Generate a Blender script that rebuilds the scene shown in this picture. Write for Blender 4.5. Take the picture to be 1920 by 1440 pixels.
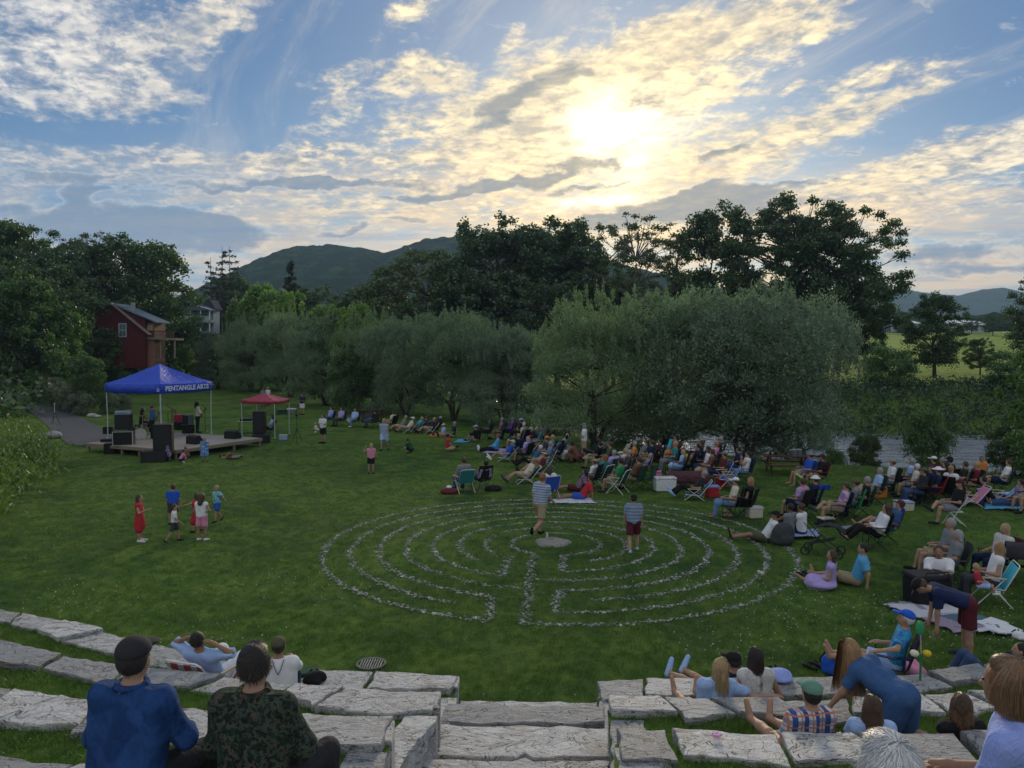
import bpy, math, random
import numpy as np
from mathutils import Vector, Matrix
random.seed(7); rng = np.random.default_rng(7)
for o in list(bpy.data.objects): bpy.data.objects.remove(o)
SC = bpy.context.scene; COL = SC.collection
# ---------------------------------------------------------------- camera, exposure
FPX = 1443.0; CX = 960.0; CY = 720.0; HOR = 655.0; CAMZ = 5.0
PITCH = math.atan((CY-HOR)/FPX)
cam = bpy.data.cameras.new('camera'); camo = bpy.data.objects.new('camera', cam); COL.objects.link(camo)
camo.location = (0, 0, CAMZ); camo.rotation_euler = (math.pi/2-PITCH, 0, 0)
cam.sensor_width = 36; cam.lens = 36*FPX/1920; cam.clip_start = .1; cam.clip_end = 8000
SC.camera = camo
SC.view_settings.view_transform = 'Standard'; SC.view_settings.look = 'None'
SC.view_settings.exposure = 0.80; SC.view_settings.gamma = 1; SC.view_settings.use_curve_mapping = False
SC.cycles.max_bounces = 6; SC.cycles.diffuse_bounces = 3; SC.cycles.glossy_bounces = 2
SC.cycles.transmission_bounces = 3; SC.cycles.volume_bounces = 0; SC.cycles.transparent_max_bounces = 6
SC.cycles.use_denoising = True
SUN_PX = (1160, 265)
def pdir(px, py):
    x = (px-CX)/FPX; y = (CY-py)/FPX
    c, s = math.cos(PITCH), math.sin(PITCH)
    v = Vector((x, c+y*s, -s+y*c))
    return v
_sd = pdir(*SUN_PX).normalized()
SUN_EL = math.asin(_sd.z); SUN_AZ = math.atan2(_sd.x, _sd.y)
sun = bpy.data.lights.new('sun', 'SUN'); suno = bpy.data.objects.new('sun', sun); COL.objects.link(suno)
sun.energy = 1.5; sun.angle = math.radians(10); sun.color = (1, .84, .60)
suno.rotation_euler = _sd.to_track_quat('Z', 'Y').to_euler(); suno.location = (20, -20, 60)
# ---------------------------------------------------------------- node helper
class NT:
    def __init__(s, tree): s.t = tree; s.n = tree.nodes; s.l = tree.links
    def node(s, typ, **kw):
        n = s.n.new(typ)
        for k, v in kw.items(): setattr(n, k, v)
        return n
    def put(s, sock, v):
        if isinstance(v, bpy.types.NodeSocket): s.l.new(v, sock)
        elif v is not None: sock.default_value = v
    def m(s, op, a, b=None, c=None, clamp=False):
        n = s.node('ShaderNodeMath', operation=op, use_clamp=clamp)
        s.put(n.inputs[0], a)
        if b is not None: s.put(n.inputs[1], b)
        if c is not None: s.put(n.inputs[2], c)
        return n.outputs[0]
    def add(s, a, b): return s.m('ADD', a, b)
    def mul(s, a, b): return s.m('MULTIPLY', a, b)
    def ss(s, v, a, b, lo=0., hi=1.):
        n = s.node('ShaderNodeMapRange', interpolation_type='SMOOTHSTEP')
        s.put(n.inputs['Value'], v); n.inputs['From Min'].default_value = a; n.inputs['From Max'].default_value = b
        n.inputs['To Min'].default_value = lo; n.inputs['To Max'].default_value = hi
        return n.outputs['Result']
    def mix(s, f, a, b, mode='MIX'):
        n = s.node('ShaderNodeMix', data_type='RGBA', blend_type=mode)
        s.put(n.inputs[0], f)
        for i, v in ((6, a), (7, b)):
            s.put(n.inputs[i], v if isinstance(v, bpy.types.NodeSocket) else (*v[:3], 1))
        return n.outputs[2]
    def noise(s, vec, scale, detail=4, rough=.5, dist=0., dim='3D'):
        n = s.node('ShaderNodeTexNoise', noise_dimensions=dim)
        if vec is not None: s.put(n.inputs['Vector'], vec)
        n.inputs['Scale'].default_value = scale; n.inputs['Detail'].default_value = detail
        n.inputs['Roughness'].default_value = rough; n.inputs['Distortion'].default_value = dist
        return n.outputs['Fac']
    def comb(s, x, y, z=0.):
        n = s.node('ShaderNodeCombineXYZ')
        for i, v in enumerate((x, y, z)): s.put(n.inputs[i], v)
        return n.outputs[0]
# ---------------------------------------------------------------- world: sky and clouds by direction
W = bpy.data.worlds.new('World'); SC.world = W; W.use_nodes = True
W.cycles.sampling_method = 'MANUAL'; W.cycles.sample_map_resolution = 512
t = NT(W.node_tree); t.n.clear()
out = t.node('ShaderNodeOutputWorld'); bg = t.node('ShaderNodeBackground'); bg.inputs[1].default_value = .1
t.l.new(bg.outputs[0], out.inputs[0])
sky = t.node('ShaderNodeTexSky', sky_type='NISHITA'); sky.sun_disc = False
sky.sun_elevation = SUN_EL; sky.sun_rotation = SUN_AZ; sky.air_density = 1.2; sky.dust_density = .6; sky.ozone_density = 2.5
tc = t.node('ShaderNodeTexCoord'); sep = t.node('ShaderNodeSeparateXYZ'); t.l.new(tc.outputs['Generated'], sep.inputs[0])
X, Y, Z = sep.outputs
yy = t.m('MAXIMUM', Y, .15); U = t.m('DIVIDE', X, yy); V = t.m('DIVIDE', Z, yy)
zz = t.add(t.m('MAXIMUM', Z, 0.), .13); PX = t.m('DIVIDE', X, zz); PY = t.m('DIVIDE', Y, zz)
fwd = t.ss(Y, .1, .4)
def uv(px, py):
    d = pdir(px, py); return d.x/d.y, d.z/d.y
planar = t.comb(PX, PY, 0)
# domain warp so that hand placed masses get ragged edges
w1 = t.add(t.noise(t.comb(U, t.mul(V, 2.2), 3.1), 7, 3, .6), -.5); w2 = t.add(t.noise(t.comb(U, t.mul(V, 2.2), 9.7), 7, 3, .6), -.5)
w3 = t.add(t.noise(t.comb(U, t.mul(V, 1.5), 5.), 40, 3, .6), -.5)
Uw = t.add(U, t.mul(w1, .11)); Vw = t.add(V, t.add(t.mul(w2, .055), t.mul(w3, .016)))
def ell(cx, cy, rx, ry, ang, amp, warp=True):
    """soft elongated mass about the direction seen at photo pixel (cx,cy)"""
    u0, v0 = uv(cx, cy); a = math.radians(ang); c, s_ = math.cos(a), math.sin(a)
    du = t.add(Uw if warp else U, -u0); dv = t.add(Vw if warp else V, -v0)
    p = t.mul(t.add(t.mul(du, c), t.mul(dv, s_)), 1443/rx); q = t.mul(t.add(t.mul(dv, c), t.mul(du, -s_)), 1443/ry)
    r2 = t.add(t.mul(p, p), t.mul(q, q))
    return t.mul(t.m('EXPONENT', t.mul(r2, -1.)), amp)
def total(lst):
    a = lst[0]
    for b in lst[1:]: a = t.add(a, b)
    return a
# high cloud: cover added (+) and blue gaps (-)
feat = total([ell(70, 70, 330, 110, 8, .34), ell(370, 45, 110, 45, 18, .34), ell(300, 110, 140, 70, 25, .18), ell(160, 175, 230, 50, -6, .2), ell(300, 190, 160, 20, 2, .2), ell(520, 60, 90, 40, 20, -.3),
    ell(480, 140, 120, 75, 25, -.42), ell(620, 60, 130, 45, 10, -.28), ell(745, 22, 70, 28, 30, .5), ell(640, 35, 20, 8, 20, .3), ell(660, 80, 18, 6, 20, .3), ell(60, 240, 200, 14, -3, -.35), ell(260, 250, 160, 14, 3, -.25), ell(810, 128, 100, 42, 12, .42), ell(620, 140, 60, 22, 20, .3), ell(690, 100, 60, 16, 10, -.25),
    ell(900, 60, 70, 50, 40, -.40), ell(965, 62, 34, 26, 50, .5), ell(1010, 25, 60, 30, 20, -.3), ell(590, 215, 140, 40, 28, .24), ell(720, 235, 180, 26, 18, .22), ell(480, 265, 60, 16, 5, -.3), ell(740, 275, 70, 12, 5, -.3),
    ell(1180, 120, 330, 60, 19, .5), ell(1450, 30, 230, 36, 14, .42), ell(1000, 210, 220, 75, 18, .42), ell(1570, 55, 150, 15, 6, .34), ell(1400, 95, 200, 26, 17, .3), ell(1690, 128, 150, 24, 12, .5), ell(1500, 135, 150, 12, 17, -.36), ell(1330, 175, 260, 30, 14, .3), ell(1440, 190, 120, 10, 15, -.3),
    ell(1790, 50, 240, 60, 6, -.55), ell(1560, 235, 260, 34, 19, .46), ell(1730, 175, 90, 14, 14, .34), ell(1200, 290, 300, 110, 6, .4), ell(1650, 272, 170, 20, 20, -.62), ell(1850, 190, 150, 40, 14, -.55), ell(1740, 310, 330, 34, 12, .42), ell(1850, 260, 160, 26, 10, .3),
    ell(200, 295, 300, 26, 2, .34), ell(560, 300, 330, 30, 4, .3), ell(820, 330, 330, 46, 5, .3), ell(900, 400, 420, 40, 0, .32), ell(1560, 390, 500, 50, 3, .3)])
feat = t.mul(t.mul(feat, 1.05), fwd)
ca, sa = math.cos(math.radians(28)), math.sin(math.radians(28))
S1 = t.add(t.mul(PX, -sa), t.mul(PY, ca)); S2 = t.add(t.mul(PX, ca), t.mul(PY, sa))
street = t.noise(t.comb(t.mul(S1, .55), S2, 2.), 1.1, 6, .62, .6)
puff = t.noise(t.comb(t.mul(S1, 1.2), t.mul(S2, 1.8), 4.), 5.0, 7, .70, .35)
fine = t.noise(t.comb(PX, PY, 1.), 19, 4, .62, .2)
dens = total([feat, t.mul(street, .7), t.mul(t.add(puff, -.5), 1.25), t.mul(t.add(fine, -.5), .65), -.40, t.mul(t.m('SUBTRACT', 1., fwd), .22), t.mul(t.ss(V, .5, 1.1), .2)])  # last two terms: extra unseen cloud behind and overhead, added to brighten the ground
cov = t.ss(dens, -.04, .54); thick = t.ss(dens, .22, .85)
# sun nearness
sdv = t.node('ShaderNodeVectorMath', operation='DOT_PRODUCT'); t.l.new(tc.outputs['Generated'], sdv.inputs[0]); sdv.inputs[1].default_value = _sd
dt = t.m('MAXIMUM', sdv.outputs['Value'], 0.)
g1 = t.m('POWER', dt, 5.); g2 = t.m('POWER', dt, 40.); g3 = t.m('POWER', dt, 380.)
lowz = t.ss(V, .03, .36, 1., 0.)
skyc = t.mix(.62, t.mix(1., sky.outputs[0], (.30, .42, .55), 'MULTIPLY'), t.mix(t.ss(V, .0, .42), (1.7, 2.6, 3.7), (.38, .98, 2.1)))
shade = t.mul(puff, 1.0)
lit = t.mix(t.m('POWER', lowz, 1.5), (6.2, 5.8, 5.2), (5.9, 4.7, 3.2))
litn = t.mix(t.ss(g1, .25, .98), lit, (8.6, 6.9, 3.9))
dark = t.mix(g2, (1.6, 1.95, 2.5), (2.7, 2.5, 2.1))
rel = t.ss(t.add(t.mul(puff, .55), t.add(t.mul(fine, .35), t.mul(street, .15))), .44, .60)
big = t.ss(t.noise(t.comb(t.mul(S1, .5), t.mul(S2, 1.1), 11.), 1.9, 3, .6, .3), .40, .62, .0, .55)
mott = t.ss(t.noise(t.comb(t.mul(PX, 1.), t.mul(PY, 1.3), 8.), 12, 2, .5, .5), .42, .62)
cl = t.mix(t.mul(t.add(t.mul(rel, .65), t.mul(mott, .35)), t.m('SUBTRACT', 1., t.mul(big, .55))), t.mix(.0, dark, litn), litn)
c1 = t.mix(t.mul(cov, t.mix(0., (1, 1, 1), (1, 1, 1)) if False else .93), skyc, cl)
cir = t.ss(t.noise(t.comb(t.mul(S1, .35), t.mul(S2, 1.5), 21.), 3.2, 7, .68, .8), .48, .74)
c1 = t.mix(t.mul(cir, .20), c1, t.mix(g1, (3.6, 3.9, 4.3), (6.4, 5.3, 3.7)))
# lower veil of pale grey near the horizon
veil = t.mul(t.ss(V, .06, .30, 1., 0.), .92)
vstreak = t.noise(t.comb(t.mul(U, 2.2), t.mul(V, 22), 1.), 2.5, 4, .6, .4)
c1 = t.mix(t.mul(veil, t.ss(vstreak, .28, .62)), c1, t.mix(g1, (2.5, 2.8, 3.3), (7.2, 4.8, 2.3)))
vb = t.ss(t.noise(t.comb(t.mul(U, 1.6), t.mul(V, 26), 4.), 2.2, 5, .62, .5), .50, .62)
c1 = t.mix(t.mul(t.mul(vb, t.ss(V, .10, .26, 1., 0.)), t.mix(0, (.6,)*3, (.6,)*3) if False else .55), c1, t.mix(g2, (1.7, 2.3, 3.1), (3.4, 2.8, 2.1)))
# lower, darker cloud banks
nb = t.add(t.noise(t.comb(U, t.mul(V, 2.0), 7.), 13, 6, .66, .3), -.5)
bank = total([ell(930, 205, 75, 26, 20, .95), ell(1010, 165, 95, 26, 22, .8), ell(1110, 150, 70, 16, 20, .6), ell(1190, 185, 60, 14, 10, .35), ell(1060, 322, 110, 11, 12, 1.1), ell(930, 350, 140, 9, 8, .9), ell(1100, 350, 70, 7, 12, .9), ell(1370, 280, 80, 9, 14, .75), ell(1270, 362, 90, 13, 14, 1.3), ell(1400, 362, 90, 20, 4, 1.1),
    ell(1290, 398, 190, 22, 6, 1.4), ell(1080, 412, 100, 8, 6, 1.0), ell(135, 385, 45, 26, 40, 1.3), ell(100, 420, 120, 22, 0, .9), ell(300, 412, 120, 22, -8, 1.6), ell(270, 445, 190, 28, 0, 1.3), ell(20, 385, 40, 16, 0, .9), ell(545, 310, 70, 16, 3, .85), ell(500, 352, 330, 9, 1, 1.0), ell(200, 330, 220, 8, -2, .7),
    ell(800, 372, 180, 8, 6, .75), ell(660, 345, 180, 6, 4, .6), ell(640, 432, 60, 9, 10, 1.0), ell(760, 415, 120, 6, 4, .5), ell(1790, 470, 150, 20, 3, 1.1), ell(1700, 430, 60, 14, 30, .8), ell(1850, 505, 160, 12, 0, 1.0), ell(1560, 335, 160, 6, 8, .6), ell(1700, 365, 230, 9, 6, .6), ell(1500, 300, 160, 5, 14, .5), ell(60, 300, 200, 7, 0, .45)])
bd = t.mul(t.add(bank, t.mul(nb, 2.3)), fwd)
bcov = t.mul(t.ss(bd, .30, 1.05), .78)
bcol = t.mix(g2, t.mix(t.ss(V, .02, .3), (1.15, 1.75, 2.75), (1.3, 1.75, 2.25)), (2.2, 2.2, 2.1))
rim = t.mul(t.mul(t.ss(bd, .24, .42), t.ss(bd, .42, .70, 1., 0.)), .16)
c2 = t.mix(rim, c1, t.mix(g1, (5.4, 5.3, 5.4), (9., 7.6, 5.)))
c2 = t.mix(bcov, c2, bcol)
# glow of the veiled sun
gn = t.ss(t.add(t.mul(puff, .6), t.mul(street, .4)), .36, .60, .15, 1.25)
sunny = total([ell(1160, 240, 85, 44, 6, 10.), ell(1120, 376, 62, 10, 4, 11.), ell(1165, 310, 50, 36, 0, 5.)])
thin = t.ss(bd, .25, .85, 1., .12)
sunny = t.mul(t.mul(t.mul(sunny, gn), thin), fwd)
halo = t.mul(total([t.mul(g2, .5), t.mul(g3, .5), t.mul(t.m('POWER', dt, 14.), .38)]), thin)
def vscale(col, f):
    n = t.node('ShaderNodeVectorMath', operation='SCALE'); n.inputs[0].default_value = col; t.put(n.inputs['Scale'], f); return n.outputs[0]
def vadd(a, b):
    n = t.node('ShaderNodeVectorMath', operation='ADD'); t.put(n.inputs[0], a); t.put(n.inputs[1], b); return n.outputs[0]
c3 = vadd(vadd(c2, vscale((1., .88, .55), sunny)), vscale((1.9, 1.35, .62), halo))
t.l.new(c3, bg.inputs[0])
# ---------------------------------------------------------------- materials
_mats = {}
def base_mat(name):
    m = bpy.data.materials.new(name); m.use_nodes = True
    return m, NT(m.node_tree), m.node_tree.nodes['Principled BSDF']
def pos_coord(q, obj=True):
    return q.node('ShaderNodeTexCoord').outputs['Object'] if obj else q.node('ShaderNodeNewGeometry').outputs['Position']
def bump(q, b, h, dist, strength=1.):
    n = q.node('ShaderNodeBump'); n.inputs['Distance'].default_value = dist; n.inputs['Strength'].default_value = strength
    q.put(n.inputs['Height'], h); q.l.new(n.outputs[0], b.inputs['Normal'])
def plain(col, rough=.8, var=.25, scale=8., bmp=.0, metal=0., spec=.3, name=None):
    """cloth, paint, metal: one colour with faint procedural mottling"""
    key = (tuple(col), rough, var, scale, bmp, metal, name)
    if key in _mats: return _mats[key]
    m, q, b = base_mat(name or 'surface')
    n = q.noise(pos_coord(q), scale, 3, .6)
    c = q.mix(n, [v*(1-var) for v in col], [min(1, v*(1+var)) for v in col])
    q.l.new(c, b.inputs['Base Color']); b.inputs['Roughness'].default_value = rough
    b.inputs['Metallic'].default_value = metal; b.inputs['Specular IOR Level'].default_value = spec
    if bmp:
        mp_ = q.node('ShaderNodeMapping'); mp_.inputs['Scale'].default_value = (1.6, 1.6, .7); q.l.new(pos_coord(q), mp_.inputs[0]); bump(q, b, q.add(q.mul(q.noise(pos_coord(q), scale*4, 3, .6), .2), q.noise(mp_.outputs[0], 8, 4, .6, 1.5)), bmp*6)
    _mats[key] = m; return m
def ramp(q, v, stops, interp='LINEAR'):
    n = q.node('ShaderNodeValToRGB'); n.color_ramp.interpolation = interp
    e = n.color_ramp.elements
    while len(e) < len(stops): e.new(.5)
    for i, (p, c) in enumerate(stops): e[i].position = p; e[i].color = (*c, 1)
    q.put(n.inputs[0], v); return n.outputs[0]
def pattern(kind, a, b_, c=None, scale=10.):
    key = (kind, a, b_, c, scale)
    if key in _mats: return _mats[key]
    m, q, b = base_mat(kind+'_cloth'); co = pos_coord(q)
    sp = q.node('ShaderNodeSeparateXYZ'); q.l.new(co, sp.inputs[0]); x, y, z = sp.outputs
    def stripe(v, f, w, ph=0.):
        return q.m('LESS_THAN', q.m('FRACT', q.add(q.mul(v, f), ph)), w)
    if kind == 'camo':
        n1 = q.noise(co, scale, 2, .55, .4); n2 = q.noise(q.node('ShaderNodeTexCoord').outputs['Generated'], scale*2.1, 2, .5, .3)
        col = ramp(q, n1, [(0, a), (.44, b_), (.53, c), (.60, a)], 'CONSTANT')
        col = q.mix(q.ss(n2, .55, .57), col, (.012, .02, .016)); col = q.mix(q.ss(n2, .38, .36), col, (.055, .075, .05))
    elif kind == 'plaid':
        col = q.mix(stripe(x, scale, .42), a, b_); col = q.mix(q.mul(stripe(z, scale, .42), .6), col, b_)
        col = q.mix(q.mul(stripe(x, scale, .14, .3), .9), col, c); col = q.mix(q.mul(stripe(z, scale, .14, .3), .9), col, c)
    elif kind == 'stripes':
        col = q.mix(stripe(z, scale, .45), a, b_)
        if c: col = q.mix(q.ss(q.noise(co, 20, 2), .55, .6), col, c)
    elif kind == 'stripesx':
        col = q.mix(stripe(q.add(x, q.mul(y, .6)), scale, .45), a, b_)
    else:   # tie dye / floral
        col = ramp(q, q.noise(co, scale, 2, .5, .8), [(.3, a), (.48, b_), (.60, c or a)], 'LINEAR' if kind == 'tiedye' else 'CONSTANT')
    q.l.new(col, b.inputs['Base Color']); b.inputs['Roughness'].default_value = .9; b.inputs['Specular IOR Level'].default_value = .2
    mp_ = q.node('ShaderNodeMapping'); mp_.inputs['Scale'].default_value = (1.7, 1.7, .7); q.l.new(co, mp_.inputs[0]); bump(q, b, q.add(q.noise(mp_.outputs[0], 6, 5, .62, 1.6), q.mul(q.noise(co, 150, 2), .06)), .045)
    _mats[key] = m; return m
def leaf_mat(name, col, col2, trans=.35, rough=.55, nscale=.35):
    m = bpy.data.materials.new(name); m.use_nodes = True; q = NT(m.node_tree); q.n.clear()
    o = q.node('ShaderNodeOutputMaterial')
    at = q.node('ShaderNodeAttribute', attribute_name='rnd'); oi = q.node('ShaderNodeObjectInfo')
    f = q.add(q.mul(at.outputs['Fac'], .6), q.mul(q.noise(pos_coord(q, False), nscale, 3, .6), .4))
    c = q.mix(f, col, col2)
    c = q.mix(q.mul(oi.outputs['Random'], .65), c, [col2[0]*1.0, col2[1]*1.08, col2[2]*.55])
    d = q.node('ShaderNodeBsdfDiffuse'); tr = q.node('ShaderNodeBsdfTranslucent'); g = q.node('ShaderNodeBsdfGlossy')
    q.l.new(c, d.inputs[0]); q.l.new(q.mix(1., c, (1.05, 1.2, .65), 'MULTIPLY'), tr.inputs[0]); g.inputs['Roughness'].default_value = .42
    g.inputs[0].default_value = (.6, .6, .6, 1)
    mx = q.node('ShaderNodeMixShader'); mx.inputs[0].default_value = trans; q.l.new(d.outputs[0], mx.inputs[1]); q.l.new(tr.outputs[0], mx.inputs[2])
    m2 = q.node('ShaderNodeMixShader'); m2.inputs[0].default_value = .11; q.l.new(mx.outputs[0], m2.inputs[1]); q.l.new(g.outputs[0], m2.inputs[2])
    q.l.new(m2.outputs[0], o.inputs[0]); return m
# ---------------------------------------------------------------- meshes and objects
def mesh_from(name, V, F, mat=None, smooth=False, rnd=None):
    """V (n,3) array, F list/array of tris or quads (or list of arrays)"""
    me = bpy.data.meshes.new(name)
    V = np.asarray(V, dtype=np.float32)
    if isinstance(F, np.ndarray): groups = [F]
    elif len(F) and isinstance(F[0], np.ndarray): groups = [g for g in F if len(g)]
    else: groups = None
    if groups is None:
        me.from_pydata([tuple(v) for v in V], [], [tuple(f) for f in F])
    else:
        nf = sum(len(g) for g in groups); idx = np.concatenate([g.ravel() for g in groups]).astype(np.int32)
        sizes = np.concatenate([np.full(len(g), g.shape[1]) for g in groups]); st = np.concatenate([[0], np.cumsum(sizes)[:-1]]).astype(np.int32)
        me.vertices.add(len(V)); me.vertices.foreach_set('co', V.ravel())
        me.loops.add(len(idx)); me.loops.foreach_set('vertex_index', idx)
        me.polygons.add(nf); me.polygons.foreach_set('loop_start', st)
        me.update(calc_edges=True)
    if smooth: me.polygons.foreach_set('use_smooth', np.ones(len(me.polygons), dtype=bool))
    if mat is not None: me.materials.append(mat)
    if rnd is not None:
        at = me.attributes.new('rnd', 'FLOAT', 'POINT'); at.data.foreach_set('value', np.asarray(rnd, dtype=np.float32))
    me.validate() if groups is None else None
    return me
def link(name, data, parent=None, loc=None, rz=None, scale=None):
    o = bpy.data.objects.new(name, data); COL.objects.link(o)
    if parent is not None: o.parent = parent
    if loc is not None: o.location = loc
    if rz is not None: o.rotation_euler = (0, 0, rz)
    if scale is not None: o.scale = (scale,)*3 if not hasattr(scale, '__len__') else scale
    return o
def tag(o, label=None, cat=None, group=None, kind=None):
    if label: o['label'] = label
    if cat: o['category'] = cat
    if group: o['group'] = group
    if kind: o['kind'] = kind
    return o
def thing(name, label, cat, loc=(0, 0, 0), rz=0., group=None, scale=None):
    return tag(link(name, None, None, loc, rz, scale), label, cat, group)
def dup(root, loc, rz, label, group=None, scale=None):
    r = root.copy(); COL.objects.link(r); r.location = loc; r.rotation_euler = (0, 0, rz); r['label'] = label
    if group: r['group'] = group
    if scale is not None: r.scale = (scale,)*3 if not hasattr(scale, '__len__') else scale
    for ch in list(root.children):
        c = ch.copy(); COL.objects.link(c); c.parent = r
        for g in ch.children:
            d = g.copy(); COL.objects.link(d); d.parent = c
    return r
class MB:
    """collects simple solids into one mesh"""
    def __init__(s): s.V = []; s.F = []; s.n = 0
    def raw(s, V, F):
        s.V += [tuple(v) for v in V]; s.F += [tuple(i+s.n for i in f) for f in F]; s.n += len(V); return s
    def box(s, c, size, rz=0., rx=0., ry=0., taper=1., bev=.0):
        hx, hy, hz = [v/2 for v in size]; M = Matrix.Rotation(rz, 3, 'Z') @ Matrix.Rotation(ry, 3, 'Y') @ Matrix.Rotation(rx, 3, 'X')
        e = min(bev, hx*.45, hy*.45, hz*.45); c = Vector(c)
        rings = []
        def ring(x, y, z, t_):
            x *= t_; y *= t_
            if e: return [(-x+e, -y, z), (x-e, -y, z), (x, -y+e, z), (x, y-e, z), (x-e, y, z), (-x+e, y, z), (-x, y-e, z), (-x, -y+e, z)]
            return [(-x, -y, z), (x, -y, z), (x, y, z), (-x, y, z)]
        if e: rings = [ring(hx-e, hy-e, -hz, 1), ring(hx, hy, -hz+e, 1), ring(hx, hy, hz-e, taper), ring(hx-e, hy-e, hz, taper)]
        else: rings = [ring(hx, hy, -hz, 1), ring(hx, hy, hz, taper)]
        V = [c + M @ Vector(p) for r in rings for p in r]; k = len(rings[0]); F = []
        for j in range(len(rings)-1):
            for i in range(k): F.append((j*k+i, j*k+(i+1) % k, (j+1)*k+(i+1) % k, (j+1)*k+i))
        F.append(tuple(range(k-1, -1, -1))); F.append(tuple(range((len(rings)-1)*k, len(rings)*k)))
        return s.raw(V, F)
    def tube(s, pts, r, seg=6, caps=True):
        pts = [Vector(p) for p in pts]; rs = r if hasattr(r, '__len__') else [r]*len(pts); V = []; F = []
        for i, p in enumerate(pts):
            d = (pts[min(i+1, len(pts)-1)]-pts[max(i-1, 0)]).normalized() if len(pts) > 1 else Vector((0, 0, 1))
            a = d.cross(Vector((0, 0, 1)) if abs(d.z) < .9 else Vector((1, 0, 0))).normalized(); b = d.cross(a)
            for k in range(seg):
                t_ = 2*math.pi*k/seg; V.append(p + (a*math.cos(t_)+b*math.sin(t_))*rs[i])
        for i in range(len(pts)-1):
            for k in range(seg): F.append((i*seg+k, i*seg+(k+1) % seg, (i+1)*seg+(k+1) % seg, (i+1)*seg+k))
        if caps: F.append(tuple(range(seg))); F.append(tuple(range(len(pts)*seg-1, (len(pts)-1)*seg-1, -1)))
        return s.raw(V, F)
    def lathe(s, prof, c=(0, 0, 0), seg=14, M=None):
        c = Vector(c); V = []; F = []; k = len(prof)
        for j in range(seg):
            a = 2*math.pi*j/seg
            for (r, z) in prof:
                p = Vector((r*math.cos(a), r*math.sin(a), z)); V.append(c + (M @ p if M else p))
        for j in range(seg):
            for i in range(k-1): F.append((j*k+i, ((j+1) % seg)*k+i, ((j+1) % seg)*k+i+1, j*k+i+1))
        return s.raw(V, F)
    def sheet(s, grid):
        """grid[i][j] of points; both sides via thickness-free quad sheet"""
        n, k = len(grid), len(grid[0]); V = [p for r in grid for p in r]
        F = [(i*k+j, i*k+j+1, (i+1)*k+j+1, (i+1)*k+j) for i in range(n-1) for j in range(k-1)]
        return s.raw(V, F)
    def panel(s, grid, th):
        """sheet with real thickness th along its normal"""
        n, k = len(grid), len(grid[0]); g = [[Vector(p) for p in r] for r in grid]
        def nrm(i, j):
            a = g[min(i+1, n-1)][j]-g[max(i-1, 0)][j]; b = g[i][min(j+1, k-1)]-g[i][max(j-1, 0)][:] if False else g[i][min(j+1, k-1)]-g[i][max(j-1, 0)]
            return a.cross(b).normalized()
        top = [[g[i][j]+nrm(i, j)*th/2 for j in range(k)] for i in range(n)]; bot = [[g[i][j]-nrm(i, j)*th/2 for j in range(k)] for i in range(n)]
        V = [p for r in top for p in r]+[p for r in bot for p in r]; N = n*k; F = []
        for i in range(n-1):
            for j in range(k-1):
                a, b, c, d = i*k+j, i*k+j+1, (i+1)*k+j+1, (i+1)*k+j
                F += [(a, d, c, b), (a+N, b+N, c+N, d+N)]
        for i in range(n-1): F += [(i*k, i*k+N, (i+1)*k+N, (i+1)*k), (i*k+k-1, (i+1)*k+k-1, (i+1)*k+k-1+N, i*k+k-1+N)]
        for j in range(k-1): F += [(j, j+1, j+1+N, j+N), ((n-1)*k+j, (n-1)*k+j+N, (n-1)*k+j+1+N, (n-1)*k+j+1)]
        return s.raw(V, F)
    def build(s, name, mat, parent=None, smooth=False, loc=None, rz=None, kind=None, label=None):
        me = mesh_from(name, s.V, s.F, mat, smooth); o = link(name, me, parent, loc, rz)
        if kind: o['kind'] = kind
        if label: o['label'] = label
        return o
def lerp_poly(pl, x):
    for (x0, y0), (x1, y1) in zip(pl, pl[1:]):
        if x <= x1: return y0 + (y1-y0)*max(0, min(1, (x-x0)/(x1-x0)))
    return pl[-1][1]
def at(px, py, z=0.):
    """world point on the level z seen at photo pixel"""
    d = pdir(px, py); k = (z-CAMZ)/d.z; return Vector((d.x*k, d.y*k, z))
def atd(px, py, depth):
    d = pdir(px, py); return Vector((0, 0, CAMZ)) + d*(depth/d.y)
# ---------------------------------------------------------------- value noise for terrain and wobble
def vnoise(x, y, seed=0):
    x = np.asarray(x, float); y = np.asarray(y, float); xi = np.floor(x); yi = np.floor(y); fx = x-xi; fy = y-yi
    def h(a, b): v = np.sin(a*127.1+b*311.7+seed*74.7)*43758.5453; return v-np.floor(v)
    fx = fx*fx*(3-2*fx); fy = fy*fy*(3-2*fy)
    return (h(xi, yi)*(1-fx)+h(xi+1, yi)*fx)*(1-fy)+(h(xi, yi+1)*(1-fx)+h(xi+1, yi+1)*fx)*fy
def fbm(x, y, oct=4, seed=0):
    s = 0; a = .5
    for i in range(oct): s = s+a*vnoise(x*2**i, y*2**i, seed+i); a *= .5
    return s
def sstep(v, a, b):
    t_ = np.clip((v-a)/(b-a), 0, 1); return t_*t_*(3-2*t_)
EDGE = [(5, -9.5), (13, -12.2), (20.6, -13.9), (29.4, -17.8), (37, -23.5), (41, -25.5), (60, -33), (100, -50), (200, -90), (3000, -1100)]
NEAR = [(-400, 460), (-60, 190), (-30, 140), (-10, 98), (0, 74), (4, 52), (8, 43), (13, 38), (25, 33), (60, 26), (400, -20)]
FAR = [(-400, 480), (-60, 206), (-30, 156), (-10, 113), (0, 90), (4, 70), (8, 61), (13, 55), (25, 54), (60, 50), (400, 20)]
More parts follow.
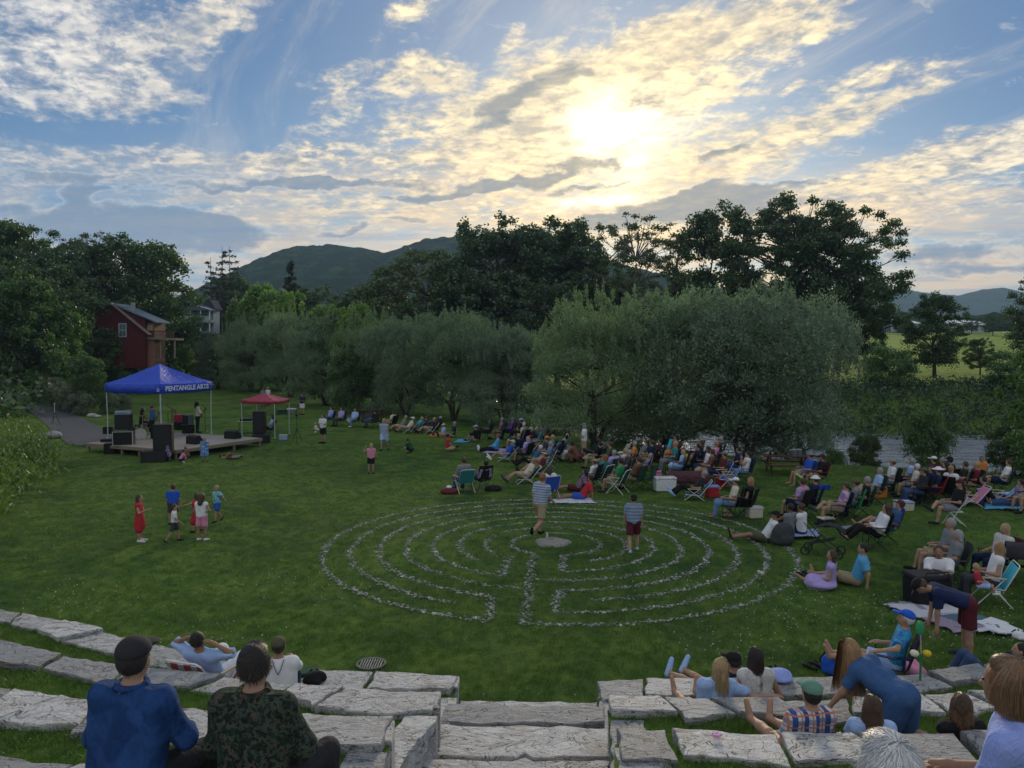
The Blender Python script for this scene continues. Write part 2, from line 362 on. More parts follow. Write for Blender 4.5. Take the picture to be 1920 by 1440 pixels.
def H(x, y):
    x = np.asarray(x, float); y = np.asarray(y, float)
    xe = np.interp(y, *zip(*EDGE)); d = xe-x
    left = sstep(d, 0, 30)*6.5 + np.clip(d, 0, 12)*.10 + sstep(d, 25, 140)*14
    left = left*sstep(y, 6, 18)
    n = np.interp(x, *zip(*NEAR)); f = np.interp(x, *zip(*FAR))
    bank = -1.9*sstep(y, n-4.5, n+1.5)
    rise = sstep(y, f-2, f+15)*(1.9+1.9*sstep(x-(y-60)*.1, 16, 24)) + np.clip(y-f-15, 0, 190)*.047*sstep(x-(y-60)*.3, 4, 26)
    h = left + bank + rise + (fbm(x*.15, y*.15, 3, 3)-.44)*.25*sstep(y, f+2, f+12)
    return h + (fbm(x*.3, y*.3, 3, 9)-.44)*.06*sstep(y, 11, 14)*(d < 0)
def ground(px, py):
    """point where the sight line through a photo pixel meets the terrain"""
    d = pdir(px, py); lo = 6.
    for k in range(900):
        hi = lo*1.01; p = d*hi
        if CAMZ+p.z < float(H(p.x, p.y)): break
        lo = hi
    for _ in range(14):
        m_ = (lo+hi)/2; p = d*m_
        if CAMZ+p.z < float(H(p.x, p.y)): hi = m_
        else: lo = m_
    p = d*hi; return Vector((p.x, p.y, float(H(p.x, p.y))))
# ================================================================ SETTING
def grass_color(q, co, dry=.0):
    big_ = q.noise(co, .22, 3, .55, .4); med = q.noise(co, 1.1, 4, .6, .2); sm = q.noise(co, 9., 3, .65)
    c = q.mix(q.ss(big_, .38, .62), (.028, .078, .018), (.085, .168, .026))
    c = q.mix(q.mul(q.ss(med, .38, .62), .75), c, (.135, .215, .028))
    c = q.mix(q.mul(q.ss(sm, .45, .7), .5), c, (.028, .075, .014))
    c = q.mix(q.mul(q.ss(q.noise(co, .09, 3, .6, .5), .42, .62), .2), c, (.125, .155, .035))
    return c
m_lawn, q, b = base_mat('lawn'); co = pos_coord(q, False)
q.l.new(grass_color(q, co), b.inputs['Base Color']); b.inputs['Roughness'].default_value = .95; b.inputs['Specular IOR Level'].default_value = .15
bump(q, b, q.add(q.noise(co, 22, 4, .7), q.mul(q.noise(co, 4, 3, .6), 1.5)), .05)
m_field, q, b = base_mat('meadow'); co = pos_coord(q, False)
c = q.mix(q.ss(q.noise(co, .12, 5, .6), .36, .62), (.17, .27, .035), (.25, .34, .06)); c = q.mix(q.mul(q.ss(q.noise(co, 1.1, 3, .7), .45, .65), .5), c, (.05, .09, .02))
q.l.new(c, b.inputs['Base Color']); b.inputs['Roughness'].default_value = .95; b.inputs['Specular IOR Level'].default_value = .1
bump(q, b, q.noise(co, 2., 5, .7), .3)
# one ground sheet to the horizon: fine near, coarse far
def axis(lo, hi, near, step, grow=1.06):
    v = [0.]
    while v[-1] < hi:
        v.append(v[-1]+max(step, (v[-1]-near)*(grow-1)))
    w = [0.]
    while w[-1] > lo: w.append(w[-1]-max(step, (-w[-1]-near)*(grow-1)))
    return np.array(sorted(set(w+v)))
xs = axis(-3000, 3000, 34, .9); ys = axis(-40, 3500, 66, .75)
gx, gy = np.meshgrid(xs, ys, indexing='ij'); gz = H(gx, gy)
gz = np.where(gy < 10, gz-.02, gz)
V = np.stack([gx, gy, gz], -1).reshape(-1, 3); n1_, n2_ = gx.shape
ii = np.arange(n1_*n2_).reshape(n1_, n2_); F = np.stack([ii[:-1, :-1], ii[1:, :-1], ii[1:, 1:], ii[:-1, 1:]], -1).reshape(-1, 4)
me = mesh_from('ground', V, F, m_lawn, True); me.materials.append(m_field)
fc = V[F].mean(1); isf = (fc[:, 1] > np.interp(fc[:, 0], *zip(*FAR))+18).astype(np.int32)
me.polygons.foreach_set('material_index', isf)
tag(link('ground', me), kind='structure')
# river
m_water, q, b = base_mat('river_water'); co = pos_coord(q, False)
b.inputs['Metallic'].default_value = .45; b.inputs['Base Color'].default_value = (.34, .37, .40, 1); b.inputs['Roughness'].default_value = .30; b.inputs['Specular IOR Level'].default_value = .9; b.inputs['IOR'].default_value = 1.9
mp = q.node('ShaderNodeMapping'); mp.inputs['Scale'].default_value = (.55, 1.5, 1); mp.inputs['Rotation'].default_value = (0, 0, .35); q.l.new(co, mp.inputs[0])
sp = q.node('ShaderNodeSeparateXYZ'); q.l.new(co, sp.inputs[0])
rip = q.mul(q.noise(mp.outputs[0], 2.4, 5, .65), q.ss(sp.outputs[0], 18., 27., .22, 1.2))
bump(q, b, rip, 1.0)
q.l.new(q.ss(q.noise(mp.outputs[0], .8, 5, .65), .40, .60, .10, .48), b.inputs['Roughness'])
wx = np.linspace(-120, 160, 71); rows_ = []
for x in wx:
    n = np.interp(x, *zip(*NEAR)); f = np.interp(x, *zip(*FAR)); rows_.append([(x, n-5+(f-n+9)*k/12, -1.2) for k in range(13)])
tag(MB().sheet(rows_).build('river_water', m_water, smooth=True), kind='structure')
# gravel path on the left, laid 4 mm over the ground
m_gravel, q, b = base_mat('gravel'); co = pos_coord(q, False)
vo = q.node('ShaderNodeTexVoronoi'); vo.inputs['Scale'].default_value = 16; q.l.new(co, vo.inputs['Vector'])
q.l.new(q.mix(vo.outputs['Color'], (.045, .048, .055), (.12, .125, .14)), b.inputs['Base Color']); b.inputs['Roughness'].default_value = .95
bump(q, b, vo.outputs['Distance'], .03)
pth = [((22, 738), (42, 728)), ((30, 750), (75, 735)), ((55, 770), (110, 752)), ((85, 795), (140, 770)), ((100, 812), (165, 790)), ((118, 826), (195, 806)), ((128, 834), (212, 818)), ((165, 838), (232, 828))]
g_ = []
for a_, b_2 in pth:
    A, B = ground(*a_), ground(*b_2); g_.append([A.lerp(B, k/8) for k in range(9)])
G2 = []
for i in range(len(g_)-1):
    for k in range(4): G2.append([g_[i][j].lerp(g_[i+1][j], k/4) for j in range(9)])
G2 = [[(p.x, p.y, float(H(p.x, p.y))+.03) for p in r] for r in G2]
tag(MB().sheet(G2).build('gravel_path', m_gravel, smooth=True), kind='structure')
# ---- stone terraces
m_stone, q, b = base_mat('granite_slab'); tcn = q.node('ShaderNodeTexCoord'); co = tcn.outputs['Object']; oi = q.node('ShaderNodeObjectInfo')
shift = q.node('ShaderNodeVectorMath', operation='ADD'); q.l.new(co, shift.inputs[0]); q.l.new(q.comb(q.mul(oi.outputs['Random'], 37.), q.mul(oi.outputs['Random'], 91.), 0), shift.inputs[1])
mp = q.node('ShaderNodeMapping'); mp.inputs['Scale'].default_value = (1., 1.9, 3); q.l.new(shift.outputs[0], mp.inputs[0])
lay = q.noise(mp.outputs[0], 2.6, 7, .66, 1.8); gr = q.noise(shift.outputs[0], 60, 3, .7); pt = q.noise(shift.outputs[0], 2.2, 4, .6)
base = q.mix(q.ss(oi.outputs['Random'], .15, .85), (.29, .30, .315), (.66, .66, .66))
base = q.mix(q.mul(q.ss(lay, .42, .62), .38), base, (.20, .205, .21)); base = q.mix(q.mul(q.ss(gr, .5, .72), .35), base, (.66, .65, .62)); base = q.mix(q.mul(q.ss(gr, .48, .34), .55), base, (.10, .105, .11))
base = q.mix(q.mul(q.ss(pt, .48, .7), .45), base, (.30, .255, .19)); base = q.mix(q.mul(q.ss(q.noise(shift.outputs[0], 9, 3, .7, .5), .62, .70), .5), base, (.30, .33, .26)); base = q.mix(q.mul(q.ss(q.noise(shift.outputs[0], 4.5, 4, .7, 1.), .60, .66), .5), base, (.10, .10, .105))
crk = q.ss(q.m('ABSOLUTE', q.add(q.noise(mp.outputs[0], 1.5, 4, .6, 2.), -.5)), .0, .012)
base = q.mix(crk, (.06, .06, .06), base)
q.l.new(base, b.inputs['Base Color']); b.inputs['Roughness'].default_value = .68; b.inputs['Specular IOR Level'].default_value = .45
bump(q, b, q.add(q.mul(lay, .9), q.add(q.mul(gr, .16), q.mul(crk, .35))), .05)
STONES = []
def slab(poly, z, th, parent, name='stone', tilt=None, seed=0, loc0=None):
    """irregular slab: polygon (x,y) list, top at z, worn edges, uneven top"""
    r = random.Random(seed); P = []
    n = len(poly)
    for i in range(n):
        a, b2 = Vector(poly[i]), Vector(poly[(i+1) % n]); L = (b2-a).length; k = max(1, int(L/.13))
        for j in range(k):
            p = a.lerp(b2, (j+(r.uniform(-.25, .25) if j else 0))/k)
            if j: nn = Vector((b2.y-a.y, a.x-b2.x)).normalized(); p = p + nn*r.uniform(-.030, .022)
            P.append(p)
    c = sum(P, Vector((0, 0)))/len(P); sx, sy = r.uniform(-.02, .02), r.uniform(-.02, .02)
    V = []; m = len(P)
    def zz_(p): return z + (p.x-c.x)*sx+(p.y-c.y)*sy
    for (ins, dz, jit) in ((.014, 0, .004), (.002, -.014, .008), (.0, -.5*th, .03), (.02, -th, .01)):
        for p in P:
            d = (c-p); d = d/max(d.length, .01); pp = p + d*(ins+r.uniform(0, jit)); V.append((pp.x-c.x, pp.y-c.y, zz_(p)-z+dz+r.uniform(-.4, .4)*jit))
    # inner ring gives the top its own undulation
    for fr in (.45,):
        for p in P: pp = p.lerp(c, fr); V.append((pp.x-c.x, pp.y-c.y, zz_(pp)-z+r.uniform(0, .006)))
    V.append((0, 0, r.uniform(0, .006))); F = []
    for k in range(3):
        for i in range(m): F.append((k*m+i, (k+1)*m+i, (k+1)*m+(i+1) % m, k*m+(i+1) % m))
    for i in range(m): F.append((i, (i+1) % m, 4*m+(i+1) % m, 4*m+i)); F.append((4*m+i, 4*m+(i+1) % m, 5*m))
    F.append(tuple(3*m+i for i in range(m-1, -1, -1)))
    me = mesh_from(name, V, F, m_stone, False); o = link(name, me, parent, (c.x, c.y, z)); return o
ROWL = {'A': (.5, [(-400, 1065), (-100, 1120), (0, 1142), (80, 1151), (160, 1172), (240, 1195), (330, 1215), (440, 1238), (560, 1252), (650, 1257), (740, 1262), (862, 1272)]),
        'B': (1., [(-400, 1120), (-150, 1168), (0, 1203), (80, 1223), (180, 1239), (310, 1255), (430, 1267), (560, 1283), (680, 1294), (828, 1302)]),
        'C': (1.5, [(-300, 1225), (-80, 1268), (0, 1284), (70, 1296), (150, 1310), (325, 1330), (500, 1340), (745, 1346)]),
        'D': (2., [(-300, 1360), (-100, 1400), (0, 1421), (120, 1427), (330, 1429), (480, 1433), (680, 1442)]),
        'E': (2.45, [(-500, 1465), (0, 1550), (300, 1560), (660, 1570)])}
ROWR = {'A': (.5, [(1116, 1276), (1280, 1275), (1440, 1272), (1560, 1271), (1640, 1267), (1730, 1259), (1830, 1246), (1920, 1233), (2100, 1205), (2400, 1160)]),
        'B': (1., [(1135, 1307), (1300, 1308), (1420, 1310), (1560, 1309), (1700, 1302), (1830, 1297), (1920, 1290), (2300, 1255)]),
        'C': (1.5, [(1150, 1363), (1300, 1367), (1420, 1371), (1560, 1373), (1700, 1373), (1830, 1377), (1920, 1375), (2200, 1350)]),
        'D': (2., [(1150, 1452), (1400, 1462), (1700, 1468), (2100, 1460)]),
        'E': (2.45, [(1190, 1575), (1500, 1580), (2000, 1570)])}
def densify(pl, z):
    w = [at(px, py, z) for px, py in pl]; out_ = []
    for a, b2 in zip(w, w[1:]):
        k = max(1, int((b2-a).length/.25))
        out_ += [a.lerp(b2, j/k) for j in range(k)]
    return out_+[w[-1]]
FRONT = {}
def normal2(pl, i):
    a, b2 = pl[max(i-1, 0)], pl[min(i+1, len(pl)-1)]; d = (b2-a).normalized(); return Vector((d.y, -d.x, 0))
def stone_row(side, key, z, pl, seed):
    r = random.Random(seed); P = densify(pl, z); nm = {'A': 'lowest', 'B': 'second', 'C': 'third', 'D': 'fourth', 'E': 'fifth'}[key]
    root = thing('stone_seat_row', f'{nm} curved seating row of grey stone slabs, {side} of the stone steps', 'stone bench', P[0].to_tuple(), 0, 'stone seat rows of the amphitheatre')
    root.location = (0, 0, 0)
    s = [0.]
    for a, b2 in zip(P, P[1:]): s.append(s[-1]+(b2-a).length)
    def pt_(t_, off):
        i = min(max(int(np.searchsorted(s, t_))-1, 0), len(P)-2); f = (t_-s[i])/max(s[i+1]-s[i], 1e-6); p = P[i].lerp(P[i+1], f); n = normal2(P, i)
        if n.y > 0: n = -n
        return p + n*off
    wd = {'A': .52, 'B': .46, 'C': .54, 'D': .46, 'E': .6}[key]
    tcur = 0.; prev_sk = 0.
    while tcur < s[-1]-.3:
        L = r.choice([r.uniform(.45, .7), r.uniform(.7, 1.1), r.uniform(1.0, 1.5)]); L = min(L, s[-1]-tcur)
        if s[-1]-tcur-L < .35: L = s[-1]-tcur
        sk = r.uniform(-.26, .26); t1 = tcur+L; last = t1 >= s[-1]-.01
        w_ = wd*r.uniform(.78, 1.18); w2 = wd*r.uniform(.78, 1.16)
        g = r.uniform(.010, .028)
        a = pt_(tcur+g, r.uniform(-.02, .03)); b2 = pt_(t1-g, r.uniform(-.02, .03)); c = pt_(min(s[-1], max(tcur+.2, t1-g+sk*(not last))), w2); d = pt_(min(max(tcur+g+prev_sk, 0), t1-.1), w_)
        mid = pt_((tcur+t1)/2+r.uniform(-.1, .1), w_+r.uniform(-.05, .09))
        slab([a.xy, d.xy, mid.xy, c.xy, b2.xy], z+r.uniform(-.02, .035), r.uniform(.42, .48), root, seed=r.randint(0, 10**6))
        prev_sk = sk; tcur = t1
    FRONT[(side, key)] = (P, wd)
    return root
for k_, (z_, pl_) in ROWL.items(): stone_row('left', k_, z_, pl_, ord(k_))
for k_, (z_, pl_) in ROWR.items(): stone_row('right', k_, z_, pl_, ord(k_)+50)
# grass strips between rows (structure) : from the near edge of one row to the middle of the next
TERR = []
m_terr = m_lawn
for side in ('left', 'right'):
    ks = ['A', 'B', 'C', 'D', 'E']; zt = {'A': .44, 'B': .94, 'C': 1.44, 'D': 1.94, 'E': 2.38}
    for i, k_ in enumerate(ks):
        P, wd = FRONT[(side, k_)]; N_ = 40
        def samp(P, t_): j = min(int(t_*(len(P)-1)), len(P)-2); return P[j].lerp(P[j+1], t_*(len(P)-1)-j)
        rows_ = []
        for j in range(N_+1):
            a = samp(P, j/N_); n = normal2(P, min(int(j/N_*(len(P)-1)), len(P)-1)); n = n if n.y < 0 else -n
            a = a+n*.2
            if i < 4: b2 = samp(FRONT[(side, ks[i+1])][0], j/N_); b2 = b2-(b2-a).normalized()*-.22
            else: b2 = Vector((a.x, -6, 0))
            if side == 'left' and j == N_ or side == 'right' and j == 0: pass
            rows_.append([(a.x+(b2.x-a.x)*m_/12, a.y+(b2.y-a.y)*m_/12, zt[k_]+.03*math.sin(j*1.7+m_)*.5) for m_ in range(13)])
        o = MB().sheet(rows_).build('terrace_ground', m_terr, smooth=True); tag(o, kind='structure'); TERR.append(o)
# steps: large slabs, each resting a riser above the last
steps = thing('stone_steps', 'broad steps of pale rough stone slabs in the middle of the seat rows', 'steps')
STEP = [(.20, [(862, 1312), (1128, 1318), (1120, 1345), (850, 1345)]), (.50, [(838, 1318), (1134, 1326), (1135, 1352), (1080, 1358), (980, 1353), (900, 1356), (824, 1350)]), (.56, [(800, 1360), (838, 1356), (900, 1361), (980, 1358), (1080, 1363), (1146, 1366), (1148, 1420), (1000, 1421), (985, 1412), (970, 1420), (756, 1415), (755, 1385)]),
        (.64, [(738, 1423), (960, 1428), (985, 1421), (1002, 1429), (1146, 1429), (1150, 1530), (725, 1530)]), (1.1, [(700, 1530), (1160, 1530), (1170, 1640), (650, 1640)])]
for i, (z_, pl_) in enumerate(STEP): slab([at(px, py, z_).xy for px, py in pl_[::-1]], z_, .42, steps, 'slab', seed=900+i)
slab([at(px, py, 2.).xy for px, py in [(660, 1600), (1190, 1600), (1250, 1900), (600, 1900)][::-1]], 2., .42, steps, 'slab', seed=911)
# end blocks flanking the steps
blocks = [(.50, .42, [(738, 1262), (862, 1268), (858, 1288), (730, 1283)], 'flat pale block closing the lowest row left of the steps'),
          (.42, .40, [(802, 1289), (858, 1290), (850, 1318), (790, 1316)], 'pale square block behind the end of the lowest left row'),
          (.99, .95, [(765, 1296), (828, 1298), (826, 1330), (742, 1330)], 'upright rough stone end of the second left row'),
          (.88, .80, [(745, 1332), (822, 1325), (818, 1358), (742, 1362)], 'low rounded boulder below the upright stone left of the steps'),
          (1.49, 1.4, [(600, 1346), (742, 1350), (735, 1388), (612, 1388)], 'large pale slab ending the third left row'),
          (1.36, 1.3, [(640, 1388), (740, 1392), (726, 1432), (626, 1430)], 'grey slab just behind the large pale one left of the steps'),
          (.44, .42, [(1122, 1296), (1160, 1298), (1160, 1312), (1118, 1312)], 'small pale block wedged at the lowest right row end'),
          (.86, .8, [(1140, 1336), (1196, 1338), (1222, 1352), (1140, 1362)], 'rounded boulder behind the second right row end'),
          (1.46, 1.4, [(1150, 1400), (1232, 1404), (1262, 1440), (1160, 1470)], 'dark grey slab behind the third right row end')]
for i, (z_, th_, pl_, lb_) in enumerate(blocks):
    o = slab([at(px, py, z_).xy for px, py in pl_[::-1]], z_+.005*i % .02, th_, None, 'stone_block', seed=300+i); tag(o, lb_, 'stone block', 'end blocks beside the steps')
CHEEK = [('left', 'A', 'B', 'pale retaining block between the two lowest rows left of the steps'), ('left', 'B', 'C', 'grey retaining block between the second and third row left of the steps'), ('left', 'C', 'D', 'nearest retaining block left of the steps'),
         ('right', 'A', 'B', 'small retaining block between the two lowest rows right of the steps'), ('right', 'B', 'C', 'grey retaining block between second and third row right of the steps'), ('right', 'C', 'D', 'nearest retaining block right of the steps')]
for n_, (sd, k1, k2, lb_) in enumerate(CHEEK):
    P1, w1_ = FRONT[(sd, k1)]; P2, w2_ = FRONT[(sd, k2)]; e1_ = P1[-1] if sd == 'left' else P1[0]; e2_ = P2[-1] if sd == 'left' else P2[0]; sx = -1 if sd == 'left' else 1
    zt_ = {'A': .475, 'B': .975, 'C': 1.475}[k1]; a_ = Vector((e1_.x, e1_.y-w1_-.02)); b_2 = Vector((e2_.x, e2_.y+.03)); pl_ = [a_, a_+Vector((sx*.36, 0)), b_2+Vector((sx*.40, 0)), b_2]
    if sd == 'left': pl_ = pl_
    tag(slab([p.to_tuple() for p in (pl_ if sx < 0 else pl_[::-1])][::-1], zt_, zt_-.02, None, 'stone_block', seed=500+n_), lb_, 'stone block', 'end blocks beside the steps')
# drain
dp = at(696, 1247, .0)
dr = thing('drain_grate', 'round metal drain grate in the lawn just below the stones', 'drain', (dp.x, dp.y, .0))
MB().lathe([(.24, 0), (.24, .035), (.20, .035), (.20, .0)], seg=24).build('rim', plain((.12, .12, .12), .6, metal=.4), dr)
for i in range(9):
    x_ = -.16+.04*i; L_ = 2*math.sqrt(max(.2**2-x_**2, 0)); MB().box((x_, 0, .025), (.016, L_, .014)).build('bar', plain((.30, .30, .29), .5, metal=.6), dr)
# ---- labyrinth
m_peb, q, b = base_mat('river_pebble'); at_ = q.node('ShaderNodeAttribute', attribute_name='rnd')
c = ramp(q, at_.outputs['Fac'], [(0, (.15, .16, .16)), (.45, (.30, .31, .31)), (.8, (.44, .44, .41)), (1, (.76, .74, .68))])
c = q.mix(q.mul(q.noise(pos_coord(q, False), 30, 3), .4), c, (.15, .15, .15)); q.l.new(c, b.inputs['Base Color']); b.inputs['Roughness'].default_value = .8
lc = (at(1042, 1172)+at(1042, 937))/2; LR = (at(1042, 937)-at(1042, 1172)).length/2
r1 = LR*87/449.; RING = [r1+(LR-r1)*i/7 for i in range(8)]
def ang(px, py):
    p = at(px, py)-lc; return math.atan2(p.x, -p.y)   # 0 = toward camera, + to the right
arcs = []   # (ring, a0, a1) going from right side a0 (positive) round the far side to the left (2pi + negative)
ends = {1: ((1000, 1041), (1062, 1041)), 2: ((957, 1048), (1105, 1053)), 3: ((897, 1052), (1055, 1073)), 4: ((942, 1081), (1005, 1090)), 5: ((980, 1105), (1052, 1108)), 6: ((926, 1120), (1107, 1127)), 7: ((852, 1136), (1042, 1151)), 8: ((915, 1166), (980, 1172))}
pebs = []
def scatter_line(f, L, width, n_per):
    n = int(L*n_per)
    for i in range(n):
        p, nn = f((i+random.random())/n); o_ = random.gauss(0, .5)*width; o_ = max(-width, min(width, o_)); pebs.append((p.x+nn.x*o_, p.y+nn.y*o_, min(.075, max(.015, random.gauss(.0265, .010)))))
for r_, (l_, rr_) in ends.items():
    R_ = RING[r_-1]; a0 = ang(*rr_); a1 = 2*math.pi+ang(*l_)
    if r_ == 8: a0 = ang(980, 1172)
    def f(u, R_=R_, a0=a0, a1=a1):
        a = a0+(a1-a0)*u; n_ = Vector((math.sin(a), -math.cos(a), 0)); return lc+n_*R_, n_
    scatter_line(f, R_*(a1-a0), .10, 42)
for p0, p1 in (((1000, 1041), (982, 1172)), ((1057, 1041), (1055, 1073)), ((955, 1048), (942, 1081)), ((924, 1121), (914, 1166)), ((1049, 1108), (1042, 1151))):
    A, B = at(*p0), at(*p1); d = (B-A).normalized(); n_ = Vector((d.y, -d.x, 0))
    scatter_line(lambda u: (A.lerp(B, u), n_), (B-A).length, .12, 52)
lab = thing('stone_labyrinth', 'round walking labyrinth of river pebble rings set in the lawn', 'labyrinth', (lc.x, lc.y, 0))
phi = (1+5**.5)/2
ico = np.array([(-1, phi, 0), (1, phi, 0), (-1, -phi, 0), (1, -phi, 0), (0, -1, phi), (0, 1, phi), (0, -1, -phi), (0, 1, -phi), (phi, 0, -1), (phi, 0, 1), (-phi, 0, -1), (-phi, 0, 1)])/math.sqrt(1+phi*phi)
icf = np.array([(0, 11, 5), (0, 5, 1), (0, 1, 7), (0, 7, 10), (0, 10, 11), (1, 5, 9), (5, 11, 4), (11, 10, 2), (10, 7, 6), (7, 1, 8), (3, 9, 4), (3, 4, 2), (3, 2, 6), (3, 6, 8), (3, 8, 9), (4, 9, 5), (2, 4, 11), (6, 2, 10), (8, 6, 7), (9, 8, 1)])
PEBM = []
for k in range(6):
    v = ico*(1+rng.uniform(-.18, .18, (12, 1)))*np.array([1.25, .85, .62]); PEBM.append(v)
pebs.sort(key=lambda p: -(p[2]/(p[1]))); big_p, rest = pebs[:280], pebs[280:]
pv, pf, pr = [], [], []
for i, (x, y, s) in enumerate(rest):
    a = random.random()*6.28; c_, s_ = math.cos(a), math.sin(a); v = PEBM[i % 6]*s; v = np.stack([v[:, 0]*c_-v[:, 1]*s_+x-lc.x, v[:, 0]*s_+v[:, 1]*c_+y-lc.y, v[:, 2]*.7+s*.14+.006], -1)
    pv.append(v); pf.append(icf+12*i); pr.append(np.full(12, random.random()**1.2))
o = link('pebbles', mesh_from('pebbles', np.concatenate(pv), np.concatenate(pf), m_peb, True, np.concatenate(pr)), lab); tag(o, kind='stuff')
bm_ = [mesh_from('pebble', v, icf, m_peb, True, np.full(12, r_)) for v, r_ in zip(PEBM, (.3, .5, .75, .95, .45, .6))]
for i, (x, y, s) in enumerate(big_p):
    o = link('pebble', bm_[i % 6], lab, (x-lc.x, y-lc.y, s*.16), random.random()*6.28, s)
# centre boulder with a little glass jar on it
cb = at(1036, 1019)
bv = []; bf = []
R0 = [(0, .125), (.10, .12), (.26, .09), (.40, .055), (.49, .01), (.5, -.05)]
for j, (r_, z_) in enumerate(R0):
    for k in range(20):
        a = 2*math.pi*k/20; w_ = 1+.08*math.sin(a*3+1)+.05*math.sin(a*5); bv.append((r_*w_*math.cos(a)*.95, r_*w_*.9*math.sin(a), z_+(.012*math.sin(a*4+j))))
for j in range(5):
    for k in range(20): bf.append((j*20+k, (j+1)*20+k, (j+1)*20+(k+1) % 20, j*20+(k+1) % 20))
o = link('center_stone', mesh_from('center_stone', bv, bf, plain((.42, .40, .36), .8, .3, 9, .02, name='pale_boulder'), True), None, (cb.x, cb.y, .02)); tag(o, 'pale flat boulder in the centre of the pebble labyrinth', 'stone')
jar = thing('glass_jar', 'small pale jar standing on the flat stone in the labyrinth centre', 'jar', (cb.x-.14, cb.y, .12))
MB().lathe([(0, 0), (.03, 0), (.033, .02), (.033, .10), (.02, .12), (.02, .14), (0, .14)], seg=12).build('glass', plain((.45, .5, .47), .2), jar, True)
MB().lathe([(0, .165), (.022, .165), (.022, .141), (0, .141)], seg=12).build('lid', plain((.6, .58, .5), .5), jar)
# ================================================================ HILLS, TREES, PLANTS
m_bark = plain((.075, .06, .048), .95, .4, 14, .03, name='bark')
m_barkp = plain((.16, .15, .13), .95, .4, 14, .03, name='pale_bark')
L_willow = leaf_mat('willow_leaves', (.115, .185, .132), (.225, .31, .21), .42)
L_dark = leaf_mat('dark_leaves', (.028, .064, .026), (.064, .125, .040), .40, nscale=.12)
L_mid = leaf_mat('maple_leaves', (.050, .125, .035), (.12, .22, .06), .42)
L_bright = leaf_mat('young_leaves', (.085, .19, .035), (.18, .30, .07), .45)
L_silver = leaf_mat('silvery_leaves', (.11, .15, .105), (.20, .25, .18), .25)
L_con = leaf_mat('needles', (.018, .034, .018), (.035, .058, .026), .12)
L_grass = leaf_mat('grass_blades', (.032, .100, .016), (.115, .21, .035), .45, nscale=.5)
def leaves(C, axis, L, Wd, r, spread=None):
    """diamond leaves: centres C (n,3), unit axes (n,3)"""
    n = len(C); a = axis/np.linalg.norm(axis, axis=1, keepdims=True)
    t_ = r.normal(size=(n, 3)); s_ = np.cross(a, t_); s_ /= np.linalg.norm(s_, axis=1, keepdims=True)
    l = L*r.uniform(.6, 1.25, (n, 1)); w = Wd*r.uniform(.7, 1.2, (n, 1))
    V = np.stack([C-a*l/2, C+s_*w/2, C+a*l/2, C-s_*w/2], 1).reshape(-1, 3)
    F = np.arange(4*n).reshape(n, 4); return V, F, np.repeat(r.random(n), 4)
def blob_leaves(blobs, n, L, Wd, r, up=.0, out_=.5, shell=.55, droop=0.):
    B = np.array([b[:6] for b in blobs], float); vol = (B[:, 3]*B[:, 4]*B[:, 5])**.667; k = r.choice(len(B), n, p=vol/vol.sum())
    d = r.normal(size=(n, 3)); d /= np.linalg.norm(d, axis=1, keepdims=True); fl = (d[:, 2] < -.1) & (r.random(n) < .75); d[fl, 2] *= -1; rad = shell+(1-shell)*r.random((n, 1))**.6
    rad = rad*(1+.16*r.normal(size=(n, 1)))
    C = B[k, :3]+d*rad*B[k, 3:6]; ax = r.normal(size=(n, 3))*.8+d*out_+np.array([0, 0, up]); ax[:, 2] -= droop
    return leaves(C, ax, L, Wd, r)
def tube_np(MBo, a, b, ra, rb, seg=5, bend=0., r=random):
    a, b = Vector(a), Vector(b); m_ = a.lerp(b, .5)+Vector((r.uniform(-1, 1), r.uniform(-1, 1), r.uniform(-.3, .8)))*bend*(b-a).length
    MBo.tube([a, a.lerp(m_, .5)*.5+(a.lerp(m_, .5))*.5, m_, m_.lerp(b, .5), b], [ra, ra*.85+rb*.15, (ra+rb)/2, ra*.3+rb*.7, rb], seg, caps=False)
VAR = {}
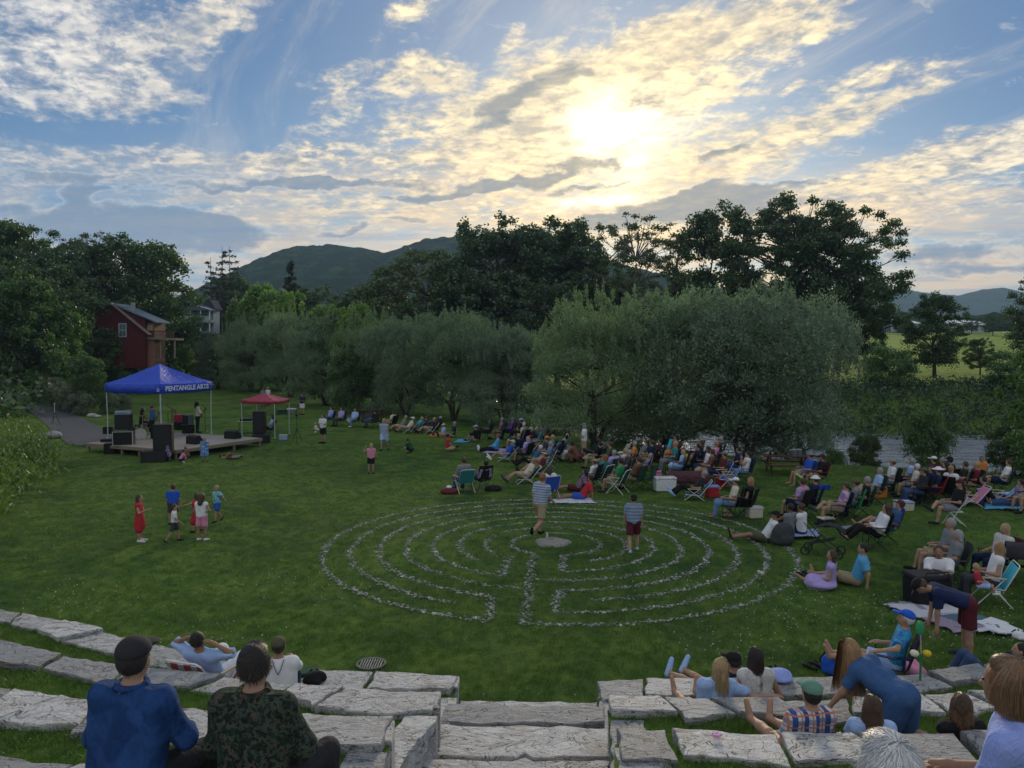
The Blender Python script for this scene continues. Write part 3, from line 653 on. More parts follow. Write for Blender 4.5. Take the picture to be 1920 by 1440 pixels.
def variant(name, blobs, nleaf, L, Wd, leafm, barkm, seed, trunks=1, tr=.03, th=.25, up=0., out_=.5, shell=.5, droop=0., spread=.0, twig=None):
    """unit-height tree -> (trunk mesh, crown mesh)"""
    rr = random.Random(seed); r = np.random.default_rng(seed); mb = MB()
    tops = []
    for k in range(trunks):
        a = rr.uniform(0, 6.28) if trunks > 1 else 0; ox = spread*math.cos(a+k*2.1); oy = spread*math.sin(a+k*2.1)
        top = Vector((ox*1.6+rr.uniform(-.01, .01), oy*1.6, th)); mb.tube([(ox*.35, oy*.35, -.02), (ox*.6, oy*.6, th*.33), (ox*1.1, oy*1.1, th*.66), top], [tr*1.25, tr, tr*.9, tr*.8], 8, caps=False); tops.append(top)
    hub = [Vector((rr.uniform(-.03, .03), rr.uniform(-.03, .03), th+(.9-th)*f)) for f in (.25, .5, .72)]
    prev = sum(tops, Vector())/len(tops); pr = tr*.8
    for i, h_ in enumerate(hub):
        for tp in (tops if i == 0 else [prev]): mb.tube([tp, tp.lerp(h_, .5)+Vector((rr.uniform(-.01, .01), 0, 0)), h_], [pr, pr*.8, pr*.65], 6, caps=False)
        prev = h_; pr *= .65
    nodes = tops+hub
    for b in blobs[:(twig or 40)]:
        c = Vector(b[:3]); cand = [h_ for h_ in nodes if h_.z < c.z+.05] or nodes; h_ = min(cand, key=lambda v: (v-c).length+max(0, v.z-c.z+.12))
        tube_np(mb, h_, c, tr*.34, tr*.06, 4, .12, rr)
        for _ in range(3):
            e = c+Vector((rr.uniform(-1, 1)*b[3], rr.uniform(-1, 1)*b[4], rr.uniform(-.2, 1)*b[5]))*.8; mb.tube([h_.lerp(c, .75), e], [tr*.08, tr*.02], 3, caps=False)
    V, F, rn = blob_leaves(blobs, nleaf, L, Wd, r, up, out_, shell, droop)
    VAR[name] = (mesh_from('trunk', mb.V, mb.F, barkm, True), mesh_from('crown', V, F, leafm, False, rn)); return VAR[name]
def env_blobs(rr, n, rx, z0, z1, br, prof=None, flat=.75, core=.35):
    """clusters through an egg-shaped envelope of unit height"""
    out = []
    while len(out) < n:
        a = rr.uniform(0, 6.28); u = rr.random()**.5; z = rr.uniform(z0+br*.5, z1-br*.6); f = (z-z0)/(z1-z0)
        w = prof(f) if prof else math.sin(math.pi*min(.98, max(.08, f*.85+.12)))**.6
        if u < core and f < .8: continue
        b = br*rr.uniform(.65, 1.25); x = u*w*(rx-b*.6); out.append((x*math.cos(a), x*math.sin(a), z, b, b, b*flat*rr.uniform(.8, 1.2)))
    return out
rr = random.Random(5)
# willows: broad multi-stemmed, feathery upright tips
for i in range(3):
    rr = random.Random(40+i)
    z0_ = (.06, .19, .05)[i]; bl = env_blobs(rr, 92, .58, z0_, .97, .12, lambda f: (1-(max(0, f-.45)/.55)**2.2)**.5*(.80+.2*min(1, f*3)), .9, .22)
    bl = [(x*(1+.16*math.sin(3*math.atan2(y, x)+i)), y*(1+.16*math.sin(3*math.atan2(y, x)+i)), z+.045*math.sin(5*math.atan2(y, x)+9*math.hypot(x, y)+i), *q_) for x, y, z, *q_ in bl]
    tips = []
    for k in range(170):
        a = rr.uniform(0, 6.28); u = rr.random()**.5*.97; z = .10+.87*(.45+.55*(1-u**2)**.5); w_ = 1+.16*math.sin(3*a+i); L_ = rr.uniform(.5, 1.3)*(2. if k % 6 == 0 else 1); tips.append((u*.56*math.cos(a)*w_, u*.56*math.sin(a)*w_, z+.045*math.sin(5*a+5*u+i)+.01*L_, .018, .018, .06*L_))
    V1 = blob_leaves(bl, 62000, .022, .0065, np.random.default_rng(60+i), .55, .7, .62)
    V2 = blob_leaves(tips, 15000, .019, .006, np.random.default_rng(80+i), 1.2, .3, .0)
    variant(f'willow{i}', bl, 10, .02, .01, L_willow, m_bark, 50+i, trunks=4, tr=.017, th=.16, spread=.05, twig=60)
    V = np.concatenate([V1[0], V2[0]]); F = np.concatenate([V1[1], V2[1]+len(V1[0])]); me = mesh_from('crown', V, F, L_willow, False, np.concatenate([V1[2], V2[2]])); VAR[f'willow{i}'] = (VAR[f'willow{i}'][0], me)
# broadleaf trees
for i in range(3):
    rr = random.Random(140+i); bl = env_blobs(rr, (80, 95, 75)[i], (.33, .39, .30)[i], .14, .98, .075, None, .95, .25)+env_blobs(rr, 60, (.35, .41, .32)[i], .3, 1.03, .04, None, 1.1, .6)
    variant(f'broad{i}', bl, 28000, .019, .0135, L_dark, m_bark, 150+i, tr=.018, th=.2, shell=.1, twig=60)
rr = random.Random(201); bl = env_blobs(rr, 210, .46, .12, 1., .055, lambda f: (1-max(0, f-.5)**2/.26)**.5*.75+.25*min(1, f*2), .8, .15)
bl = [b_ for b_ in bl if b_[2] > .24]
variant('oak', bl, 42000, .016, .012, L_dark, m_bark, 202, tr=.020, th=.18, shell=.1, twig=110)
rr = random.Random(301); bl = env_blobs(rr, 120, .33, .30, 1., .038, None, .7, .1)
variant('airy', bl, 13000, .013, .008, leaf_mat('airy_leaves', (.05, .08, .03), (.09, .12, .05), .4), m_barkp, 302, tr=.010, th=.30, shell=.1, twig=90)
rr = random.Random(311); bl = [(.02+math.cos(a)*.42*u, math.sin(a)*.42*u, .62+.34*(1-u*u)+rr.uniform(-.04, .04), .075, .075, .04) for a, u in [(rr.uniform(0, 6.28), rr.random()**.5) for _ in range(60)]]+[(math.cos(a)*.40*u, math.sin(a)*.40*u, rr.uniform(.45, .9)*(1-.2*u), .07, .07, .06) for a, u in [(rr.uniform(0, 6.28), rr.random()**.5) for _ in range(50)]]
variant('vase', bl, 22000, .020, .013, leaf_mat('elm_leaves', (.040, .075, .022), (.075, .115, .035), .35, nscale=.12), m_bark, 312, tr=.018, th=.18, shell=.2, up=-.3)
for i in range(3):
    rr = random.Random(400+i); bl = env_blobs(rr, 46, (.36, .44, .40)[i], .06, 1., .09, None, .9, .3)+env_blobs(rr, 50, (.38, .46, .42)[i], .2, 1.04, .035, None, 1.6, .6)
    variant(f'maple{i}', bl, 28000, .027, .015, (L_mid, L_mid, L_bright)[i], m_barkp, 410+i, tr=.014, th=.16, shell=.35, up=.3)
rr = random.Random(500); bl = []
for k in range(42):
    a = rr.uniform(0, 6.28); z = rr.uniform(.12, .95); w = .26*math.sin(math.pi*min(.97, z+.05))**.5*rr.random()**.5; bl.append((w*math.cos(a), w*math.sin(a), z, .055, .055, .085))
variant('aspen', bl, 24000, .024, .017, L_bright, m_barkp, 501, tr=.012, th=.12, shell=.3, up=.8)
# conifers
def conifer(name, seed, dense, rad, bare):
    rr = random.Random(seed); r = np.random.default_rng(seed); mb = MB(); mb.tube([(0, 0, -.02), (.004, 0, .5), (0, 0, 1.)], [.014, .009, .001], 6, caps=False); C = []; A = []
    z = bare
    while z < .985:
        nb = rr.randint(4, 6) if dense else rr.randint(2, 4)
        for k in range(nb):
            a = rr.uniform(0, 6.28); Lb = rad*(1-z)**.8*rr.uniform(.55, 1.15)+.012; e = Vector((math.cos(a)*Lb, math.sin(a)*Lb, z+Lb*(.05 if dense else .15)-Lb*.25*(1-z)))
            mb.tube([(0, 0, z), e], [.0035, .001], 3, caps=False)
            for q_ in range(int((70 if dense else 42)*Lb/rad)+8):
                u = rr.random()**.7; p = Vector((0, 0, z)).lerp(e, u); sd = Vector((-math.sin(a), math.cos(a), 0))*rr.gauss(0, .20)*Lb*(1.1-u)
                C.append((p+sd+Vector((0, 0, rr.gauss(-.004, .006))))[:]); A.append((math.cos(a)+sd.x*18, math.sin(a)+sd.y*18, rr.gauss(-.3, .4)))
        z += rr.uniform(.016, .028) if dense else rr.uniform(.03, .05)
    V, F, rn = leaves(np.array(C), np.array(A), .024, .011, r); VAR[name] = (mesh_from('trunk', mb.V, mb.F, m_bark, True), mesh_from('crown', V, F, L_con, False, rn))
conifer('spruce', 601, True, .20, .10); conifer('pine', 602, False, .30, .16)
# shrubs
rr = random.Random(700); bl = env_blobs(rr, 30, .62, .0, 1., .22, None, .9, .2)
variant('shrub', bl, 9000, .055, .032, L_mid, m_bark, 701, trunks=3, tr=.02, th=.12, spread=.05, shell=.4, up=.4)
rr = random.Random(710); bl = env_blobs(rr, 30, .70, .0, 1., .22, None, .9, .2)
variant('silver', bl, 7000, .065, .026, L_silver, m_bark, 711, trunks=3, tr=.015, th=.12, spread=.05, shell=.4, up=.6)
rr = random.Random(720); bl = env_blobs(rr, 44, .85, .0, 1., .20, None, .8, .2)
variant('thicket', bl, 26000, .040, .024, leaf_mat('alder_leaves', (.030, .065, .018), (.075, .12, .03), .32), m_bark, 721, trunks=4, tr=.014, th=.12, spread=.12, shell=.4, up=.3)
def tree(var, px, depth, top_px, name, label, cat, width=1., group=None, base=None, rz=None, lean=None, matn=None):
    """stand a variant at photo column px and distance depth, its crown reaching row top_px"""
    x = (px-CX)/FPX*depth; z = float(H(x, depth)) if base is None else base
    top = atd(px, top_px, depth).z; h = top-z; tr_, cr_ = VAR[var]
    o = thing(name, label, cat, (x, depth, z-.05), random.uniform(0, 6.28) if rz is None else rz, group, (h*width, h*width, h))
    link('trunk', tr_, o); link('crown', cr_, o); return o
WG = 'willows along the lawn'
for a in [('willow0', 1118, 39, 560, 'left of the two largest, arching over the seated crowd', .88), ('willow1', 1398, 38, 547, 'broadest and tallest of the row, right over the picnic table', 1.0),
          ('willow2', 1265, 42, 556, 'in the middle of the big clump, between its two largest', .95), ('willow2', 1490, 41, 575, 'at the right end of the row beside the river', .62)]:
    tree(a[0], a[1], a[2], a[3], 'willow_tree', 'grey green willow '+a[4], 'tree', a[5], WG)
for a in [('willow1', 850, 54, 588, 'rounded, directly behind the woman in pale blue shorts'), ('willow2', 760, 57, 600, 'small, behind the shaded row of loungers'), ('willow0', 705, 62, 592, 'narrow, left of the picnic table under the trees'),
          ('willow1', 545, 80, 588, 'dark, right behind the small red canopy'), ('willow0', 610, 68, 600, 'behind the seated row in blue shirts'), ('willow2', 945, 50, 612, 'low, in the gap left of the largest willow clump'),
          ('willow2', 408, 98, 628, 'far, right behind the blue canopy roof'), ('willow0', 470, 90, 598, 'far, above the dark picnic tables')]:
    tree(a[0], a[1], a[2], a[3], 'willow_tree', 'grey green willow '+a[4], 'tree', .85, WG)
for a in [('aspen', 490, 95, 530, 1.2, 'bright green poplar rising above the willows left of the spruce'), ('maple2', 530, 92, 548, .9, 'bright green rounded tree above the willow behind the red canopy'), ('aspen', 452, 105, 555, .9, 'slim bright poplar nearest the white porch house'),
          ('aspen', 672, 66, 568, .95, 'pale green pointed poplar poking above the willows'), ('maple2', 625, 70, 576, .9, 'yellow green tree with spiky top behind the willow row'), ('maple0', 968, 52, 618, .8, 'fresh green small tree left of the big willow clump'), ('maple0', 655, 60, 650, .9, 'dark green small maple over the loungers in blue shirts'),
          ('maple2', 345, 100, 650, .8, 'light green tree under the white porch house')]:
    tree(a[0], a[1], a[2], a[3], 'young_tree', a[5], 'tree', a[4], 'young trees behind the willow row')
def tree_at(var, px, base_y, top_y, name, label, cat, width=1., group=None):
    g = ground(px, base_y); return tree(var, px, g.y, top_y, name, label, cat, width, group)
for a in [('maple1', 40, 742, 524, 'large bushy maple nearest the camera on the left bank', .95), ('maple0', 112, 748, 580, 'leafy maple in front of the red house', .95), ('maple1', 198, 738, 630, 'low maple hiding the foot of the red house', 1.15), ('maple0', 160, 778, 664, 'small maple beside the gravel path', .9), ('maple2', 222, 735, 672, 'light green maple just above the blue canopy', 1.1)]:
    tree_at(a[0], a[1], a[2], a[3], 'maple_tree', a[4], 'tree', a[5], 'maples on the left bank')
tree_at('maple2', 248, 722, 645, 'maple_tree', 'pale green little maple standing before the red house balcony', 'tree', .9, 'maples on the left bank')
FG = 'tall forest trees on the left skyline'
for a in [('broad0', 10, 88, 415, 'at the left edge'), ('oak', 60, 94, 425, 'second from the left edge, ragged top'), ('broad1', 120, 84, 470, 'dark and round, left of the loose crowned one'), ('airy', 168, 90, 428, 'with loose open crown'),
          ('broad2', 205, 92, 458, 'directly behind the red house ridge'), ('broad1', 255, 96, 448, 'with the tallest dome right of the red house'), ('broad0', 280, 104, 500, 'sloping down right of the red house chimney'), ('broad2', 312, 116, 548, 'lowest on the right end of the wood'),
          ('broad2', 95, 72, 500, 'in front of the others on the left'), ('broad1', 20, 64, 490, 'dark, above the bushy maple'), ('broad2', 312, 106, 585, 'low and broad beside the wooden balcony'), ('broad1', 150, 100, 520, 'standing over the maple by the house')]:
    tree(a[0], a[1], a[2], a[3], 'forest_tree', 'dark forest tree '+a[4], 'tree', (1.15 if a[0] != 'airy' else .9) if a[1] not in (280, 312) else .75, FG)
for a in [('spruce', 548, 120, 486, 1., 'lone pointed spruce in front of the mountain'), ('pine', 398, 140, 482, 1.1, 'ragged pine left of the taller twin pines'), ('pine', 420, 142, 461, .9, 'left one of the two tall thin twin pines'), ('pine', 434, 144, 460, .9, 'right one of the two tall thin twin pines')]:
    tree(a[0], a[1], a[2], a[3], 'conifer_tree', a[5], 'tree', a[4], 'conifers against the mountain')
BG = 'background trees beyond the river'
for a in [('vase', 805, 105, 468, 1.1, 'vase shaped elm with bare forked limbs below its crown'), ('broad1', 590, 125, 540, 1.2, 'dark round tree right beside the lone spruce'), ('broad1', 436, 146, 518, .95, 'round tree under the twin pines'), ('broad0', 675, 128, 545, 1.2, 'low dark tree left of the elm'), ('broad1', 730, 120, 560, 1.3, 'broad low tree under the mountain'),
          ('broad1', 930, 100, 416, 1., 'tall dark tree left of the sun with ragged top'), ('broad0', 985, 104, 436, 1.1, 'dark tree second left of the sun'), ('broad2', 1045, 100, 424, 1.15, 'dark tree with a stepped top below the sun'), ('oak', 1100, 103, 420, .8, 'dark tree directly below the sun'),
          ('airy', 1200, 92, 396, 1.05, 'thin leafed tree that lets the sunset show through'), ('airy', 1260, 96, 440, .9, 'small see-through tree beside the thin leafed one'), ('broad2', 1340, 92, 394, 1., 'upright dark maple between the thin tree and the great oak'), ('oak', 1485, 86, 374, .95, 'great spreading oak, left half, tallest on the skyline'),
          ('oak', 1570, 84, 392, 1.0, 'great spreading oak, right half, reaching out over the field'), ('broad1', 1290, 100, 515, 1.0, 'low dark filler tree right of the thin leafed tree'), ('broad1', 1150, 106, 520, 1.0, 'low dark filler tree left of the thin leafed tree'), ('broad1', 870, 96, 520, 1.2, 'dark bushy tree at the foot of the elm'), ('broad0', 1622, 84, 530, .85, 'low branch heavy tree under the oak at the field edge'),
          ('broad1', 1020, 90, 530, 1.1, 'broad dark tree low behind the willows')]:
    tree(a[0], a[1], a[2], a[3], 'background_tree', a[5], 'tree', a[4], BG)
for i, (px, d_, tp, w_) in enumerate([(460, 150, 560, 1.3), (505, 140, 566, 1.2), (560, 150, 572, 1.3), (610, 140, 578, 1.3), (650, 150, 566, 1.1), (700, 145, 572, 1.3), (745, 150, 580, 1.3), (790, 140, 575, 1.3), (835, 130, 560, 1.2), (350, 150, 560, 1.2), (380, 160, 552, 1.2), (1200, 120, 560, 1.2), (1700, 215, 596, 1.1), (1820, 215, 594, 1.1), (1690, 200, 592, 1.3), (1745, 210, 588, 1.4), (1860, 200, 590, 1.4), (1905, 190, 585, 1.3)]):
    tree(('broad0', 'broad1', 'broad2')[i % 3], px, d_, tp, 'distant_tree', 'dark distant tree '+('under the left foot of the mountain', 'just left of the lone spruce', 'directly behind the lone spruce', 'right of the spruce under the mountain slope', 'in the dip between spruce and elm', 'below the saddle of the mountain', 'left of the vase shaped elm', 'behind the trunk of the vase shaped elm', 'at the right foot of the elm', 'behind the white porch house', 'right above the porch house roof', 'seen through the thin leafed tree', 'between the silo and the farm roofs', 'just left of the long white barn', 'beside the grey silo', 'between the small farm roof and the gnarled tree', 'right of the long white barn roof', 'at the right edge beyond the field')[i], 'tree', w_, 'distant trees in the wooded belt')
for a in [('broad2', 1752, 74, 553, 1.25, 'gnarled old tree leaning at the edge of the green field'), ('broad1', 1838, 78, 634, 1.2, 'low wide tree right of the gnarled one in the field'), ('broad1', 1968, 70, 495, .9, 'dark crown cut by the right edge of the picture'), ('broad0', 1958, 88, 580, .6, 'grey green tree on the right edge before the field'), ('shrub', 1665, 66, 650, 1., 'small leggy bush at the field edge left of the gnarled tree'), ('shrub', 1900, 64, 660, 1.2, 'bush on the far bank near the right edge')]:
    tree(a[0], a[1], a[2], a[3], 'field_tree', a[5], 'tree', a[4], 'trees by the green field')
for a in [('thicket', 1625, 34, 812, 'dense dark thicket between lawn and river', .6), ('thicket', 1722, 33, 868, 'low green thicket left of the open river bank', .7), ('shrub', 1745, 34, 770, 'slim young sapling standing over the low thicket', .55), ('thicket', 1912, 30.5, 790, 'tall leafy bush at the right edge of the lawn', .75), ('maple1', 1965, 29, 650, 'tall dark bush tree cut by the right picture edge', .8), ('shrub', 1566, 35, 842, 'small bush behind the picnic table', .8), ('thicket', 1792, 31.5, 885, 'lowest bush hanging over the glittering water', .9)]:
    tree(a[0], a[1], a[2], a[3], 'river_bush', a[4], 'bush', a[5], 'bushes on the near river bank')
for i, (px, by, tp) in enumerate([(128, 772, 722), (150, 779, 735), (95, 757, 708), (62, 745, 700), (200, 775, 735), (228, 772, 738), (112, 764, 716)]):
    tree_at('silver', px, by, tp, 'silver_shrub', ('silvery shrub right behind the stone path edge', 'widest silvery shrub above the white tripod', 'silvery shrub under the thin pale trunk', 'silvery shrub farthest left beside the slate post', 'silvery shrub beside the rounded rocks', 'silvery shrub nearest the blue canopy', 'low silvery shrub in the middle of the bed')[i], 'shrub', .9, 'silvery shrubs above the path')
def scatter_stuff(name, fn, n, L, Wd, mat, seed, h0, h1, up=1.5, clump=14):
    """a bed or bank of leafy growth nobody could count, as one mesh"""
    r = np.random.default_rng(seed); C = []; A = []; rnd = random.Random(seed)
    k = 0
    while k < n:
        p = fn(rnd)
        if p is None: continue
        x, y = p; z = float(H(x, y)); hh = rnd.uniform(h0, h1); w = hh*.45; m_ = clump
        for _ in range(m_): C.append((x+rnd.gauss(0, w), y+rnd.gauss(0, w), z+hh*rnd.random()**.7)); A.append((rnd.gauss(0, .6), rnd.gauss(0, .6), up*rnd.random()))
        k += m_
    V, F, rn = leaves(np.array(C), np.array(A), L, Wd, r); return tag(link(name, mesh_from(name, V, F, mat, False, rn)), kind='stuff')
def f_bed(r):
    y = r.uniform(16, 42); xe = np.interp(y, *zip(*EDGE)); w_ = 7 if y < 30 else 2.2; return (xe-r.random()**.7*w_*.85-.3+vnoise(y*.7, 3)*.5, y)
scatter_stuff('garden_bed_plants', f_bed, 56000, .20, .075, leaf_mat('bed_leaves', (.06, .125, .022), (.16, .24, .05), .45, nscale=.9), 21, .45, 1.15)
def f_hill(r):
    y = r.uniform(40, 120); xe = np.interp(y, *zip(*EDGE)); x = xe-3-r.random()*30; return (x, y) if x > -.75*y-4 and abs(x-(-36)) > .5 else None
scatter_stuff('hillside_undergrowth', f_hill, 22000, .5, .3, L_dark, 22, .6, 2.4, .6)
def f_bank(r):
    x = r.uniform(-25, 62); f = np.interp(x, *zip(*FAR)); return (x, f-1.0+r.random()**1.0*15.5)
scatter_stuff('far_bank_scrub', f_bank, 66000, .32, .12, leaf_mat('scrub_leaves', (.022, .060, .020), (.055, .110, .032), .3, nscale=.2), 23, .25, 1.0)
def f_near(r):
    x = r.uniform(-14, 30); n = np.interp(x, *zip(*NEAR)); return (x, n-3.2+r.random()*3.6) if not (7 < x < 17.5) else (x, n-.3+r.random()*.6)
scatter_stuff('near_bank_grass', f_near, 16000, .28, .03, L_mid, 24, .15, .5, 3.)
def f_fieldedge(r):
    x = r.uniform(10, 75); return (x, r.uniform(225, 290))
# hills and far woods as domed canopies
def canopy(name, x0, x1, y0, y1, step, hf, mat, dome, dh, seed):
    nx, ny = int((x1-x0)/step), int((y1-y0)/step); X_, Y_ = np.meshgrid(np.linspace(x0, x1, nx), np.linspace(y0, y1, ny), indexing='ij'); Z_ = hf(X_, Y_)
    Dm = np.full(X_.shape, 9.); Rn = np.zeros(X_.shape)
    cx, cy = np.floor(X_/dome), np.floor(Y_/dome)
    for a in (-1, 0, 1):
        for b2 in (-1, 0, 1):
            hz = 0; hx = np.sin((cx+a)*12.9898+(cy+b2)*78.233+seed)*43758.5453; hx -= np.floor(hx); hy = np.sin((cx+a)*39.346+(cy+b2)*11.135+seed)*24634.6345; hy -= np.floor(hy)
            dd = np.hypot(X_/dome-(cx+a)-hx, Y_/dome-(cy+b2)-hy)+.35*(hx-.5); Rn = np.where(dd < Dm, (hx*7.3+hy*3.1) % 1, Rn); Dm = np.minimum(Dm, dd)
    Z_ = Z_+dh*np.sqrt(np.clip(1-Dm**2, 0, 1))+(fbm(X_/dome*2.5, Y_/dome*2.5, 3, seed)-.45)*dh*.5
    ii = np.arange(nx*ny).reshape(nx, ny); F = np.stack([ii[:-1, :-1], ii[1:, :-1], ii[1:, 1:], ii[:-1, 1:]], -1).reshape(-1, 4)
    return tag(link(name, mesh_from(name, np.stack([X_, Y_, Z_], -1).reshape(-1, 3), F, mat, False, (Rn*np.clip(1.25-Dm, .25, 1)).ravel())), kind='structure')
m_wood, q, b = base_mat('forest_canopy'); co = pos_coord(q, False)
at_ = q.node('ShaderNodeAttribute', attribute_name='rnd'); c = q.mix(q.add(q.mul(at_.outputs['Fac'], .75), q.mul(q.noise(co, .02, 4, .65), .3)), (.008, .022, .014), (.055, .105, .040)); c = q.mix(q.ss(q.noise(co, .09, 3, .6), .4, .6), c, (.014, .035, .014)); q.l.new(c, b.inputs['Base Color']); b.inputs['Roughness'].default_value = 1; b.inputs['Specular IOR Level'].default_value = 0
bump(q, b, q.noise(co, .35, 5, .7), 3.)
def prof_h(pts, Yc, wy, y0, sh=13):
    P = sorted(((px-CX)/FPX*Yc, 5+(HOR-py)/FPX*Yc) for px, py in pts); xs_, zs_ = zip(*P)
    def f(x, y):
        r = -sh+np.interp(x*Yc/np.maximum(y, 1)*.6+x*.4, xs_, zs_); t_ = (y-Yc)/wy; return r*np.clip(1-np.abs(t_)**1.7, -.2, 1)+(fbm(x*.006, y*.006, 3, 5)-.45)*16
    return f
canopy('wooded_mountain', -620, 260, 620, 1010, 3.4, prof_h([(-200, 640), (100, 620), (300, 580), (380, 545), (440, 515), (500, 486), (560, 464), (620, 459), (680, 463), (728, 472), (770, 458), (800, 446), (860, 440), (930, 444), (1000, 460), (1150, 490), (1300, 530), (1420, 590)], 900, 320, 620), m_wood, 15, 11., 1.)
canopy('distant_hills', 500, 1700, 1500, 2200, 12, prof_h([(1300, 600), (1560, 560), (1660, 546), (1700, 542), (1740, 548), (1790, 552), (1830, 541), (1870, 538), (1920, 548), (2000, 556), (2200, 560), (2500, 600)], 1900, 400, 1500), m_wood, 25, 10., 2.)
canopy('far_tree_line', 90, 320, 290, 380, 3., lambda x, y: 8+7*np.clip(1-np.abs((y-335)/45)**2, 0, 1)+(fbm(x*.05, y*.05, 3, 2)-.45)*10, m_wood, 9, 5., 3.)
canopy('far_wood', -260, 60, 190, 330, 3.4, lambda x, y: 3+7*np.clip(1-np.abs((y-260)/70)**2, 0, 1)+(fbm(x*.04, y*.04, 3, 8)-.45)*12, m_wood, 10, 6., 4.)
# ---- grass tufts: one instanced carpet near the camera
def tuft_mesh(seed, n, h, spread_):
    r = np.random.default_rng(seed); C = np.zeros((n, 3)); C[:, :2] = r.normal(size=(n, 2))*spread_; hh = h*r.uniform(.5, 1.2, n); ax = np.stack([r.normal(size=n)*.5, r.normal(size=n)*.5, np.ones(n)], -1); C[:, 2] = hh*.45
    V = []
    for i in range(n):
        a = ax[i]/np.linalg.norm(ax[i]); s_ = np.cross(a, r.normal(size=3)); s_ /= np.linalg.norm(s_); w = .0035; b0 = C[i]-a*hh[i]*.5; V += [b0-s_*w, b0+s_*w, b0+a*hh[i]]
    return mesh_from('tuft', np.array(V), np.arange(3*n).reshape(n, 3), L_grass, False, np.repeat(r.random(n), 3))
def gn_scatter(obj, density_attr, inst_mesh, smin, smax, seed, dens):
    io = bpy.data.objects.new('tuft_source', inst_mesh)
    g = bpy.data.node_groups.new('scatter', 'GeometryNodeTree'); g.interface.new_socket('Geometry', in_out='INPUT', socket_type='NodeSocketGeometry'); g.interface.new_socket('Geometry', in_out='OUTPUT', socket_type='NodeSocketGeometry')
    gi = g.nodes.new('NodeGroupInput'); go = g.nodes.new('NodeGroupOutput'); dp_ = g.nodes.new('GeometryNodeDistributePointsOnFaces'); ip = g.nodes.new('GeometryNodeInstanceOnPoints'); oi_ = g.nodes.new('GeometryNodeObjectInfo'); oi_.inputs[0].default_value = io
    na = g.nodes.new('GeometryNodeInputNamedAttribute'); na.inputs[0].default_value = density_attr; na.data_type = 'FLOAT'
    mu = g.nodes.new('ShaderNodeMath'); mu.operation = 'MULTIPLY'; mu.inputs[1].default_value = dens; g.links.new(na.outputs[0], mu.inputs[0]); g.links.new(mu.outputs[0], dp_.inputs['Density']); dp_.inputs['Seed'].default_value = seed
    rv = g.nodes.new('FunctionNodeRandomValue'); rv.data_type = 'FLOAT_VECTOR'; rv.inputs[0].default_value = (-.15, -.15, 0); rv.inputs[1].default_value = (.15, .15, 6.28)
    rs = g.nodes.new('FunctionNodeRandomValue'); rs.data_type = 'FLOAT'; rs.inputs[2].default_value = smin; rs.inputs[3].default_value = smax
    g.links.new(gi.outputs[0], dp_.inputs['Mesh']); g.links.new(dp_.outputs['Points'], ip.inputs['Points']); g.links.new(oi_.outputs['Geometry'], ip.inputs['Instance']); g.links.new(rv.outputs[0], ip.inputs['Rotation']); g.links.new(rs.outputs[1], ip.inputs['Scale']); g.links.new(ip.outputs[0], go.inputs[0])
    md = obj.modifiers.new('scatter', 'NODES'); md.node_group = g
def emitter(name, V, F, dn, inst, smin, smax, seed, dens):
    me = mesh_from(name, V, F, L_grass); at_ = me.attributes.new('density', 'FLOAT', 'POINT'); at_.data.foreach_set('value', np.asarray(dn, dtype=np.float32)); o = link(name, me); gn_scatter(o, 'density', inst, smin, smax, seed, dens); return tag(o, kind='stuff')
gx2, gy2 = np.meshgrid(np.linspace(-26, 24, 101), np.linspace(8.6, 42, 68), indexing='ij'); ii = np.arange(gx2.size).reshape(gx2.shape); F = np.stack([ii[:-1, :-1], ii[1:, :-1], ii[1:, 1:], ii[:-1, 1:]], -1).reshape(-1, 4)
ok = (np.abs(gx2) < gy2*.70+1)*(gx2 > np.interp(gy2, *zip(*EDGE)))*(gy2 < np.interp(gx2, *zip(*NEAR))-2.5)
rowy = np.interp(gx2, [p.x for p in FRONT[('left', 'A')][0]]+[p.x for p in FRONT[('right', 'A')][0]], [p.y for p in FRONT[('left', 'A')][0]]+[p.y for p in FRONT[('right', 'A')][0]])
ok = ok*(gy2 > np.where((gx2 > -.8) & (gx2 < 1.3), 9.4, rowy+.0))
dn = ok*np.clip(13/gy2, 0, 1)**1.6*(.25+1.5*vnoise(gx2*1.3, gy2*1.3, 4))
tV = np.stack([gx2, gy2, H(gx2, gy2)], -1).reshape(-1, 3)
emitter('lawn_grass', tV, F, dn.ravel(), tuft_mesh(1, 30, .065, .07), .5, 1.4, 3, 70)
tv2 = []; tf2 = []; n_ = 0
for o in TERR:
    v = np.array([p.co[:] for p in o.data.vertices]); f = np.array([p.vertices[:] for p in o.data.polygons]); tv2.append(v); tf2.append(f+n_); n_ += len(v)
v = np.concatenate(tv2); f = np.concatenate(tf2); cen = v[f].mean(1)
f = f[(cen[:, 1] > 3.5) & ~((cen[:, 0] > -1.35) & (cen[:, 0] < 1.25) & (cen[:, 1] < 9))]
emitter('terrace_grass', v, f, np.ones(len(v)), tuft_mesh(2, 26, .06, .05), .6, 1.2, 5, 170)
# clover heads
cm = MB().lathe([(0, 0), (.010, .004), (.012, .012), (.006, .02), (0, .021)], seg=6); cm.V = [(x, y, z+.045) for x, y, z in cm.V]
clover = mesh_from('clover', cm.V, cm.F, plain((.62, .64, .60), .9))
dn2 = ok*(gy2 < 19)*np.clip((vnoise(gx2*.55, gy2*.55, 12)-.42)*4, 0, 1)*(gy2 < 14.5+fbm(gx2*.4, gy2*.4, 2)*4)
emitter('clover_flowers', tV+[0, 0, .02], F, dn2.ravel(), clover, .5, 1.0, 8, 20)
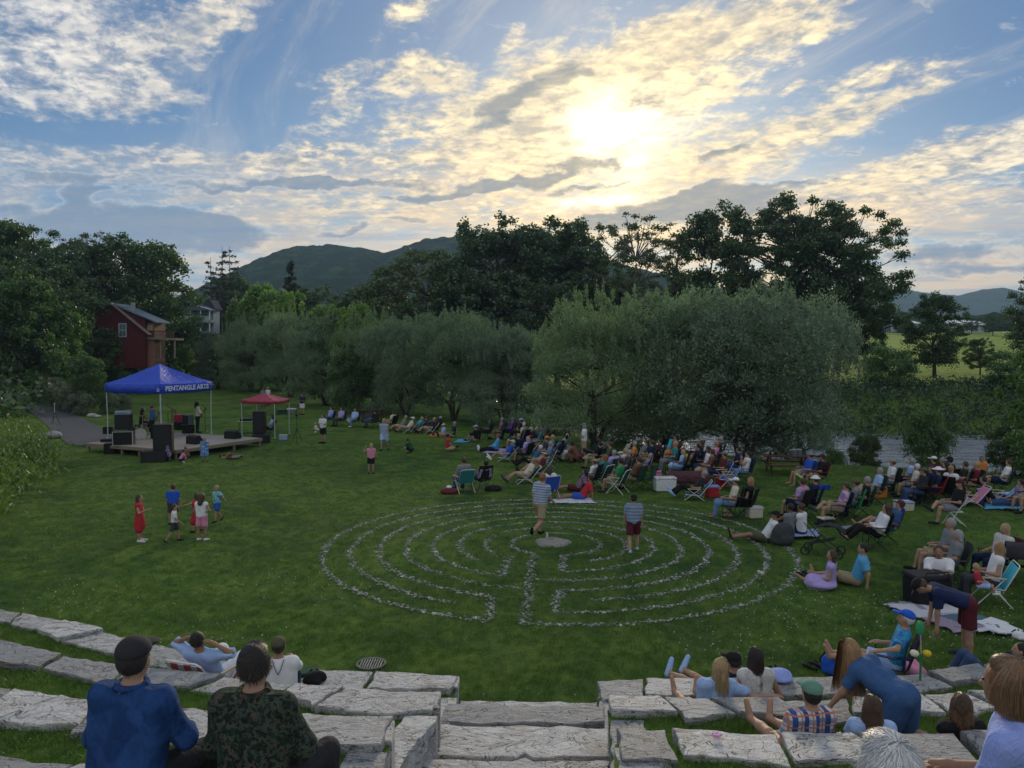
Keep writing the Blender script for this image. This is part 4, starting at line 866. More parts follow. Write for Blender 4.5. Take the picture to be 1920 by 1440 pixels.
# ================================================================ PEOPLE: signed distance bodies, one continuous surface each
_E = [((0, 0, 0), (1, 0, 0)), ((0, 1, 0), (1, 1, 0)), ((0, 0, 1), (1, 0, 1)), ((0, 1, 1), (1, 1, 1)), ((0, 0, 0), (0, 1, 0)), ((1, 0, 0), (1, 1, 0)), ((0, 0, 1), (0, 1, 1)), ((1, 0, 1), (1, 1, 1)),
      ((0, 0, 0), (0, 0, 1)), ((1, 0, 0), (1, 0, 1)), ((0, 1, 0), (0, 1, 1)), ((1, 1, 0), (1, 1, 1))]
def surface_nets(f, lo, h):
    ins = f < 0; nx, ny, nz = f.shape
    cnt = np.zeros((nx-1, ny-1, nz-1), np.int8)
    for a in (0, 1):
        for b in (0, 1):
            for c in (0, 1): cnt += ins[a:nx-1+a, b:ny-1+b, c:nz-1+c]
    act = (cnt > 0) & (cnt < 8); idx = np.argwhere(act)
    if len(idx) == 0: return np.zeros((0, 3)), np.zeros((0, 4), int)
    vid = -np.ones(act.shape, np.int64); vid[act] = np.arange(len(idx))
    P = np.zeros((len(idx), 3)); N = np.zeros(len(idx))
    for a, b in _E:
        a = np.array(a); b = np.array(b); ia = idx+a; ib = idx+b
        fa = f[ia[:, 0], ia[:, 1], ia[:, 2]]; fb = f[ib[:, 0], ib[:, 1], ib[:, 2]]; m = (fa < 0) != (fb < 0)
        t_ = np.where(m, fa/np.where(m, fa-fb, 1), 0)[:, None]; P += np.where(m[:, None], a+(b-a)*t_, 0); N += m
    V = lo+(idx+P/N[:, None])*h; Q = []
    for ax in range(3):
        o = [0, 0, 0]; o[ax] = 1; s0 = [slice(1, -1)]*3; s0[ax] = slice(0, -1); s1 = [slice(1, -1)]*3; s1[ax] = slice(1, None)
        A, B = ins[tuple(s0)], ins[tuple(s1)]; e = np.argwhere(A != B)
        if len(e) == 0: continue
        sg = A[e[:, 0], e[:, 1], e[:, 2]]; off = np.ones(3, int); off[ax] = 0; e = e+off; u, v = (ax+1) % 3, (ax+2) % 3
        du = np.zeros(3, int); du[u] = 1; dv = np.zeros(3, int); dv[v] = 1
        q = [vid[tuple((e-x).T)] for x in (0*du, du, du+dv, dv)]; q = np.stack(q, 1); q[~sg] = q[~sg][:, ::-1]; Q.append(q)
    Q = np.concatenate(Q); return V, Q[(Q >= 0).all(1)]
def sdf(prims, h, k=.03, wob=0., seed=0):
    """prims: ('c',a,b,ra,rb) round cone, ('f',...) same with a flat end at b, ('e',centre,radii,M) ellipsoid, ('-',centre,radii,M) carve, ('p',point,normal) cut"""
    pts = []
    for p in prims:
        if p[0] in 'cf': r_ = max(p[3], p[4]); pts += [np.array(p[1])-r_, np.array(p[1])+r_, np.array(p[2])-r_, np.array(p[2])+r_]
        elif p[0] == 'e': r_ = max(p[2]); pts += [np.array(p[1])-r_, np.array(p[1])+r_]
    lo = np.min(pts, 0)-h*2.5; hi = np.max(pts, 0)+h*2.5; n = np.ceil((hi-lo)/h).astype(int)+1
    ax = [lo[i]+h*np.arange(n[i]) for i in range(3)]; f = np.full(n, .5)
    for p in prims:
        if p[0] == 'p':
            g = (ax[0][:, None, None]-p[1][0])*p[2][0]+(ax[1][None, :, None]-p[1][1])*p[2][1]+(ax[2][None, None, :]-p[1][2])*p[2][2]; f = np.maximum(f, g); continue
        if p[0] in 'cf': a, b = np.array(p[1], float), np.array(p[2], float); r_ = max(p[3], p[4]); bl, bh = np.minimum(a, b)-r_, np.maximum(a, b)+r_
        else: a = np.array(p[1], float); r_ = max(p[2]); bl, bh = a-r_, a+r_
        mg = k+2*h; i0 = np.clip(((bl-mg-lo)/h).astype(int), 0, n-1); i1 = np.clip(((bh+mg-lo)/h).astype(int)+2, 1, n); sl = tuple(slice(i0[i], i1[i]) for i in range(3))
        X_, Y_, Z_ = ax[0][sl[0]][:, None, None], ax[1][sl[1]][None, :, None], ax[2][sl[2]][None, None, :]
        if p[0] in 'cf':
            d = b-a; L2 = max(d@d, 1e-9); t_ = ((X_-a[0])*d[0]+(Y_-a[1])*d[1]+(Z_-a[2])*d[2])/L2; tc_ = np.clip(t_, 0, 1)
            g = np.sqrt((X_-a[0]-tc_*d[0])**2+(Y_-a[1]-tc_*d[1])**2+(Z_-a[2]-tc_*d[2])**2)-(p[3]+(p[4]-p[3])*tc_)
            if p[0] == 'f': g = np.maximum(g, (t_-1)*math.sqrt(L2))
        else:
            M = np.array(p[3]) if len(p) > 3 and p[3] is not None else np.eye(3); r3 = np.array(p[2], float)
            qx = [((X_-a[0])*M[0, i]+(Y_-a[1])*M[1, i]+(Z_-a[2])*M[2, i]) for i in range(3)]
            k0 = np.sqrt(sum((qx[i]/r3[i])**2 for i in range(3))); k1 = np.sqrt(sum((qx[i]/r3[i]**2)**2 for i in range(3))); g = k0*(k0-1)/np.maximum(k1, 1e-6)
        F0 = f[sl]
        if p[0] == '-': f[sl] = np.maximum(F0, -g)
        else: hh = np.maximum(k-np.abs(F0-g), 0)/k; f[sl] = np.minimum(F0, g)-hh*hh*k*.25
    if wob:
        rw = np.random.default_rng(seed); g = 0
        for _ in range(5):
            w = rw.normal(size=3)*np.array([1, 1, .8])*17; ph = rw.random()*6; g = g+np.sin(ax[0][:, None, None]*w[0]+ax[1][None, :, None]*w[1]+ax[2][None, None, :]*w[2]+ph)
        f = f+wob*np.where(g > 0, g**1.0, g*.4)*.5
    return surface_nets(f, lo, h)
def nrm(v): v = np.array(v, float); return v/max(np.linalg.norm(v), 1e-9)
def mk(nm, prims, mat, parent, h, k=.03, wob=0., extra=None, seed=0):
    V, F = sdf(prims, h, k, wob, seed)
    if len(V) == 0: return None
    G = [F]
    if extra is not None and len(extra.V):
        eq = np.array([f for f in extra.F if len(f) == 4]); et = np.array([f for f in extra.F if len(f) == 3])
        if len(eq): G.append(eq+len(V))
        if len(et): G.append(et+len(V))
        V = np.concatenate([V, np.array([tuple(v) for v in extra.V])])
    return link(nm, mesh_from(nm, V, G, mat, True), parent)
S_ = dict(pelvis=.86, T=(0, 0, 1), thigh=[(-.07, .0, -1), (.07, .0, -1)], shin=[(-.02, -.03, -1), (.02, -.03, -1)], arm=[(-.2, -.05, -1), (.2, -.05, -1)], fore=[(-.05, .3, -1), (.05, .3, -1)])
POSES = {'stand': S_,
 'walk': dict(S_, thigh=[(-.05, .42, -1), (.05, -.25, -1)], shin=[(0, .05, -1), (0, -.75, -1)], arm=[(-.15, -.4, -1), (.15, .35, -1)], fore=[(-.05, .1, -1), (0, .8, -.7)], pelvis=.83),
 'walkb': dict(S_, thigh=[(-.05, -.2, -1), (.05, .35, -1)], shin=[(0, -.5, -1), (0, 0, -1)], arm=[(-.2, .2, -1), (.2, -.2, -1)], pelvis=.84),
 'hip': dict(S_, arm=[(-.3, -.2, -.8), (.7, -.3, -.75)], fore=[(.0, .6, -.8), (-.8, .3, -.35)]),
 'reach': dict(S_, arm=[(-.9, .3, -.2), (.5, .3, -.7)], fore=[(-1, .3, 0), (.3, .8, -.3)], thigh=[(-.2, .1, -1), (.2, -.1, -1)]),
 'phone': dict(S_, arm=[(-.2, .3, -1), (.2, .3, -1)], fore=[(.35, 1, .3), (-.35, 1, .4)]),
 'armsup': dict(S_, arm=[(-.7, .2, -.2), (.25, -.1, -1)], fore=[(.5, .3, .9), (.4, .2, -1)], thigh=[(-.05, .1, -1), (.05, -.12, -1)]),
 'chair': dict(pelvis=.46, T=(0, -.22, 1), thigh=[(-.14, 1, .02), (.14, 1, .02)], shin=[(0, .12, -1), (0, .2, -1)], arm=[(-.25, .2, -1), (.25, .2, -1)], fore=[(.35, 1, .0), (-.35, 1, .05)]),
 'chairx': dict(pelvis=.46, T=(0, -.28, 1), thigh=[(-.16, 1, .05), (.0, 1, .28)], shin=[(0, .15, -1), (-.6, .5, -.35)], arm=[(-.25, .2, -1), (.25, .2, -1)], fore=[(.35, 1, .0), (-.35, 1, .15)]),
 'lounge': dict(pelvis=.27, T=(0, -.6, 1), thigh=[(-.12, 1, .35), (.12, 1, .25)], shin=[(0, .75, -.75), (0, .9, -.55)], arm=[(-.25, .25, -1), (.25, .25, -1)], fore=[(.3, 1, .1), (-.3, 1, .1)]),
 'ground': dict(pelvis=.12, T=(0, -.2, 1), thigh=[(-.12, 1, .15), (.12, 1, .10)], shin=[(0, 1, -.15), (-.1, 1, -.12)], arm=[(-.2, .3, -1), (.2, .3, -1)], fore=[(.3, 1, -.1), (-.3, 1, -.1)]),
 'knees': dict(pelvis=.12, T=(0, -.05, 1), thigh=[(-.12, .75, .75), (.12, .8, .7)], shin=[(0, .4, -1), (0, .3, -1)], arm=[(-.1, .75, -.6), (.1, .75, -.6)], fore=[(.4, .7, .15), (-.4, .7, .1)]),
 'cross': dict(pelvis=.12, T=(0, -.02, 1), thigh=[(-.8, .8, .12), (.8, .8, .12)], shin=[(.95, .25, -.12), (-.95, .1, -.1)], arm=[(-.3, .3, -1), (.3, .3, -1)], fore=[(.2, .9, -.1), (-.2, .9, -.1)]),
 'side': dict(pelvis=.13, T=(-.1, -.05, 1), thigh=[(-.5, .9, .1), (-.2, 1, .05)], shin=[(.8, .5, -.1), (.8, -.1, -.1)], arm=[(-.2, .2, -1), (.35, -.1, -1)], fore=[(.3, .8, -.2), (.1, .1, -1)]),
 'back': dict(pelvis=.12, T=(0, -.55, 1), thigh=[(-.1, 1, .2), (.1, 1, .05)], shin=[(0, 1, -.25), (-.05, 1, -.08)], arm=[(-.3, -.45, -1), (.3, -.45, -1)], fore=[(-.03, .05, -1), (.03, .05, -1)]),
 'recline': dict(pelvis=.14, T=(0, -1, .55), thigh=[(-.12, .7, .8), (.12, .75, .7)], shin=[(0, .5, -1), (0, .55, -1)], arm=[(-.5, -.2, -1), (.5, -.2, -1)], fore=[(0, .6, -.4), (0, .6, -.4)]),
 'lie': dict(pelvis=.12, T=(0, -1, .12), thigh=[(-.1, 1, .02), (.1, .8, .6)], shin=[(0, 1, -.05), (0, .8, -.6)], arm=[(-.6, .3, -.05), (.5, -.8, 0)], fore=[(.2, 1, 0), (.4, -.6, .3)]),
 'crouch': dict(pelvis=.25, T=(0, .55, 1), thigh=[(-.25, .9, .3), (.25, .9, .3)], shin=[(0, -.5, -1), (0, -.5, -1)], arm=[(-.1, .7, -.8), (.1, .7, -.8)], fore=[(.1, .8, -.6), (-.1, .8, -.6)]),
 'bend': dict(S_, T=(0, 1, .05), arm=[(-.1, .1, -1), (.1, .1, -1)], fore=[(0, .1, -1), (0, .1, -1)], pelvis=.84),
 'guitar': dict(S_, arm=[(-.45, .25, -.8), (.4, .35, -.8)], fore=[(-.35, .9, .1), (-.7, .7, .05)], thigh=[(-.1, .05, -1), (.1, -.05, -1)]),
 'drum': dict(pelvis=.55, T=(0, .08, 1), thigh=[(-.4, 1, -.1), (.4, 1, -.1)], shin=[(0, .2, -1), (0, .2, -1)], arm=[(-.3, .35, -.9), (.3, .35, -.9)], fore=[(.1, 1, .1), (-.1, 1, .2)]),
 'headhands': dict(pelvis=.2, T=(0, -.8, 1), thigh=[(-.15, 1, .6), (.1, 1, .35)], shin=[(0, .7, -.8), (0, .8, -.5)], arm=[(-1, .1, .35), (1, .1, .35)], fore=[(.85, .15, .45), (-.85, .15, .45)]),
 'drapearm': dict(pelvis=.14, T=(-.12, .1, 1), thigh=[(-.3, 1, .1), (.0, 1, .1)], shin=[(0, 1, -.1), (0, 1, -.1)], arm=[(-.1, .3, -1), (.95, -.15, -.42)], fore=[(.3, .9, 0), (1, -.1, .0)]),
 'climb': dict(pelvis=.50, T=(0, 1, .62), thigh=[(-.1, .35, -1), (.1, .1, -1)], shin=[(0, -1, -.35), (0, -1, -.3)], arm=[(-.12, .35, -1), (.12, .3, -1)], fore=[(0, .45, -.6), (.0, .5, -.5)])}
SK = {'l': (.42, .25, .17), 'm': (.32, .18, .115), 't': (.24, .125, .075), 'd': (.075, .04, .025)}
HC = {'blond': (.42, .30, .15), 'brown': (.07, .04, .022), 'dark': (.018, .013, .011), 'grey': (.33, .33, .34), 'white': (.68, .68, .68), 'red': (.26, .11, .045), 'straw': (.34, .20, .09)}
CL = {'white': (.72, .73, .76), 'ltblue': (.34, .50, .80), 'sky': (.10, .36, .62), 'blue': (.03, .09, .42), 'royal': (.02, .10, .55), 'navy': (.012, .022, .075), 'black': (.012, .012, .014), 'grey': (.20, .21, .23), 'dgrey': (.05, .055, .06),
      'red': (.45, .03, .04), 'dred': (.13, .02, .03), 'maroon': (.09, .015, .025), 'pink': (.62, .25, .38), 'lilac': (.42, .34, .68), 'purple': (.14, .05, .35), 'teal': (.03, .22, .24), 'turq': (.05, .50, .66), 'green': (.03, .26, .10), 'dgreen': (.015, .07, .04),
      'khaki': (.33, .27, .17), 'tan': (.42, .33, .20), 'orange': (.60, .22, .05), 'yellow': (.6, .45, .08), 'jeans': (.045, .085, .19), 'ltjeans': (.14, .24, .40), 'cream': (.62, .58, .47), 'brown': (.16, .08, .05), 'lime': (.38, .60, .22), 'charcoal': (.028, .028, .032), 'olive': (.09, .09, .05), 'peri': (.30, .38, .78), 'denimtop': (.045, .11, .26)}
PT = {'camo': ('camo', (.020, .036, .027), (.05, .075, .055), (.095, .075, .06), 14), 'plaid': ('plaid', (.62, .66, .74), (.05, .10, .30), (.60, .20, .10), 9), 'plaidp': ('plaid', (.35, .25, .38), (.06, .06, .16), (.5, .2, .25), 16),
      'plaidb': ('plaid', (.6, .62, .7), (.10, .12, .3), (.35, .1, .14), 16), 'stripe': ('stripes', (.45, .52, .66), (.20, .26, .40), None, 15), 'stripeg': ('stripes', (.30, .38, .52), (.18, .25, .38), None, 12), 'tie': ('tiedye', (.62, .60, .72), (.60, .22, .42), (.35, .40, .75), 7),
      'tiep': ('tiedye', (.50, .48, .50), (.35, .16, .50), (.6, .5, .62), 6), 'tropic': ('floral', (.02, .20, .52), (.03, .36, .62), (.22, .16, .30), 16), 'floral': ('floral', (.05, .05, .16), (.30, .32, .5), (.5, .2, .25), 22), 'floralb': ('floral', (.03, .12, .42), (.20, .40, .7), (.6, .7, .8), 20),
      'sky_dye': ('tiedye', (.05, .30, .42), (.30, .62, .68), (.04, .16, .40), 9), 'lace': ('floral', (.70, .70, .70), (.60, .58, .56), (.74, .74, .74), 40), 'denim': ('tiedye', (.018, .060, .19), (.025, .078, .24), (.014, .05, .16), 6)}
def cloth(c, near=False):
    if c in PT: return pattern(*PT[c])
    return plain(CL[c], .9, .16 if near else .22, 9 if near else 14, .004 if near else .0, name=c+'_cloth')
def person(loc, yaw, pose, label, H_=1.7, skin='l', top='white', sleeve=.6, bot='shorts', bcol='khaki', hair='short', hcol='brown', hat=None, hatcol='white', look=0., nod=0., lean=0., vox=None, shoes='black', fat=1., group='audience on the lawn', tweak=None, chair=None, ccol='navy', name='person', feet=True):
    r = random.Random(str(label)); s = H_/1.7; P = {k: v for k, v in POSES[pose].items()}
    if tweak: P.update(tweak)
    dist = math.hypot(loc[0], loc[1]); h = vox or (.038 if dist > 32 else .031 if dist > 23 else .024 if dist > 15 else .016 if dist > 9.5 else .012)
    near = dist < 9.6; hh = h*s**.5
    jit = lambda v, a=.07: nrm(np.array(v, float)+np.array([r.uniform(-a, a) for _ in range(3)]))
    pel = np.array([0, 0, P['pelvis']*s]); T = nrm(np.array(P['T'], float)+np.array([lean, 0, 0])+np.array([r.uniform(-.05, .05), r.uniform(-.05, .05), 0])); rt = np.array([1., 0, 0]); rt = nrm(rt-T*(rt@T))
    fw = np.cross(T, rt); neck = pel+T*.50*s; sh = [neck-T*.055*s+rt*sx*.172*s for sx in (-1, 1)]; hip = [pel+rt*sx*.088*s for sx in (-1, 1)]
    kn, an, toe, el, wr, hd = [], [], [], [], [], []
    for i in (0, 1):
        j = 0 if pose in ('stand', 'climb', 'bend') else .05
        td = jit(P['thigh'][i], j); sd = jit(P['shin'][i], j); k_ = hip[i]+td*.43*s; a_ = k_+sd*.40*s
        if a_[2] < .07*s: a_[2] = .07*s
        if k_[2] < .08*s: k_[2] = .08*s
        pf = np.array([.06*(1 if i else -1), .7, .45]); sd2 = nrm(a_-k_); pf = nrm(pf-sd2*(pf@sd2)); kn.append(k_); an.append(a_); toe.append(a_+pf*.17*s+sd2*.035*s)
        ad = jit(P['arm'][i], .1); fd = jit(P['fore'][i], .1); e_ = sh[i]+ad*.275*s; w_ = e_+fd*.245*s
        if pose not in ('climb',):
            e_[2] = max(e_[2], .05); w_[2] = max(w_[2], .04)
        el.append(e_); wr.append(w_); hd.append(nrm(fd))
    la = math.radians(look); L = np.array([-math.sin(la), math.cos(la), nod]); 
    if pose in ('lie', 'recline', 'headhands', 'lounge'): L = L+np.array([0, 0, .25])
    L = nrm(L); up = nrm(T*.5+np.array([0, 0, 1])) if pose not in ('bend', 'lie') else nrm(T+np.array([0, -.1, .2])); 
    if pose == 'bend': L = nrm(np.array([0, .4, -1.]))
    if pose == 'lie': L = nrm(np.array([0, .25, 1.]))
    if pose == 'climb': up = nrm(np.array([0, .5, 1.])); 
    R_ = nrm(np.cross(L, up)); up = np.cross(R_, L); hs = s if H_ > 1.45 else s*(1+(1.45-H_)*.45)
    hc = neck+T*.055*s+up*.112*hs+L*.022*s; M = np.stack([R_, L, up], 1)
    root = thing(name, 'person '+label if not label.startswith('person') else label, 'person', loc, math.radians(yaw), group)
    sm = plain(SK[skin], .6, .12, 12, name='skin'); rr_ = lambda v: v*s
    # body
    B = [('c', neck-T*.06*s, pel, rr_(.085), rr_(.095))]
    for i in (0, 1):
        B += [('c', neck+T*.015*s, sh[i]+T*.0*s, rr_(.042), rr_(.045)), ('c', sh[i], hip[i], rr_(.058), rr_(.085)), ('c', hip[i], kn[i], rr_(.078)*fat**.5, rr_(.052)), ('c', kn[i], kn[i]+(an[i]-kn[i])*.45, rr_(.052), rr_(.052)), ('c', kn[i]+(an[i]-kn[i])*.4, an[i], rr_(.05), rr_(.034)), ('c', an[i], toe[i], rr_(.038), rr_(.028)),
              ('c', sh[i], el[i], rr_(.05), rr_(.038)), ('c', el[i], wr[i], rr_(.038), rr_(.025)), ('c', wr[i], wr[i]+hd[i]*.06*s, rr_(.028), rr_(.026))]
    B += [('c', neck-T*.03*s, hc-up*.05*hs, rr_(.055), rr_(.048)), ('e', hc, (.076*hs, .094*hs, .112*hs), M), ('e', hc-up*.055*hs+L*.028*hs, (.056*hs, .060*hs, .060*hs), M)]
    if h < .022:
        B += [('c', hc+L*.088*hs-up*.012*hs, hc+L*.108*hs-up*.034*hs, .010*hs, .013*hs)]
        for sx in (-1, 1): B += [('e', hc+R_*sx*.079*hs-up*.015*hs, (.012*hs, .02*hs, .032*hs), M)]
    ex = MB(); sg = 5 if near else 4
    for i in (0, 1):
        d = hd[i]; side = nrm(np.cross(d, [0, 0, 1.]) if abs(d[2]) < .9 else np.array([0, 1., 0])-d*d[1]); pn = np.cross(side, d); pn = pn if pn[2] < 0 else -pn; pb = wr[i]+d*.06*s; inn = side if (side@(np.array([0, 0, 0])-sh[i]+neck)) > 0 else -side
        for q_, (o_, l_) in enumerate(((-.026, .062), (-.009, .078), (.009, .074), (.025, .056))):
            b0 = pb+side*o_*s+d*.012*s; b1 = b0+d*l_*.5*s+side*o_*.25*s+pn*.008*s; b2 = b1+(d*.8+pn*.7)*l_*.42*s; ex.tube([b0-d*.03*s, b0, b1, b2], [.009*s, .0095*s, .0085*s, .0065*s], sg)
        t0 = wr[i]+d*.02*s+inn*.02*s; ex.tube([t0, t0+(inn*.75+d*.6)*.035*s, t0+(inn*.6+d*.9+pn*.3)*.06*s], [.012*s, .011*s, .008*s], sg)
    ex.F = [f for f in ex.F if len(f) == 4]
    mk('body', B, sm, root, hh*1.3, .024*s, extra=ex)
    # clothes
    g = .014*s+.25*hh; ft = fat; cm = cloth(top, near)
    if top:
        Tp = [('c', neck-T*.075*s, pel+T*.02*s, rr_(.092)+g, rr_(.105)*ft+g)]; 
        for i in (0, 1):
            Tp += [('c', sh[i]*.82+(neck-T*.05*s)*.18, hip[i]+T*.05*s, rr_(.072)*(.8+.2*ft)+g, rr_(.092)*ft+g), ('c', neck-T*.012*s, sh[i], rr_(.046)+g, rr_(.052)+g)]
            if sleeve > 0:
                if sleeve > .9: Tp += [('c', sh[i], el[i], rr_(.058)+g, rr_(.046)+g), ('f', el[i], el[i]+(wr[i]-el[i])*min(1, sleeve-.05), rr_(.046)+g, rr_(.032)+g)]
                else: Tp += [('f', sh[i], sh[i]+(el[i]-sh[i])*sleeve*1.25, rr_(.058)+g, rr_(.050)+g*1.3)]
        if fat > 1.1: Tp += [('e', pel+T*.16*s+fw*.06*s*ft, (.15*s*ft, .12*s*ft, .17*s*ft), np.stack([rt, fw, T], 1))]
        if bot == 'dress':
            for i in (0, 1): Tp += [('c', hip[i], hip[i]+(kn[i]-hip[i])*.95, rr_(.11)+g, rr_(.12)+g)]
            if pose in ('stand', 'walk', 'walkb', 'hip', 'reach', 'phone', 'armsup'): Tp += [('f', pel, pel-np.array([0, 0, .30*s]), rr_(.12)+g, rr_(.19)+g)]
            elif pose == 'side': Tp += [('e', (hip[0]+kn[0])*.5+np.array([.04, 0, -.02]), (.30*s, .36*s, .12*s), None), ('e', kn[1]+np.array([.1, -.1, 0])*s, (.25*s, .2*s, .10*s), None), ('p', (0, 0, .015), (0, 0, -1))]
        Tp.append(('p', neck+T*.030*s, T))
        mk('shirt' if bot != 'dress' else 'dress', Tp, cm, root, hh*1.15, .045*s, wob=.011 if near else .004, seed=r.randint(0, 999))
        if near and sleeve > .9 and not hat == 'none':
            ring = [neck+T*(.030+.012*math.sin(a_))*s+rt*math.cos(a_)*.078*s+fw*math.sin(a_)*.072*s for a_ in np.linspace(0, 6.2832, 17)]; MB().tube(ring, .020*s, 6).build('collar', cm, root, True)
    if bot in ('trousers', 'shorts', 'skirt'):
        f_ = 1. if bot == 'trousers' else .82 if bot == 'shorts' else .7; Bt = [('c', hip[0], hip[1], rr_(.098)*ft+g, rr_(.098)*ft+g), ('c', pel, pel+T*.09*s, rr_(.10)+g*.6, rr_(.095)+g*.5)]
        for i in (0, 1):
            if bot == 'trousers': Bt += [('c', hip[i], kn[i], rr_(.085)*fat**.5+g, rr_(.062)+g), ('f', kn[i], kn[i]+(an[i]-kn[i])*.97, rr_(.062)+g, rr_(.046)+g)]
            else: Bt += [('f', hip[i], hip[i]+(kn[i]-hip[i])*f_, rr_(.086)*fat**.5+g, rr_(.080)+g*1.4)]
        mk({'trousers': 'trousers', 'shorts': 'shorts', 'skirt': 'skirt'}[bot], Bt, cloth(bcol, near), root, hh*1.2, .03*s, wob=.006 if near else .003, seed=r.randint(0, 999))
    if shoes:
        for i in (0, 1):
            dn = nrm(an[i]-kn[i])
            if shoes == 'sandal': Sh = [('c', an[i]+dn*.035*s-nrm(toe[i]-an[i])*.03*s, toe[i]+dn*.022*s+nrm(toe[i]-an[i])*.03*s, .022*s+hh*.3, .018*s+hh*.3)]
            else: Sh = [('c', an[i]+dn*.012*s-nrm(toe[i]-an[i])*.025*s, toe[i]+nrm(toe[i]-an[i])*.02*s, .046*s+hh*.2, .034*s+hh*.2)]
            mk('shoe' if shoes != 'sandal' else 'sandal', Sh, cloth('black' if shoes == 'sandal' else shoes), root, min(hh*1.1, .03))
    # hair and hat
    hm_ = plain(HC[hcol], .55, .35, 60, .006, spec=.5, name=hcol+'_hair'); hv = min(hh*1.1, .026); top_in = .012*hs if hat else 0
    if hair and hair != 'bald':
        up_, bk = up, -L
        Hp = [('e', hc+up*(.018-top_in)*hs+bk*.016*hs, ((.087)*hs, .098*hs, (.108-top_in)*hs), M)]
        if hair in ('long', 'mid', 'curly', 'pony'):
            ln = {'long': .30, 'mid': .17, 'curly': .16, 'pony': .22}[hair]*hs; dn = nrm(-up*.6+np.array([0, 0, -1.])); w_ = {'long': .062, 'mid': .065, 'curly': .085, 'pony': .03}[hair]*hs
            a0 = hc+bk*.055*hs-up*.02*hs; bb = a0+dn*ln+bk*.02*hs
            if pose in ('lie',): bb = a0+np.array([0, -.08, -.02])
            Hp += [('c', a0, bb, w_, w_*(.62 if hair != 'curly' else 1.05))]
            if hair != 'pony':
                for sx in (-1, 1): Hp += [('c', hc+R_*sx*.06*hs+bk*.02*hs-up*.01*hs, hc+R_*sx*.07*hs+bk*.045*hs+dn*ln*.7, .036*hs, .032*hs)]
            if hair == 'curly': Hp += [('e', hc+bk*.02*hs+up*.02*hs, (.115*hs, .115*hs, .118*hs), M)]
        if hair == 'bun': Hp += [('e', hc+bk*.10*hs+up*.06*hs, (.042*hs,)*3, M)]
        Hp += [('-', hc+L*.085*hs-up*.045*hs, (.078*hs, .085*hs, .10*hs), M)]
        mk('hair', Hp, hm_, root, hv, .03*hs, wob=.010 if hair == 'curly' else .004, seed=r.randint(0, 99))
    if hat:
        ht = cloth(hatcol)
        if hat in ('cap', 'visor'):
            Cp = [('e', hc+up*.045*hs-L*.006*hs, (.094*hs, .106*hs, .082*hs), M), ('p', hc+up*.035*hs, -up*1.+L*.10)] if hat == 'cap' else [('e', hc+up*.045*hs, (.094*hs, .106*hs, .03*hs), M)]
            mk('cap', Cp, ht, root, min(hv, .016), .012)
            mk('cap_brim', [('e', hc+up*.045*hs+L*.125*hs, (.068*hs, .075*hs, .012*hs+hv*.2), M)], ht, root, min(hv, .014), .01)
        elif hat == 'beanie': mk('beanie', [('e', hc+up*.04*hs-L*.008*hs, (.09*hs, .104*hs, .085*hs), M), ('p', hc+up*.015*hs, -up)], ht, root, min(hv, .014), .012)
        else:
            br = .185 if hat == 'sun' else .145
            mk('hat', [('e', hc+up*.055*hs, (.094*hs, .106*hs, .078*hs), M), ('e', hc+up*.045*hs, (br*hs, br*1.08*hs, .014*hs+hv*.25), M), ('-', hc-up*.03*hs, (.08*hs, .09*hs, .08*hs), M)], ht, root, min(hv, .016), .02)
    if dist < 24 and h < .028:      # face
        em = plain((.03, .02, .018), .3)
        for sx in (-1, 1): mk('eye', [('e', hc+L*.083*hs+R_*sx*.031*hs+up*.004*hs, (.013*hs, .010*hs, .008*hs), M)], em, root, .006, .004)
        mk('mouth', [('e', hc+L*.080*hs-up*.068*hs, (.024*hs, .012*hs, .006*hs), M)], plain((.26, .09, .075), .5), root, .006, .004)
    if chair: make_chair(chair, loc, yaw, ccol, label)
    root['_hc'] = 0; del root['_hc']
    return root, dict(hc=hc, M=M, L=L, up=up, R=R_, hs=hs, wr=wr, an=an, neck=neck, T=T, kn=kn, sh=sh, toe=toe)
